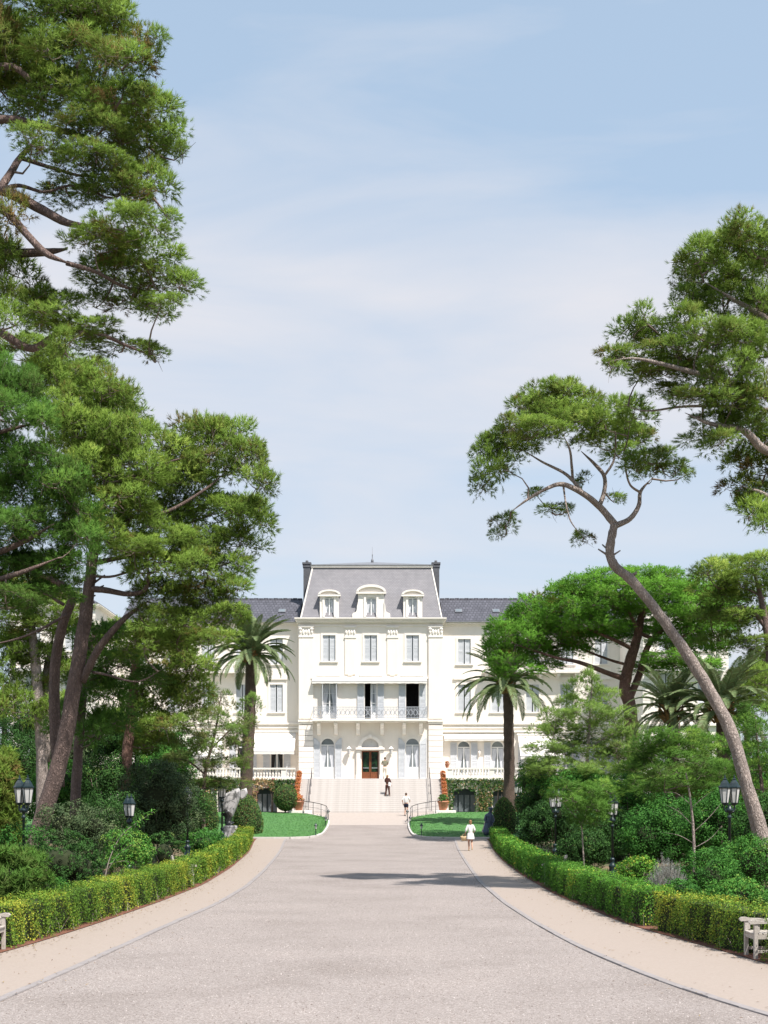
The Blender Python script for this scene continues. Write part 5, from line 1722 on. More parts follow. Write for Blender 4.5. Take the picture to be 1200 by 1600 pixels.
pine("pine_tree", "large pine filling the upper right edge with feathery grey green boughs", 1290, 42,
  [[(1290,1500,.45),(1280,1100,.40),(1265,800,.34),(1250,560,.25),(1230,420,.15),(1215,340,.06)],
   [(1262,800,.18),(1225,722,.16),(1190,700,.15,-.5),(1160,672,.11,-.8),(1110,662,.07,-1),(1070,645,.03,-1)],
   [(1258,680,.15),(1200,620,.12),(1150,600,.10,-.4),(1095,585,.09,-.6),(1040,570,.07,-.7),(990,560,.04,-.8),(950,565,.02,-.8)],
   [(1250,560,.12),(1200,500,.10),(1150,470,.07),(1100,440,.03)],
   [(1200,640,.07),(1140,635,.06,.6),(1070,635,.045,.8),(1010,642,.03,.8),(975,632,.015,.8)],
   [(1262,820,.12),(1220,790,.09),(1190,770,.07),(1160,760,.03)]],
  [(1170,372,42,24),(1130,390,40,24),(1195,400,36,30),(1090,408,30,20),(1075,435,24,18),(1115,430,46,24),(1165,430,46,26),(1080,470,32,20),(1130,475,50,24),(1185,480,36,28),(1075,505,30,18),
   (1012,505,24,16),(990,525,26,14),(1035,530,40,16),(965,560,28,12),(1005,560,40,16),(1060,555,44,20),(1100,530,40,22),(1150,530,46,24),(955,575,14,8),(1040,585,44,14),(1090,590,40,18),(1140,580,40,24),(1185,550,36,30),(1000,590,24,9),
   (1050,615,36,12),(1100,625,40,16),(1145,630,40,22),(1185,620,36,30),(1120,660,34,14),(1165,665,34,22),(1195,690,30,30),(1130,695,30,14),(1165,720,30,20),(1195,740,26,26),(1155,765,26,14),(1185,785,30,24),(1170,810,30,16),(1195,830,26,16),(1100,690,26,10),(1230,500,50,80),(1230,700,40,90)],
  bark='bark_pale', spec=NEAR, seed=32, jig=1.5, tint=.03, rk=.85)

pine("umbrella_pine", "umbrella pine with a bright green domed crown before the right wing", 985, 88,
  [[(990,1240,.42),(985,1110,.40),(976,1075,.36),(984,1035,.32),(996,995,.26),(1002,965,.2),(1010,935,.1)],
   [(984,1090,.24),(1000,1050,.22,.5),(1012,1010,.18,.9),(1035,985,.12,1.2),(1070,960,.08,1.4)],
   [(978,1062,.18),(945,1050,.15,-.6),(905,1035,.12,-1),(870,1028,.09,-1.2),(830,1015,.06,-1.2),(800,1005,.03,-1)],
   [(990,1015,.14),(960,1000,.11,-.8),(925,985,.08,-1.2),(890,970,.05,-1.2)],
   [(998,990,.12),(985,960,.09,-.8),(970,930,.05,-1)],
   [(1000,990,.12),(1030,1000,.1,-.6),(1065,995,.08,-1),(1095,980,.05,-1)],
   [(984,1040,.1),(950,1030,.08,1),(900,1010,.06,1.5),(860,990,.04,1.8)],
   [(1002,970,.1),(1020,940,.07,1),(1050,920,.04,1.5)]],
  [(795,985,24,16),(785,1010,22,18),(820,970,30,18),(815,1000,34,20),(845,955,30,18),(850,985,38,22),(830,1020,34,16),(880,935,34,18),(885,965,40,22),(875,1000,40,18),(915,918,34,18),(925,945,42,22),(920,975,40,18),(955,905,36,16),(965,930,42,20),(960,960,40,16),(1000,902,36,14),(1010,925,42,18),(1040,908,34,16),(1055,930,38,18),(1085,925,30,18),(1090,950,36,20),(1115,965,24,24),(1125,940,26,18),(1135,975,22,18),(1100,985,34,18),(1060,965,36,14),(795,1035,22,12),(810,1050,30,10),(850,1040,24,8),(1080,1010,34,12),(1110,1010,22,14),(1040,1005,26,8),(1000,950,34,12),(1045,1030,34,12,-2),(1080,1040,30,12,-1),(935,1000,44,12,2),(895,1018,30,10,2),(1000,985,40,12,2.5),(970,985,36,10,2.5),(1060,985,36,14,2),(1020,1045,26,10,2),(1095,1040,22,12)],
  mat='umbrella', bark='bark_red', spec=UMB, seed=33, jig=2.5, dep=1.25, tint=.06, grow=1.08)

pine("pine_tree", "yellowish green pine crown at the right edge behind the leaning trunk", 1215, 74,
  [[(1215,1300,.30),(1210,1100,.26),(1200,1000,.2),(1190,940,.14),(1180,900,.06)],
   [(1200,985,.12),(1175,955,.10),(1150,948,.08),(1120,955,.04)],[(1198,960,.08),(1185,930,.06),(1150,915,.03)]],
  [(1105,895,26,14),(1140,890,34,16),(1180,885,34,18),(1120,915,36,16),(1165,912,40,18),(1195,930,26,20),(1130,940,36,14),(1110,965,30,14),(1155,970,34,14),(1185,975,28,18),(1125,1000,26,10),(1170,1010,34,12),(1195,1030,24,16),(1185,1065,24,18)],
  spec=MID, seed=34, tint=.10)

pine("young_pine", "feathery light green young pine before the right wing", 915, 82,
  [[(915,1300,.13),(916,1220,.11),(920,1150,.08),(924,1090,.05),(926,1045,.02)],
   [(917,1200,.05),(885,1180,.04),(850,1165,.02)],[(919,1170,.05),(950,1150,.04),(980,1140,.02)],[(921,1130,.04),(895,1110,.03),(870,1100,.015)]],
  [(924,1055,10,20),(915,1080,20,16),(940,1095,22,14),(895,1105,24,14),(870,1125,24,12),(925,1115,34,14),(960,1125,26,14),(890,1140,38,14),(850,1150,20,10),(940,1150,40,16),(980,1150,18,16),(865,1170,36,12),(910,1175,46,14),(965,1180,36,16),(845,1195,26,10),(890,1205,50,14),(945,1210,46,14),(985,1205,24,18)],
  mat='wispy', bark='bark_pale', spec=WISP, seed=35, tint=.24, grow=1.18)

pine("young_pine", "rounded bright green young pine left of the leaning trunk", 1050, 66,
  [[(1050,1330,.12),(1052,1250,.10),(1058,1180,.06),(1062,1130,.03)]],
  [(1058,1150,30,12),(1030,1160,28,14),(1085,1160,32,14),(1060,1172,50,14),(1015,1170,34,16),(1105,1170,34,20),(1050,1190,56,18),(1000,1200,34,14),(1100,1205,40,18),(1040,1225,60,18),(1095,1235,44,18)],
  mat='pine_deep', spec=YOUNG, seed=36, tint=.2)
pine("young_pine", "fresh green young pine right of the leaning trunk", 1195, 60,
  [[(1195,1330,.12),(1192,1250,.09),(1185,1180,.05),(1180,1120,.02)]],
  [(1180,1115,22,14),(1165,1140,24,14),(1195,1150,30,18),(1170,1175,34,16),(1150,1205,26,16),(1190,1200,34,18),(1170,1235,40,18),(1195,1265,34,20)],
  mat='pine_deep', spec=YOUNG, seed=37, tint=.18)
pine("young_pine", "thin young pine with bare lower twigs behind the second right lamp", 1085, 50,
  [[(1085,1375,.055),(1084,1310,.05),(1080,1260,.04),(1074,1220,.03),(1068,1190,.015)],
   [(1084,1300,.012),(1110,1275,.01),(1135,1245,.005)],[(1083,1290,.012),(1060,1268,.01),(1035,1255,.005)],[(1085,1325,.012),(1110,1310,.01),(1128,1290,.005)],[(1084,1318,.012),(1060,1305,.01),(1030,1300,.005)],[(1081,1262,.012),(1100,1245,.01),(1115,1235,.005)],[(1080,1258,.012),(1058,1240,.01),(1040,1238,.005)]],
  [(1070,1195,34,14),(1040,1210,30,12),(1095,1210,30,12),(1060,1228,50,10),(1020,1235,24,9)],
  mat='pine_deep', bark='bark_pale', spec=YOUNG, seed=38, tint=.1)
pine("young_tree", "thin pale stemmed sapling beside the third right lamp", 914, 56,
  [[(914,1372,.035),(911,1330,.03),(908,1290,.025),(895,1272,.018),(875,1250,.01),(862,1225,.006)],
   [(908,1290,.016),(915,1270,.012),(918,1245,.006)]],
  [(905,1265,34,16),(925,1255,30,16),(885,1250,24,12),(900,1235,30,12),(930,1285,24,12),(940,1235,24,12)],
  mat='pine_deep', bark='bark_pale', spec=YOUNG, seed=39, tint=.2)

# distant crowns beyond the hotel
for (px, py, rx, ry, sd, lab) in ((1165,1062,34,20,41,"round distant pine crown low beside the hotel's right end"), (1205,1040,30,30,42,"distant pine crown at the right edge beyond the hotel"), (5,1075,26,26,43,"distant pine crown at the left edge beyond the hotel")):
    pine("pine_tree", lab, px, 142, [[(px,1225,.3),(px+2,1130,.25),(px,1070,.12)]],
      [(px,py,rx*.7,ry*.6),(px-rx*.6,py+8,rx*.5,ry*.5),(px+rx*.6,py+10,rx*.5,ry*.5),(px,py+22,rx,ry*.6),(px-rx*.4,py+45,rx*.8,ry*.7),(px+rx*.5,py+45,rx*.8,ry*.7)],
      spec=FAR, seed=sd)

# ------------------------------------------------------------------ palms
def frond_mesh(L, arch, droop, seed, w=.38, nl=50):
    """pinnate frond from the origin, leaving along +x and arching down"""
    rng = np.random.default_rng(seed)
    t = np.linspace(0, 1, nl)
    ang = arch - droop * t ** 1.25
    dx = np.cos(ang); dz = np.sin(ang)
    X = np.concatenate([[0], np.cumsum((dx[1:]+dx[:-1])/2)]) * L / nl
    Z = np.concatenate([[0], np.cumsum((dz[1:]+dz[:-1])/2)]) * L / nl
    m = MB()
    k = list(range(0, nl, 4)) + [nl-1]
    m.tube([(X[i], 0, Z[i]) for i in k], [.035*(1-t[i]*.85) for i in k], 4, cap=False)
    vs, fs, b = [], [], 0
    for i in range(4, nl):
        if t[i] < .12: continue
        ll = w * (math.sin(PI * min(1, t[i]*.93+.06)) ** .6) * (.9 + .2*rng.random()) * L / 3.0
        for sgn in (-1, 1):
            tx, tz = dx[i], dz[i]
            nxv, nzv = -dz[i], dx[i]
            d = Vector((tx*.75, sgn*.78, tz*.75)) + Vector((nxv, 0, nzv)) * (.28 + .15*rng.random()) + Vector((0,0,-.12))
            d.normalize()
            p = Vector((X[i], 0, Z[i])); q = p + d*ll*.55; e = p + d*ll + Vector((0,0,-ll*.18))
            wv = Vector((tx, 0, tz)) * .033
            m.add([p-wv*.6, p+wv*.6, q+wv, e, q-wv], [(0,1,2,3,4)])
    me = m.mesh("frond", M['palm'])
    at = me.attributes.new("tint", 'FLOAT', 'FACE')
    at.data.foreach_set("value", np.clip(.5 + .22*rng.normal(size=len(me.polygons)), 0, 1).astype(np.float32))
    return me
FR = {k: [frond_mesh(3.1, a, d, s) for s, (a, d) in enumerate(v)] for k, v in {
  'up': [(1.35, .75), (1.2, .95), (1.05, 1.1)], 'mid': [(.80, 1.35), (.62, 1.5), (.48, 1.5)], 'low': [(.2, 1.6), (-.05, 1.35), (.05, 1.7)]}.items()}
def palm(label, px_base, px_top, py_top, Y, trunk_r, scale, seed, nfr=74, lowcut=1.0):
    rng = np.random.default_rng(seed)
    xb = (px_base-600)*Y/F
    root = thing("palm_tree", (xb, Y, ground(xb, Y)-.1), label, "palm tree", "date palms before the hotel")
    top = P(px_top, py_top, Y)
    gz = ground(xb, Y)
    m = MB()
    n = 34
    pts, rad = [], []
    for i in range(n+1):
        t = i/n
        pts.append((xb + (top.x-xb)*t + .12*math.sin(t*2.4), Y, gz - .15 + (top.z-gz+.15)*t)); rad.append(trunk_r*(1.12 - .22*t + (.10 if i % 2 else 0)*.5) + (.12*max(0, 1-t*9)))
    m.tube(pts, rad, 12, jitter=.05); m.build("trunk", M['bark_palm'], root)
    b = MB()
    for i in range(46):
        a = i*2.39996; zz = -.55 + .8*(i/46); r_ = trunk_r*(.95 + .25*math.sin(PI*(i/46)))
        p0 = Vector((top.x + r_*math.cos(a), top.y + r_*math.sin(a), top.z + zz)); b.bar(p0, p0 + Vector((math.cos(a)*.28, math.sin(a)*.28, .30)), .12, .05)
    b.ball((top.x, top.y, top.z-.1), trunk_r*1.1, trunk_r*1.1, .6, 10, 7)
    b.build("crown_shaft", M['palm_dead'], root)
    for i in range(nfr):
        u = i/nfr
        k = 'up' if u < .42 else ('mid' if u < .76 else 'low')
        me = FR[k][int(rng.integers(3))]
        a = i*2.39996 + rng.normal()*.12
        o = link_mesh("frond", me, root, Vector((top.x + .12*math.cos(a), top.y + .12*math.sin(a), top.z + .25 - .35*u)) - root.location, (rng.normal()*.10, rng.normal()*.07, a))
        sc = scale*(.86 + .24*rng.random()); o.scale = (sc, sc, sc)
    return root
palm("tall date palm with full crown before the hotel's left wing", 380, 391, 1024, 101, .40, 1.16, 51)
palm("tall date palm before the hotel's right wing, its crown touching the umbrella pine", 795, 791, 1072, 101, .36, 1.22, 52, 66)
palm("squat date palm with wide fronds right of the umbrella pine trunk", 1046, 1048, 1112, 72, .30, .86, 53, 56)
palm("squat date palm behind the leaning pine trunk at the right", 1128, 1126, 1112, 70, .34, 1.12, 54, 64)

# ================================================================== SHRUBS
S = shrub
S("clipped_bush", "large dark green rounded bush at the foot of the leaning pine", 96, 1350, 38, 66, 56, 'dark_shrub', .05, seed=61, blobs=[(0,0,1,1),(-.5,-.2,.6,.7),(.45,-.15,.6,.75)], tint=(.5,.15), smooth=True, n=34)
S("clipped_bush", "small low rounded bush in front of the large dark bush on the left", 72, 1392, 33.5, 40, 26, 'green_shrub', .045, seed=62, tint=(.4,.15), smooth=True, n=30)
S("bush", "spiky dark bush behind the hedge at the left edge", 14, 1378, 31.5, 56, 50, 'pine_deep', .16, kind='needle', seed=63, tint=(.3,.15), rpf=.3)
S("bush", "pale leaved rounded bush behind the second left lamp", 196, 1335, 50, 42, 40, 'green_shrub', .065, seed=64, tint=(.75,.22), blobs=[(0,0,1,1),(.4,.2,.6,.6)])
S("bush", "tall dusky grey green bush left of the sculpture", 246, 1250, 66, 58, 58, 'olive_shrub', .08, seed=65, blobs=[(0,.1,1,.9),(-.5,-.3,.6,.8),(.5,-.3,.65,.8),(.1,.5,.6,.5)], tint=(.35,.2))
S("clipped_bush", "dark clipped bush beside the second left lamp's foot", 256, 1335, 54, 32, 36, 'dark_shrub', .06, seed=66, smooth=True, n=28)
S("bush", "grey green low bush under the pine trunks", 118, 1290, 56, 60, 36, 'olive_shrub', .07, seed=67, tint=(.5,.2), blobs=[(-.3,0,.7,1),(.5,-.1,.6,.9)])
S("bush", "deep green bush between the pine trunks and the second left lamp", 172, 1275, 60, 46, 34, 'dark_shrub', .07, seed=68)
S("bush", "mid green loose bush in front of the sculpture", 318, 1318, 76, 40, 24, 'green_shrub', .08, seed=69, tint=(.45,.2), blobs=[(0,0,1,.9),(-.5,-.2,.6,.8),(.5,-.3,.6,.7)])
S("bush", "yellowish needle bush at the left edge beside the lamp", 0, 1255, 52, 34, 76, 'pine', .2, kind='needle', seed=70, tint=(.38,.22), rpf=.35, m=12, blobs=[(0,0,1,1),(0,.6,.7,.5),(-.4,-.4,.9,.6)])
S("bush", "dark green bush behind the left lamp pole", 36, 1335, 46, 46, 40, 'green_shrub', .06, seed=71, tint=(.25,.15))
for i, (px, py, Y, rx, ry, mt, lab) in enumerate([
  (20,1190,92,40,50,'dark_shrub',"dark undergrowth bush at the far left under the pines"),
  (95,1225,90,50,40,'green_shrub',"green undergrowth bush behind the leaning pine's trunk"),
  (160,1215,86,44,40,'dark_shrub',"dark undergrowth bush behind the slim dark trunk"),
  (262,1200,94,42,34,'green_shrub',"green bush under the terrace left of the young pine"),
  (300,1262,88,26,30,'dark_shrub',"dark bush left of the far left lamp"),
  (140,1160,96,50,34,'olive_shrub',"dull green bush high behind the left trunks"),
  (205,1150,95,60,44,'dark_shrub',"dark evergreen mass between the reddish trunk and the hotel"),
  (60,1130,97,54,50,'dark_shrub',"dark evergreen mass behind the pale left trunks"),
  (265,1165,97,36,36,'green_shrub',"leafy green bush rising before the left terrace"),
  (100,1180,94,50,40,'olive_shrub',"dusky bush between the left trunks")]):
    S("bush", lab, px, py, Y, rx, ry, mt, .10, seed=80+i, tint=(.5,.2), blobs=[(0,0,1,1),(-.5,-.2,.6,.7),(.5,-.2,.6,.7)])

for i, (px, py, Y, rx, ry, mt, lf, lab, t_) in enumerate([
  (866,1292,73,50,46,'dark_shrub',.085,"very dark bush behind the hedge near the right palm",.3),
  (834,1262,82,28,34,'dark_shrub',.09,"dark bush beside the far right lamp",.4),
  (838,1215,92,30,34,'green_shrub',.10,"fresh green bush before the right terrace balustrade",.7),
  (905,1235,80,54,36,'green_shrub',.09,"mid green bush below the feathery young pine",.55),
  (965,1312,66,66,46,'dark_shrub',.08,"dark leafy bush behind the second right lamp",.45),
  (985,1245,75,52,36,'green_shrub',.09,"green bush between the feathery pine and the rounded pine",.5),
  (1042,1300,60,66,56,'green_shrub',.08,"dense green bush behind the bare twigged young pine",.3),
  (1128,1290,56,60,56,'green_shrub',.08,"dense green bush behind the nearest right lamp",.35),
  (1195,1300,52,44,60,'dark_shrub',.075,"dark bush at the right edge by the leaning trunk's foot",.5),
  (915,1325,60,40,30,'dark_shrub',.075,"low dark bush at the sapling's foot",.4),
  (998,1362,42,34,24,'hedge_green',.06,"yellow green low bush behind the hedge below the second right lamp",.6),
  (1108,1372,37,50,44,'green_shrub',.055,"glossy green bush behind the silver shrub",.45),
  (1172,1352,39,56,48,'green_shrub',.055,"broad green bush under the nearest right lamp",.55),
  (1150,1405,31,52,32,'green_shrub',.05,"low green bush behind the nearest right hedge",.7),
  (1062,1402,34,36,26,'green_shrub',.05,"small green bush between silver shrub and near hedge",.3),
  (1075,1235,84,60,44,'dark_shrub',.10,"dark bush far behind the bare twigged young pine",.5),
  (1165,1215,84,60,50,'green_shrub',.10,"green bush far behind the leaning trunk",.4)]):
    S("bush", lab, px, py, Y, rx, ry, mt, lf, seed=100+i, tint=(t_,.2), blobs=[(0,0,1,1),(-.5,-.15,.6,.75),(.5,-.2,.6,.7),(.15,.4,.6,.55)])
# silver shrub: upright stems
rng = np.random.default_rng(120)
c = P(1041, 1385, 36); gz = ground(c.x, c.y)
root = thing("silver_shrub", (c.x, c.y, gz), "silver grey lavender-like shrub behind the right hedge", "shrub")
C, D = [], []
mb = MB()
for i in range(260):
    a = rng.uniform(0, 2*PI); r_ = rng.random()**.5*.44
    b0 = np.array([c.x + .4*r_*math.cos(a), c.y + .4*r_*math.sin(a), gz]); b1 = np.array([c.x + 1.15*r_*math.cos(a), c.y + r_*math.sin(a), gz + 1.18 - 2.6*r_**2 + .22*rng.normal()*.6])
    mb.tube([b0, (b0+b1)/2, b1], [.006,.005,.003], 3, cap=False)
    for t in np.linspace(.4, 1, 12): C.append(b0 + (b1-b0)*t); D.append((b1-b0)/np.linalg.norm(b1-b0))
mb.build("stem_work", M['pale_stem'], root, kind='stuff')
tri_object("foliage", needles(np.array(C), np.array(D), .07, 5, .45, .008, rng), 3, .5 + .25*rng.normal(size=len(C)*5), M['lavender'], root)
# leafy arching sapling by the second left lamp
rng = np.random.default_rng(121)
gz = ground(*P(163,1372,44).to_2d())
root = thing("young_tree", (P(163,1372,44).x, 44, gz), "thin arching sapling with lance leaves by the second left lamp", "sapling")
C, D = [], []
for l in ([(163,1376,.02),(172,1340,.017),(190,1305,.012),(215,1285,.008),(240,1268,.004)], [(168,1360,.012),(185,1335,.009),(205,1320,.005)], [(190,1305,.008),(205,1300,.006),(225,1272,.004)], [(168,1350,.01),(195,1345,.007),(205,1350,.004)]):
    mb, nd = limb_mesh(px_limb(l, 44), 5, 5)
    mb.build("stem", M['pale_stem'], root)
    for p in nd[len(nd)//3:]:
        for _ in range(7): C.append(p + rng.normal(size=3)*.05); D.append(unit(rng.normal(size=3)))
C, D = np.array(C), np.array(D)
tri_object("foliage", leaves(C, D, .17, .045, rng), 4, .7 + .2*rng.normal(size=len(C)), M['green_shrub'], root)

# ------------------------------------------------------------------ topiary
def topiary(label, px, py_top, Y, half, seed, power=.62, mat='topiary', leaf=.095, ball=False, py_bot=None, name="topiary_cone"):
    rng = np.random.default_rng(seed)
    s = Y/F; x = (px-600)*s; gz = ground(x, Y) if py_bot is None else CAMZ + (HY-py_bot)*s
    zt = CAMZ + (HY-py_top)*s
    h = zt - gz; R = half*s
    root = thing(name, (x, Y, gz), label, "topiary")
    n = int(2*PI*R*h*300)
    t = rng.random(n); a = rng.random(n)*2*PI
    prof = (lambda t: R*np.sqrt(np.maximum(0, 1-(2*t-1)**2)) ) if ball else (lambda t: R*np.minimum(1, (.80+.55*t))*np.maximum(0, 1-t**2.1)**power)
    r_ = prof(t) - np.abs(rng.normal(size=n))*.045 + .03*np.sin(a*5+t*9)
    C = np.stack([x + r_*np.cos(a), Y + r_*np.sin(a), gz + .03 + t*h], 1)
    D = np.stack([np.cos(a), np.sin(a), .35*np.ones(n)], 1)
    tri_object("foliage", leaves(C, D, leaf, leaf*.6, rng, .1), 4, .55 + .28*rng.normal(size=n), M[mat], root)
    tt = np.linspace(0, .97, 12)
    MB().lathe([(max(.02, float(prof(np.array([k]))[0])*.86), float(k)*h) for k in tt], (x, Y, gz), 14).build("shade_core", M['core'], root)
    MB().tube([(x, Y, gz-.1), (x, Y, gz+.5)], .06, 6).build("stem", M['twig'], root)
topiary("clipped cone shrub in front of the grey slab sculpture", 386, 1242, 95.5, 28, 131)
topiary("clipped cone shrub behind the far left lamp", 322, 1238, 98, 22, 132)
topiary("clipped cone shrub at the foot of the right palm", 787, 1246, 95.5, 24, 133)
topiary("round clipped bush left of the staircase", 446, 1226, 113.6, 19, 134, ball=True, name="clipped_ball", mat='topiary', leaf=.10, py_bot=1268)

# ------------------------------------------------------------------ creepers on the basement wall
def creeper(label, rects, arches_, seed, mat, dens=260, edge=.0):
    rng = np.random.default_rng(seed)
    Cs = []
    for (a, b, p0, p1) in rects:
        xa, xb, za, zb = TF.X(a), TF.X(b), TF.Z(p1), TF.Z(p0)
        n = int((xb-xa)*(zb-za)*dens)
        x = xa + (xb-xa)*rng.random(n); z = za + (zb-za)*rng.random(n)
        Cs.append(np.stack([x, YTF - .06 - .16*rng.random(n), z], 1))
    C = np.concatenate(Cs)
    ok = np.ones(len(C), bool)
    for (px, hw, top, _) in arches_:
        cx, R, zt = TF.X(px), hw/TF.s, TF.Z(top)
        jig = .12*np.sin(C[:, 0]*5) + .10*rng.normal(size=len(C))
        ok &= ~((np.abs(C[:, 0]-cx) < R*.96 + jig*.5) & (C[:, 2] < zt - .25*((C[:, 0]-cx)/R)**2 + jig))
    C = C[ok]
    D = np.tile([0., -1., .2], (len(C), 1))
    root = thing("creeper", (float(C[:, 0].mean()), YTF, rise(119)), label, "creeper")
    tri_object("foliage", leaves(C, D, .15, .11, rng, .0), 4, .5 + .25*rng.normal(size=len(C)), M[mat], root)
    m = MB()
    for k in range(14):
        x = C[rng.integers(len(C)), 0]; m.tube([(x, YTF-.03, rise(119)), (x+.1*rng.normal(), YTF-.05, rise(119)+1.2), (x+.2*rng.normal(), YTF-.04, ZF-.3)], [.025,.018,.01], 4)
    m.build("stem_work", M['twig'], root, kind='stuff')
creeper("dark green ivy covering the basement wall right of the staircase", [(696,882,1216,1270)], arches[1], 141, 'ivy')
creeper("pinkish straw coloured creeper between the right basement arches", [(748,769,1238,1268),(805,822,1240,1268),(772,806,1226,1236)], arches[1], 142, 'ivy_bloom', 120)
creeper("green ivy under the left terrace balustrade", [(420,462,1217,1240),(280,392,1216,1268)], arches[-1], 143, 'ivy')
creeper("straw and pink creeper over the left basement arch", [(389,430,1216,1240),(388,402,1238,1268)], arches[-1], 144, 'ivy_bloom', 220)

# ================================================================== STREET LAMPS
def make_lamp(label, px, Y, rz, h=3.3, n=2):
    x = (px-600)*Y/F
    gz = ground(x, Y)
    root = thing("street_lamp", (x, Y, gz), label, "lamp post", "cast iron lamp posts along the paths", rz)
    L = lambda mb, nm, mt, par=root: link_mesh(nm, mb.mesh(nm, M[mt]), par)
    base = MB(); base.lathe([(.17,-.1),(.17,.08),(.15,.10),(.13,.35),(.15,.40),(.15,.46),(.09,.52),(.075,.62),(.10,.66),(.10,.70),(.055,.76)], n=12); L(base, "base", 'dark_iron')
    post = MB(); post.lathe([(.052,.74),(.042,1.95),(.07,1.98),(.07,2.02),(.04,2.05),(.04,2.12),(.11,2.18),(.12,2.24),(.06,2.30),(.045,2.36)], n=10); L(post, "post", 'dark_iron')
    for k in range(n):
        a = 2*PI*k/n
        ox, oy = .16*math.cos(a), .16*math.sin(a)
        ar = MB(); ar.tube(smooth_path([(0,0,2.2),(ox*.7,oy*.7,2.16),(ox*1.1,oy*1.1,2.26),(ox,oy,2.38)], 4), .024, 6); ar.tube(smooth_path([(0,0,2.34),(ox*.5,oy*.5,2.42),(ox*.9,oy*.9,2.40)], 3), .016, 5); L(ar, "arm", 'dark_iron')
        la = MB()
        la.lathe([(.03,2.36),(.075,2.38),(.10,2.42),(.11,2.45)], (ox,oy,0), 6, smooth=False)
        for q in range(6):
            b_ = 2*PI*(q+.5)/6
            la.bar((ox+.11*math.cos(b_), oy+.11*math.sin(b_), 2.44), (ox+.175*math.cos(b_), oy+.175*math.sin(b_), 2.90), .018)
        la.lathe([(.183,2.89),(.20,2.91),(.20,2.95),(.165,2.97),(.125,3.06),(.085,3.12),(.05,3.16),(.065,3.18),(.03,3.21),(.012,3.32)], (ox,oy,0), 6, smooth=False)
        lo = L(la, "lantern", 'dark_iron')
        g = MB(); g.lathe([(.104,2.45),(.167,2.89)], (ox,oy,0), 6, smooth=False); L(g, "lantern_glass", 'milk_glass', lo)
    return root
make_lamp("dark cast iron double lamp post beside the leaning pine trunk on the right", 1140, 45.5, .25)
make_lamp("dark double lamp post rising behind the middle of the right hedge", 957, 57.5, .9)
make_lamp("dark double lamp post half hidden in leaves above the right chair niche", 868, 66.5, .5)
make_lamp("small far double lamp post near the right palm trunk", 809, 102, .3)
make_lamp("dark double lamp post beside the leaning pine's foot at the left edge", 37, 45.5, -.45)
make_lamp("dark double lamp post behind the long left hedge near its middle", 202, 57.5, -.9)
make_lamp("dark lamp post mostly hidden in the bush left of the hedge gap", 293, 68, -1.2)
make_lamp("far double lamp post before the grey slab sculpture", 347, 90.5, 1.2).scale = (1.1, 1.1, 1.12)

# small lantern lights on the lawn edges
def lawn_light(label, px, Y):
    x = (px-600)*Y/F; z = rise(Y) + .1
    root = thing("path_light", (x, Y, z), label, "path light", "small lantern lights edging the lawns")
    m = MB(); m.lathe([(.05,-.05),(.05,.04),(.03,.06),(.025,.42),(.05,.44)], n=8); link_mesh("post", m.mesh("post", M['dark_iron']), root)
    g = MB(); g.lathe([(.055,.44),(.085,.62)], n=6, smooth=False); link_mesh("lantern_glass", g.mesh("lantern_glass", M['milk_glass']), root)
    c_ = MB(); c_.lathe([(.13,.61),(.12,.65),(.05,.74),(.02,.80)], n=8); link_mesh("cap", c_.mesh("cap", M['dark_iron']), root)
for lab, px, Y in (("small lantern light on the left lawn's front corner", 493.5, 94.0), ("middle small lantern light on the left lawn's inner edge", 509, 101.5), ("rearmost small lantern light on the left lawn's inner edge", 513, 107.5),
                   ("small lantern light on the right lawn's front corner", 658.5, 94.0), ("middle small lantern light on the right lawn's inner edge", 641, 101.5), ("rearmost small lantern light on the right lawn's inner edge", 636.5, 107.5)):
    lawn_light(lab, px, Y)

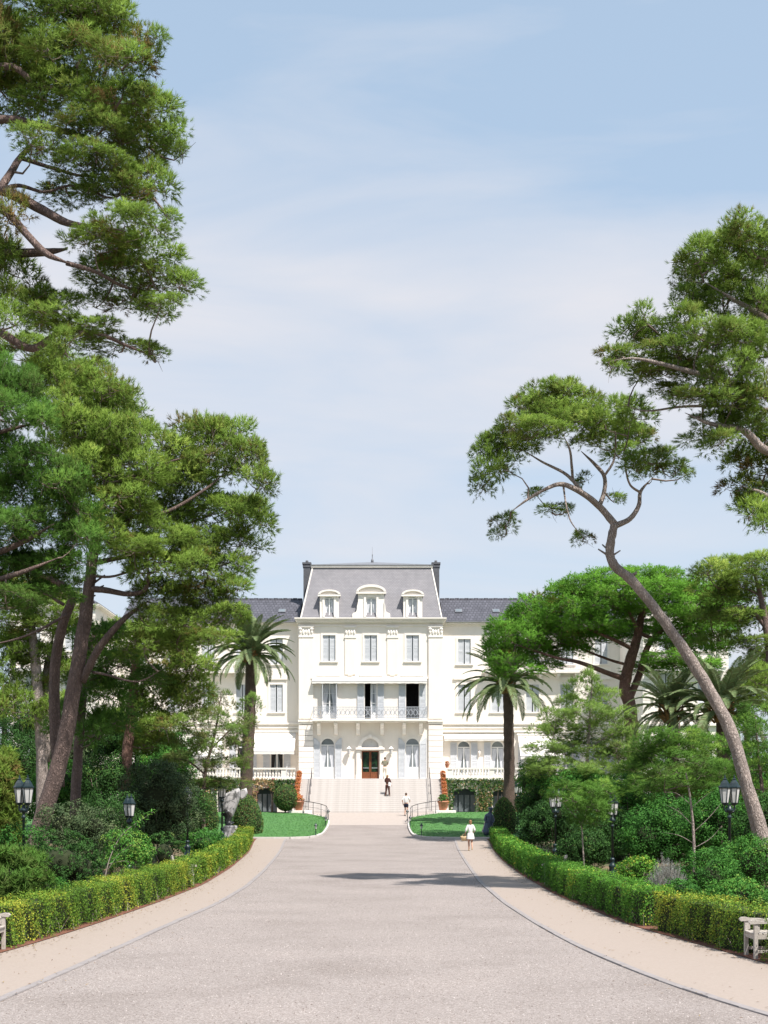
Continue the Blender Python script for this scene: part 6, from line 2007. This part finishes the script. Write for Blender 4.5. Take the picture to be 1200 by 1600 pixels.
# ================================================================== GARDEN CHAIRS
def make_chair(label, x, y, rz):
    root = thing("garden_chair", (x, y, rise(y) + .036), label, "chair", "teak garden chairs in the hedge niches", rz)
    def L(mb, nm, par=root): return link_mesh(nm, mb.mesh(nm, M['teak']), par)
    w, d = .74, .60
    for sx in (-1, 1):
        X_ = sx*(w/2-.035)
        f = MB(); f.bevbox(X_-.035, X_+.035, -d/2, -d/2+.07, 0, .60, .006); L(f, "leg")
        b = MB(); b.bar((X_, d/2-.04, 0), (X_, d/2-.04, .46), .065, .065); b.bar((X_, d/2-.04, .44), (X_, d/2+.09, .92), .06, .06); L(b, "leg")
        a = MB()
        prof = [(-d/2-.07,.60),(-d/2-.09,.635),(-d/2-.06,.67),(-d/2+.02,.675),(-d/2+.12,.655),(d/2-.1,.645),(d/2+.02,.65),(d/2+.02,.615),(-d/2+.1,.61)]
        n = len(prof); vs = [(X_-.05, p[0], p[1]) for p in prof] + [(X_+.05, p[0], p[1]) for p in prof]
        a.add(vs, [tuple(range(n)), tuple(reversed(range(n, 2*n)))] + [(j, i, n+i, n+j) for i in range(n) for j in [(i+1) % n]])
        a.box(X_-.025, X_+.025, -d/2+.07, -d/2+.10, .46, .61)
        L(a, "armrest")
        s_ = MB(); s_.box(X_-.02, X_+.02, -d/2+.07, d/2-.07, .34, .415); s_.box(X_-.018, X_+.018, -d/2+.07, d/2-.07, .10, .15); L(s_, "rail")
    f = MB(); f.box(-w/2+.07, w/2-.07, -d/2+.012, -d/2+.05, .33, .415); L(f, "front_rail")
    for i in range(7):
        yy = -d/2 - .01 + i*.088
        s_ = MB(); s_.bevbox(-w/2+.02, w/2-.02, yy, yy+.072, .418, .442, .005) if yy > -d/2+.07 and yy < d/2-.1 else s_.bevbox(-w/2+.075, w/2-.075, yy, yy+.072, .418, .442, .005); L(s_, "seat_slat")
    t = MB(); t.bar((-w/2+.03, d/2+.085, .90), (w/2-.03, d/2+.085, .90), .035, .10); L(t, "top_rail")
    t = MB(); t.bar((-w/2+.07, d/2-.015, .50), (w/2-.07, d/2-.015, .50), .03, .06); L(t, "lower_rail")
    for i in range(7):
        X_ = -w/2+.13 + i*(w-.26)/6
        t = MB(); t.bar((X_, d/2-.01, .52), (X_, d/2+.08, .87), .045, .018, up=(0,1,0)); L(t, "back_slat")
    return root
make_chair("weathered pale teak armchair at the right edge beside the near hedge", HR(yR_near-.45)+.36, yR_near-.45, -PI/2)
make_chair("weathered teak armchair cut off at the left edge of the picture", HL(yL_near-.45)-.36, yL_near-.45, PI/2)
make_chair("far teak armchair in the gap of the right hedge", HR(yR_gap)+.55, yR_gap, -PI/2-.2)
make_chair("far teak armchair in the gap of the left hedge", HL(yL_gap)-.55, yL_gap, PI/2+.2)

# ================================================================== SCULPTURES
YS = 92.6
sc_ = lambda px, py: ((px-600)*YS/F, CAMZ + (HY-py)*YS/F)
x0s, _ = sc_(364, 1300)
root = thing("slab_sculpture", (x0s, YS, ground(x0s, YS)), "pale grey stone slab sculpture on a dark twisted neck among the left topiary", "sculpture")
def rounded_slab(poly, y0, y1, name, mat, r=.12):
    """bulging stone slab from an outline"""
    n = len(poly); cx = sum(p[0] for p in poly)/n; cz = sum(p[1] for p in poly)/n
    rings = [(y0, .80), (y0-.0+.02, .9), (y0+(y1-y0)*.2, .985), ((y0+y1)/2, 1.0), (y1-(y1-y0)*.2, .985), (y1-.02, .9), (y1, .80)]
    rings[0] = (y0-.06, .72); rings[-1] = (y1+.06, .72)
    vs, fs = [], []
    for (y_, k) in rings:
        vs += [(cx+(p[0]-cx)*k, y_, cz+(p[1]-cz)*k) for p in poly]
    for i in range(len(rings)-1):
        for j in range(n): fs.append((i*n+(j+1) % n, i*n+j, (i+1)*n+j, (i+1)*n+(j+1) % n))
    fs.append(tuple(range(n))); fs.append(tuple(reversed(range((len(rings)-1)*n, len(rings)*n))))
    m = MB(); m.add(vs, fs[:-2], True); q_ = (len(rings)-1)*n
    m.add(vs[:n], [tuple(range(n))]); m.add(vs[q_:], [tuple(reversed(range(n)))]); return m.build(name, M[mat], root)
out = [sc_(*p) for p in ((373,1231),(375.5,1236),(375,1246),(371,1258),(367,1268),(364.5,1275),(362,1276),(356,1272),(351,1267),(347,1270),(346,1262),(344,1250),(346,1243),(352,1240),(360,1236),(366,1233))]
out = smooth_path([(*p,) for p in out] + [out[0]], 2)[:-1]
rounded_slab(list(reversed(out)), YS-.30, YS+.35, "slab", 'grey_stone')
o2 = [sc_(*p) for p in ((376,1234),(384,1231),(386,1238),(383,1246),(377,1250),(374,1246))]
rounded_slab(list(reversed(o2)), YS+.1, YS+.6, "small_slab", 'grey_stone')
m = MB()
p = [sc_(354,1268), sc_(357,1276), sc_(356,1284), sc_(360,1290)]
m.tube(smooth_path([(q[0], YS, q[1], r_) for q, r_ in zip(p, (.42,.26,.20,.30))], 4) and [(a[0], a[1], a[2]) for a in smooth_path([(q[0], YS, q[1]) for q in p], 4)], [.42,.38,.33,.29,.26,.24,.22,.21,.20,.22,.26,.30,.34], 12)
m.build("neck", M['bronze_dark'], root)
a, b = sc_(350, 1289)[0], sc_(370, 1289)[0]
m = MB(); m.bevbox(a, b, YS-.45, YS+.45, ground(x0s, YS)-.1, sc_(0,1290)[1], .06); m.build("plinth", M['grey_stone'], root)

YB = 92.9
def skin_mesh(name, verts, edges, radii, mat, parent, loc, rz, root_i=0, sub=2, scale=1.0):
    me = bpy.data.meshes.new(name)
    me.from_pydata([tuple(Vector(v)*scale) for v in verts], edges, [])
    o = bpy.data.objects.new(name, me); COL.objects.link(o)
    sk = o.modifiers.new("skin", 'SKIN'); sk.use_smooth_shade = True
    if not me.skin_vertices: me.skin_vertices.new()
    for i, r_ in enumerate(radii):
        rr = r_ if isinstance(r_, tuple) else (r_, r_)
        me.skin_vertices[0].data[i].radius = (rr[0]*scale, rr[1]*scale)
        me.skin_vertices[0].data[i].use_root = (i == root_i)
    ss = o.modifiers.new("sub", 'SUBSURF'); ss.levels = sub; ss.render_levels = sub
    dg = bpy.context.evaluated_depsgraph_get(); dg.update()
    nm = bpy.data.meshes.new_from_object(o.evaluated_get(dg))
    bpy.data.objects.remove(o); bpy.data.meshes.remove(me)
    nm.name = name; nm.materials.clear(); nm.materials.append(mat)
    nm.polygons.foreach_set("use_smooth", [True]*len(nm.polygons))
    return link_mesh(name, nm, parent)

xb = (764-600)*YB/F
root = thing("bronze_statue", (xb, YB, ground(xb, YB)+.05), "dark blue bronze figure in cap and coat on the right lawn beside the cone shrub", "statue", rz=.35)
skin_mesh("figure", [(0,0,.95),(0,0,1.2),(.03,0,1.42),(.08,-.02,1.58),(.1,-.05,1.72),(.06,-.1,1.84),(-.2,0,1.38),(-.32,-.08,1.12),(-.18,-.2,.95),(.2,0,1.38),(.3,-.06,1.1),(.16,-.2,.92),(-.12,0,.6),(-.2,.05,.1),(.12,0,.6),(.14,0,.1)],
  [(0,1),(1,2),(2,3),(3,4),(4,5),(2,6),(6,7),(7,8),(2,9),(9,10),(10,11),(0,12),(12,13),(0,14),(14,15)],
  [.2,.21,.19,.09,.13,.10,.11,.09,.06,.11,.09,.06,.19,.21,.17,.15], M['bronze_blue'], root, None, 0)
m = MB(); m.ball((.08,-.06,1.86), .17, .19, .075, 12, 6); m.ball((.08,-.2,1.83), .12, .1, .03, 10, 5); link_mesh("cap", m.mesh("cap", M['bronze_blue']), root)
m = MB(); n_ = 16; vs, fs = [], []
for i, (z_, r_, off) in enumerate(((1.30,.25,-.02),(1.05,.27,-.05),(.8,.31,-.08),(.55,.36,-.12),(.34,.40,-.16))):
    for k in range(n_):
        a_ = 2*PI*k/n_; rr = r_*(1 + (.06 if k % 2 else -.05)*i/3)
        vs.append((rr*math.cos(a_)*.8+off, rr*math.sin(a_)*.7, z_))
for i in range(4):
    for k in range(n_): fs.append((i*n_+(k+1) % n_, i*n_+k, (i+1)*n_+k, (i+1)*n_+(k+1) % n_))
m.add(vs, fs, True); link_mesh("coat_skirt", m.mesh("coat_skirt", M['bronze_blue']), root)
m = MB(); m.bevbox(-.5,.5,-.4,.4,-.15,.03,.03); link_mesh("plinth", m.mesh("plinth", M['grey_stone']), root)

# ================================================================== FLOWER POTS ON THE STAIRS
def flower_pot(label, x, y, z, sc, seed, mat='red_flower', fol=1.0):
    rng = np.random.default_rng(seed)
    root = thing("flower_pot", (x, y, z), label, "flower pot", "terracotta pots of red flowers on the stair sides")
    m = MB(); m.lathe([(r_*sc, h_*sc) for r_, h_ in ((.15,0),(.16,.02),(.22,.34),(.25,.35),(.25,.42),(.21,.42),(.20,.38))], n=14); link_mesh("pot", m.mesh("pot", M['terracotta']), root)
    n = int(210*fol)
    d = unit(rng.normal(size=(n,3)) + np.array([0,0,.5])); C = np.array([0,0,.50*sc]) + d*np.array([.26,.26,.22])*sc*(.5+.5*rng.random((n,1)))
    V = leaves(C + np.array([x,y,z]), d, .11*sc, .075*sc, rng, .1)
    tri_object("flowers", V, 4, .5 + .28*rng.normal(size=n), M[mat], root)
    s_ = MB()
    for k in range(6):
        a_ = k*1.05; s_.tube([(0,0,.36*sc), (.12*math.cos(a_)*sc, .12*math.sin(a_)*sc, .6*sc)], .008, 4)
    link_mesh("stem_work", s_.mesh("stem_work", M['twig']), root, kind='stuff')
for sgn in (-1, 1):
    X_ = sx0 - .25 if sgn < 0 else sx1 + .25
    side = "left" if sgn < 0 else "right"
    names = ("lowest", "second lowest", "third lowest", "fourth lowest", "fifth lowest", "sixth lowest", "seventh lowest", "eighth lowest", "topmost")
    for i in range(9):
        y_ = 115.62 + i*.66; z_ = z0 + (i+.9)*(ZF-z0)/9*.98 + .05
        flower_pot("terracotta pot of orange red flowers, %s on the %s stair side" % (names[i], side), X_, y_, z_, 1.0, 200+i+20*sgn)
flower_pot("terracotta pot with red flowers on the balustrade's end pier right of the stairs", sx1+.55, YTF+.25, ZF+.86, .8, 250, fol=.7)
for px, lab, sd in ((692, "large terracotta pot with green and red plant right of the staircase foot", 260), (467, "large terracotta pot with red plant left of the staircase foot", 261)):
    Yp = 113.9; x_ = (px-600)*Yp/F
    flower_pot(lab, x_, Yp, rise(Yp)+.28, 1.75, sd, 'red_flower' if sd == 261 else 'topiary')
    o = tag(MB().bevbox(x_-.75, x_+1.0, Yp-.45, Yp+.5, rise(Yp)-.3, rise(Yp)+.275, .03).build("stone_plinth", M['trim'], None), "low white stone plinth under the large pot %s of the stairs" % ("right" if sd == 260 else "left"), "plinth")
    o2 = make_small = None

# ================================================================== PEOPLE
def person(label, x, y, z, rz, h=1.72, pose=None, top=None, bottom=None, hair='hair_brown', long_hair=False, sleeves=.5, shorts=False, dress=False, shoes='shoe', slim=1.0):
    """faces +y before turning; one continuous body, clothes as separate shells"""
    root = thing("person", (x, y, z), label, "person", None, rz)
    k = h/1.72
    p = dict(elL=(-.27,.02,1.14), wrL=(-.25,.14,.92), elR=(.27,.02,1.14), wrR=(.25,.14,.92), knL=(-.10,.06,.49), anL=(-.10,-.02,.09), knR=(.10,.02,.49), anR=(.10,.0,.09))
    p.update(pose or {})
    V, E, R = [], [], []
    def v(co, r_, par=None):
        V.append(co); R.append(r_)
        if par is not None: E.append((par, len(V)-1))
        return len(V)-1
    pel = v((0,0,.94), (.135*slim,.105)); wa = v((0,.0,1.12), (.115*slim,.09), pel); ch = v((0,.0,1.34), (.145*slim,.105), wa)
    nb = v((0,-.005,1.46), .06, ch); nk = v((0,.01,1.52), .052, nb); hd = v((0,.02,1.60), (.078,.09), nk); ht = v((0,.01,1.68), (.07,.08), hd)
    no = v((0,.105,1.59), .014, hd)
    hands = []
    for s_, el, wr in ((-1, p['elL'], p['wrL']), (1, p['elR'], p['wrR'])):
        sh = v((s_*.175*slim, 0, 1.40), .058, ch); e = v(el, .042, sh); w = v(wr, .028, e)
        d = (Vector(wr)-Vector(el)).normalized(); side = d.cross(Vector((0,0,1)))
        side = side.normalized() if side.length > .1 else Vector((1,0,0))
        pa = v(tuple(Vector(wr)+d*.06), (.036,.022), w)
        for q, (off, ln) in enumerate(((-.026,.060),(-.009,.072),(.009,.068),(.026,.055))):
            a_ = v(tuple(Vector(wr)+d*.10+side*off), .009, pa); v(tuple(Vector(wr)+d*(.10+ln)+side*off*1.1+Vector((0,.012,-.012))), .0075, a_)
        t_ = v(tuple(Vector(wr)+d*.05+side*-.045), .010, pa); v(tuple(Vector(wr)+d*.09+side*-.062), .008, t_)
        hands.append(Vector(wr)+d*.09)
    for s_, kn, an in ((-1, p['knL'], p['anL']), (1, p['knR'], p['anR'])):
        hp = v((s_*.085,0,.87), (.088,.09), pel); k_ = v(kn, .058, hp); mid = v(tuple((Vector(kn)*.62+Vector(an)*.38) + Vector((0,-.02,0))), .054, k_); a_ = v(an, .036, mid)
        v((an[0]+s_*.01, an[1]+.13, max(.03, an[2]-.055)), (.035,.025), a_)
    body = skin_mesh("body", V, E, R, M['skin'], root, None, 0, pel, 2, k)
    def shell(name, pts, ed, rr, mat, ri=0): return skin_mesh(name, pts, ed, rr, mat, root, None, 0, ri, 2, k)
    if top:
        f = sleeves
        sL = tuple(Vector((-.175*slim,0,1.40)).lerp(Vector(p['elL']), min(1, f*2))); sR = tuple(Vector((.175*slim,0,1.40)).lerp(Vector(p['elR']), min(1, f*2)))
        pts = [(0,0,.92),(0,0,1.12),(0,0,1.33),(0,0,1.43),(-.175*slim,0,1.40),sL,(.175*slim,0,1.40),sR]
        ed = [(0,1),(1,2),(2,3),(2,4),(4,5),(2,6),(6,7)]; rr = [(.165*slim,.13),(.145*slim,.115),(.165*slim,.125),.085,.075,.068,.075,.068]
        if f > .5:
            pts += [tuple(Vector(p['elL']).lerp(Vector(p['wrL']), (f-.5)*2)), tuple(Vector(p['elR']).lerp(Vector(p['wrR']), (f-.5)*2))]; ed += [(5,8),(7,9)]; rr += [.05,.05]
        shell("shirt", pts, ed, rr, top)
    if bottom:
        pts = [(0,0,.98),(0,0,.90)]; ed = [(0,1)]; rr = [(.15*slim,.12),(.165*slim,.135)]
        for s_, kn, an in ((-1, p['knL'], p['anL']), (1, p['knR'], p['anR'])):
            b_ = len(pts); pts.append((s_*.09,0,.80)); rr.append(.115); ed.append((1,b_))
            kk = Vector((s_*.085,0,.87)).lerp(Vector(kn), .72 if shorts else 1.0)
            pts.append(tuple(kk)); rr.append(.105 if shorts else .078); ed.append((b_, b_+1))
            if not shorts: pts.append((an[0], an[1], an[2]+.02)); rr.append(.072); ed.append((b_+1, b_+2))
        shell("shorts" if shorts else "trousers", pts, ed, rr, bottom, 1)
    if dress:
        m = MB(); vs, fs, n_ = [], [], 16
        for i, (z_, a_, b_) in enumerate(((1.02,.155,.125),(.92,.19,.15),(.78,.215,.175),(.66,.225,.19))):
            for q in range(n_):
                t_ = 2*PI*q/n_; w_ = 1+.04*i*math.cos(5*t_)*.5
                vs.append((a_*w_*math.cos(t_)*k, b_*w_*math.sin(t_)*k, z_*k))
        for i in range(3):
            for q in range(n_): fs.append((i*n_+q, i*n_+(q+1) % n_, (i+1)*n_+(q+1) % n_, (i+1)*n_+q))
        m.add(vs, [tuple(reversed(f)) for f in fs], True); link_mesh("skirt", m.mesh("skirt", dress), root)
    m = MB(); m.ball((0,-.012*k,1.645*k), .086*k, .098*k, .088*k, 12, 8)
    if long_hair: m.ball((0,-.062*k,1.56*k), .075*k, .04*k, .12*k, 10, 7)
    link_mesh("hair", m.mesh("hair", M[hair]), root)
    for s_ in (-1, 1):
        e = MB(); e.ball((s_*.083*k,.015*k,1.595*k), .012*k,.02*k,.03*k, 8, 6); link_mesh("ear", e.mesh("ear", M['skin']), root)
        e = MB(); e.ball((s_*.032*k,.098*k,1.615*k), .012*k,.008*k,.008*k, 8, 6); link_mesh("eye", e.mesh("eye", M['shoe']), root)
    for an in (p['anL'], p['anR']):
        s2 = MB(); s2.ball((an[0]*k, (an[1]+.05)*k, max(.035, an[2]-.05)*k), .045*k, .125*k, .04*k, 10, 6); link_mesh("shoe", s2.mesh("shoe", M[shoes]), root)
    return root, hands, k

def stripe_mat():
    m, nt, b = new_mat('striped_green_shirt')
    N, L = nt.nodes, nt.links
    tc = N.new("ShaderNodeTexCoord"); sp = N.new("ShaderNodeSeparateXYZ"); L.new(tc.outputs['Object'], sp.inputs[0])
    mu = N.new("ShaderNodeMath"); mu.operation = 'MULTIPLY'; mu.inputs[1].default_value = 62; L.new(sp.outputs['Z'], mu.inputs[0])
    si = N.new("ShaderNodeMath"); si.operation = 'SINE'; L.new(mu.outputs[0], si.inputs[0])
    r = ramp(nt, [(.0, (.05,.055,.035)), (.5, (.12,.13,.08)), (.6, (.42,.38,.28))]); L.new(si.outputs[0], r.inputs[0]); L.new(r.outputs[0], b.inputs['Base Color'])
    b.inputs['Roughness'].default_value = .9
    return m
M['stripe'] = stripe_mat()
Yq = 121.5
person("person in striped green shirt and cream trousers standing at the stair top", (601.5-600)*Yq/F, Yq, ZF, .15, 1.78, dict(elL=(-.27,.06,1.14), wrL=(-.12,.24,1.16), elR=(.27,.06,1.14), wrR=(.12,.24,1.16)), M['stripe'], M['cream_cloth'], 'hair_brown', sleeves=.42)
i = 7; Yq = 115.2 + i*td + .17
r_, hands, k = person("person in a dark brown outfit with a white bag halfway up the stairs", (605.5-600)*Yq/F, Yq, z0+(i+1)*rh-.012, -.35, 1.72, dict(elL=(-.24,.1,1.16), wrL=(-.08,.22,1.24), elR=(.26,-.02,1.15), wrR=(.28,.08,.95), knL=(-.12,.02,.49), anL=(-.16,-.02,.08), knR=(.12,.02,.49), anR=(.16,.02,.08)), M['brown_cloth'], M['brown_cloth'], 'hair_blond', long_hair=True, sleeves=.85)
bag = MB(); hp_ = hands[1]*k; bx_ = Vector(r_.location) + Vector((.18, -.12, 1.05))
bag.bevbox(bx_.x-.12, bx_.x+.12, bx_.y-.05, bx_.y+.05, bx_.z-.22, bx_.z+.06, .03); 
for s_ in (-.08, .08): bag.tube([(bx_.x+s_, bx_.y, bx_.z+.05), (bx_.x+s_*.6, bx_.y+.03, bx_.z+.35)], .008, 5)
tag(bag.build("handbag", M['white_cloth'], None), "white bag carried by the person in brown on the stairs", "bag")
Yq = 112.2
person("person in white shirt and navy shorts walking towards the stairs by the right lawn", (634.5-600)*Yq/F, Yq, rise(Yq)+.01, -.25, 1.76, dict(elL=(-.27,-.08,1.15), wrL=(-.25,.04,.94), elR=(.27,.1,1.16), wrR=(.22,.28,1.08), knL=(-.09,.12,.50), anL=(-.09,-.02,.09), knR=(.09,.06,.52), anR=(.10,-.24,.20)), M['white_cloth'], M['navy_cloth'], 'hair_brown', sleeves=.5, shorts=True)
pw = on_ground(735, 1330)
r_, hands, k = person("person in a white blouse and white skirt walking up the right path", pw.x, pw.y, pw.z+.02, .1, 1.68, dict(elL=(-.25,-.03,1.14), wrL=(-.27,.1,.96), elR=(.24,-.06,1.15), wrR=(.2,.12,1.02), knL=(-.08,.10,.49), anL=(-.07,.06,.09), knR=(.08,.04,.50), anR=(.07,-.20,.15)), M['white_cloth'], None, 'hair_blond', long_hair=True, sleeves=.7, dress=M['white_cloth'], shoes='straw', slim=.88)
q = Vector(r_.location) + (hands[0]*k) + Vector((-.05,0,-.16))
bag = MB(); n_ = 14; vs, fs = [], []
for i, (z_, a_, b_) in enumerate(((-.16,.13,.06),(-.15,.16,.075),(.0,.20,.09),(.10,.23,.10),(.10,.21,.085),(-.13,.14,.06))):
    vs += [(q.x+a_*math.cos(2*PI*t_/n_), q.y+b_*math.sin(2*PI*t_/n_), q.z+z_) for t_ in range(n_)]
for i in range(5):
    for t_ in range(n_): fs.append((i*n_+t_, i*n_+(t_+1) % n_, (i+1)*n_+(t_+1) % n_, (i+1)*n_+t_))
fs.append(tuple(reversed(range(n_)))); bag.add(vs, fs, True)
for s_ in (-.06,.06): bag.tube(smooth_path([(q.x-.14,q.y+s_,q.z+.08),(q.x,q.y+s_*.6,q.z+.24),(q.x+.14,q.y+s_,q.z+.08)], 4), .010, 5)
tag(bag.build("straw_bag", M['straw'], None), "straw basket bag carried by the person in white on the path", "bag")

# fallen needles and leaf scraps along the path edges
rng = np.random.default_rng(300)
n = 2600
yy = 16 + 70*rng.random(n)**1.5; sd = rng.random(n) < .5
off = np.abs(rng.normal(size=n))*.30
xx = np.where(sd, [HL(v) for v in yy] + off + .02, [HR(v) for v in yy] - off - .02)
k = rng.random(n) < .25
xx = np.where(k, np.where(sd, [GL(v) for v in yy] + rng.normal(size=n)*.5, [GR(v) for v in yy] + rng.normal(size=n)*.5), xx)
C = np.stack([xx, yy, np.array([rise(v) for v in yy]) + .036], 1)
V = leaves(C, np.tile([0., 0., 3.], (n, 1)), .07, .022, rng, 1.)
tag(tri_object("leaf_litter", V, 4, rng.random(n), leaf_mat('fallen_leaf', [(0, (.10,.06,.035)), (.6, (.22,.14,.07)), (1, (.30,.22,.10))], .1), None), "fallen dry leaves and needles along the path edges", None, None, 'stuff')
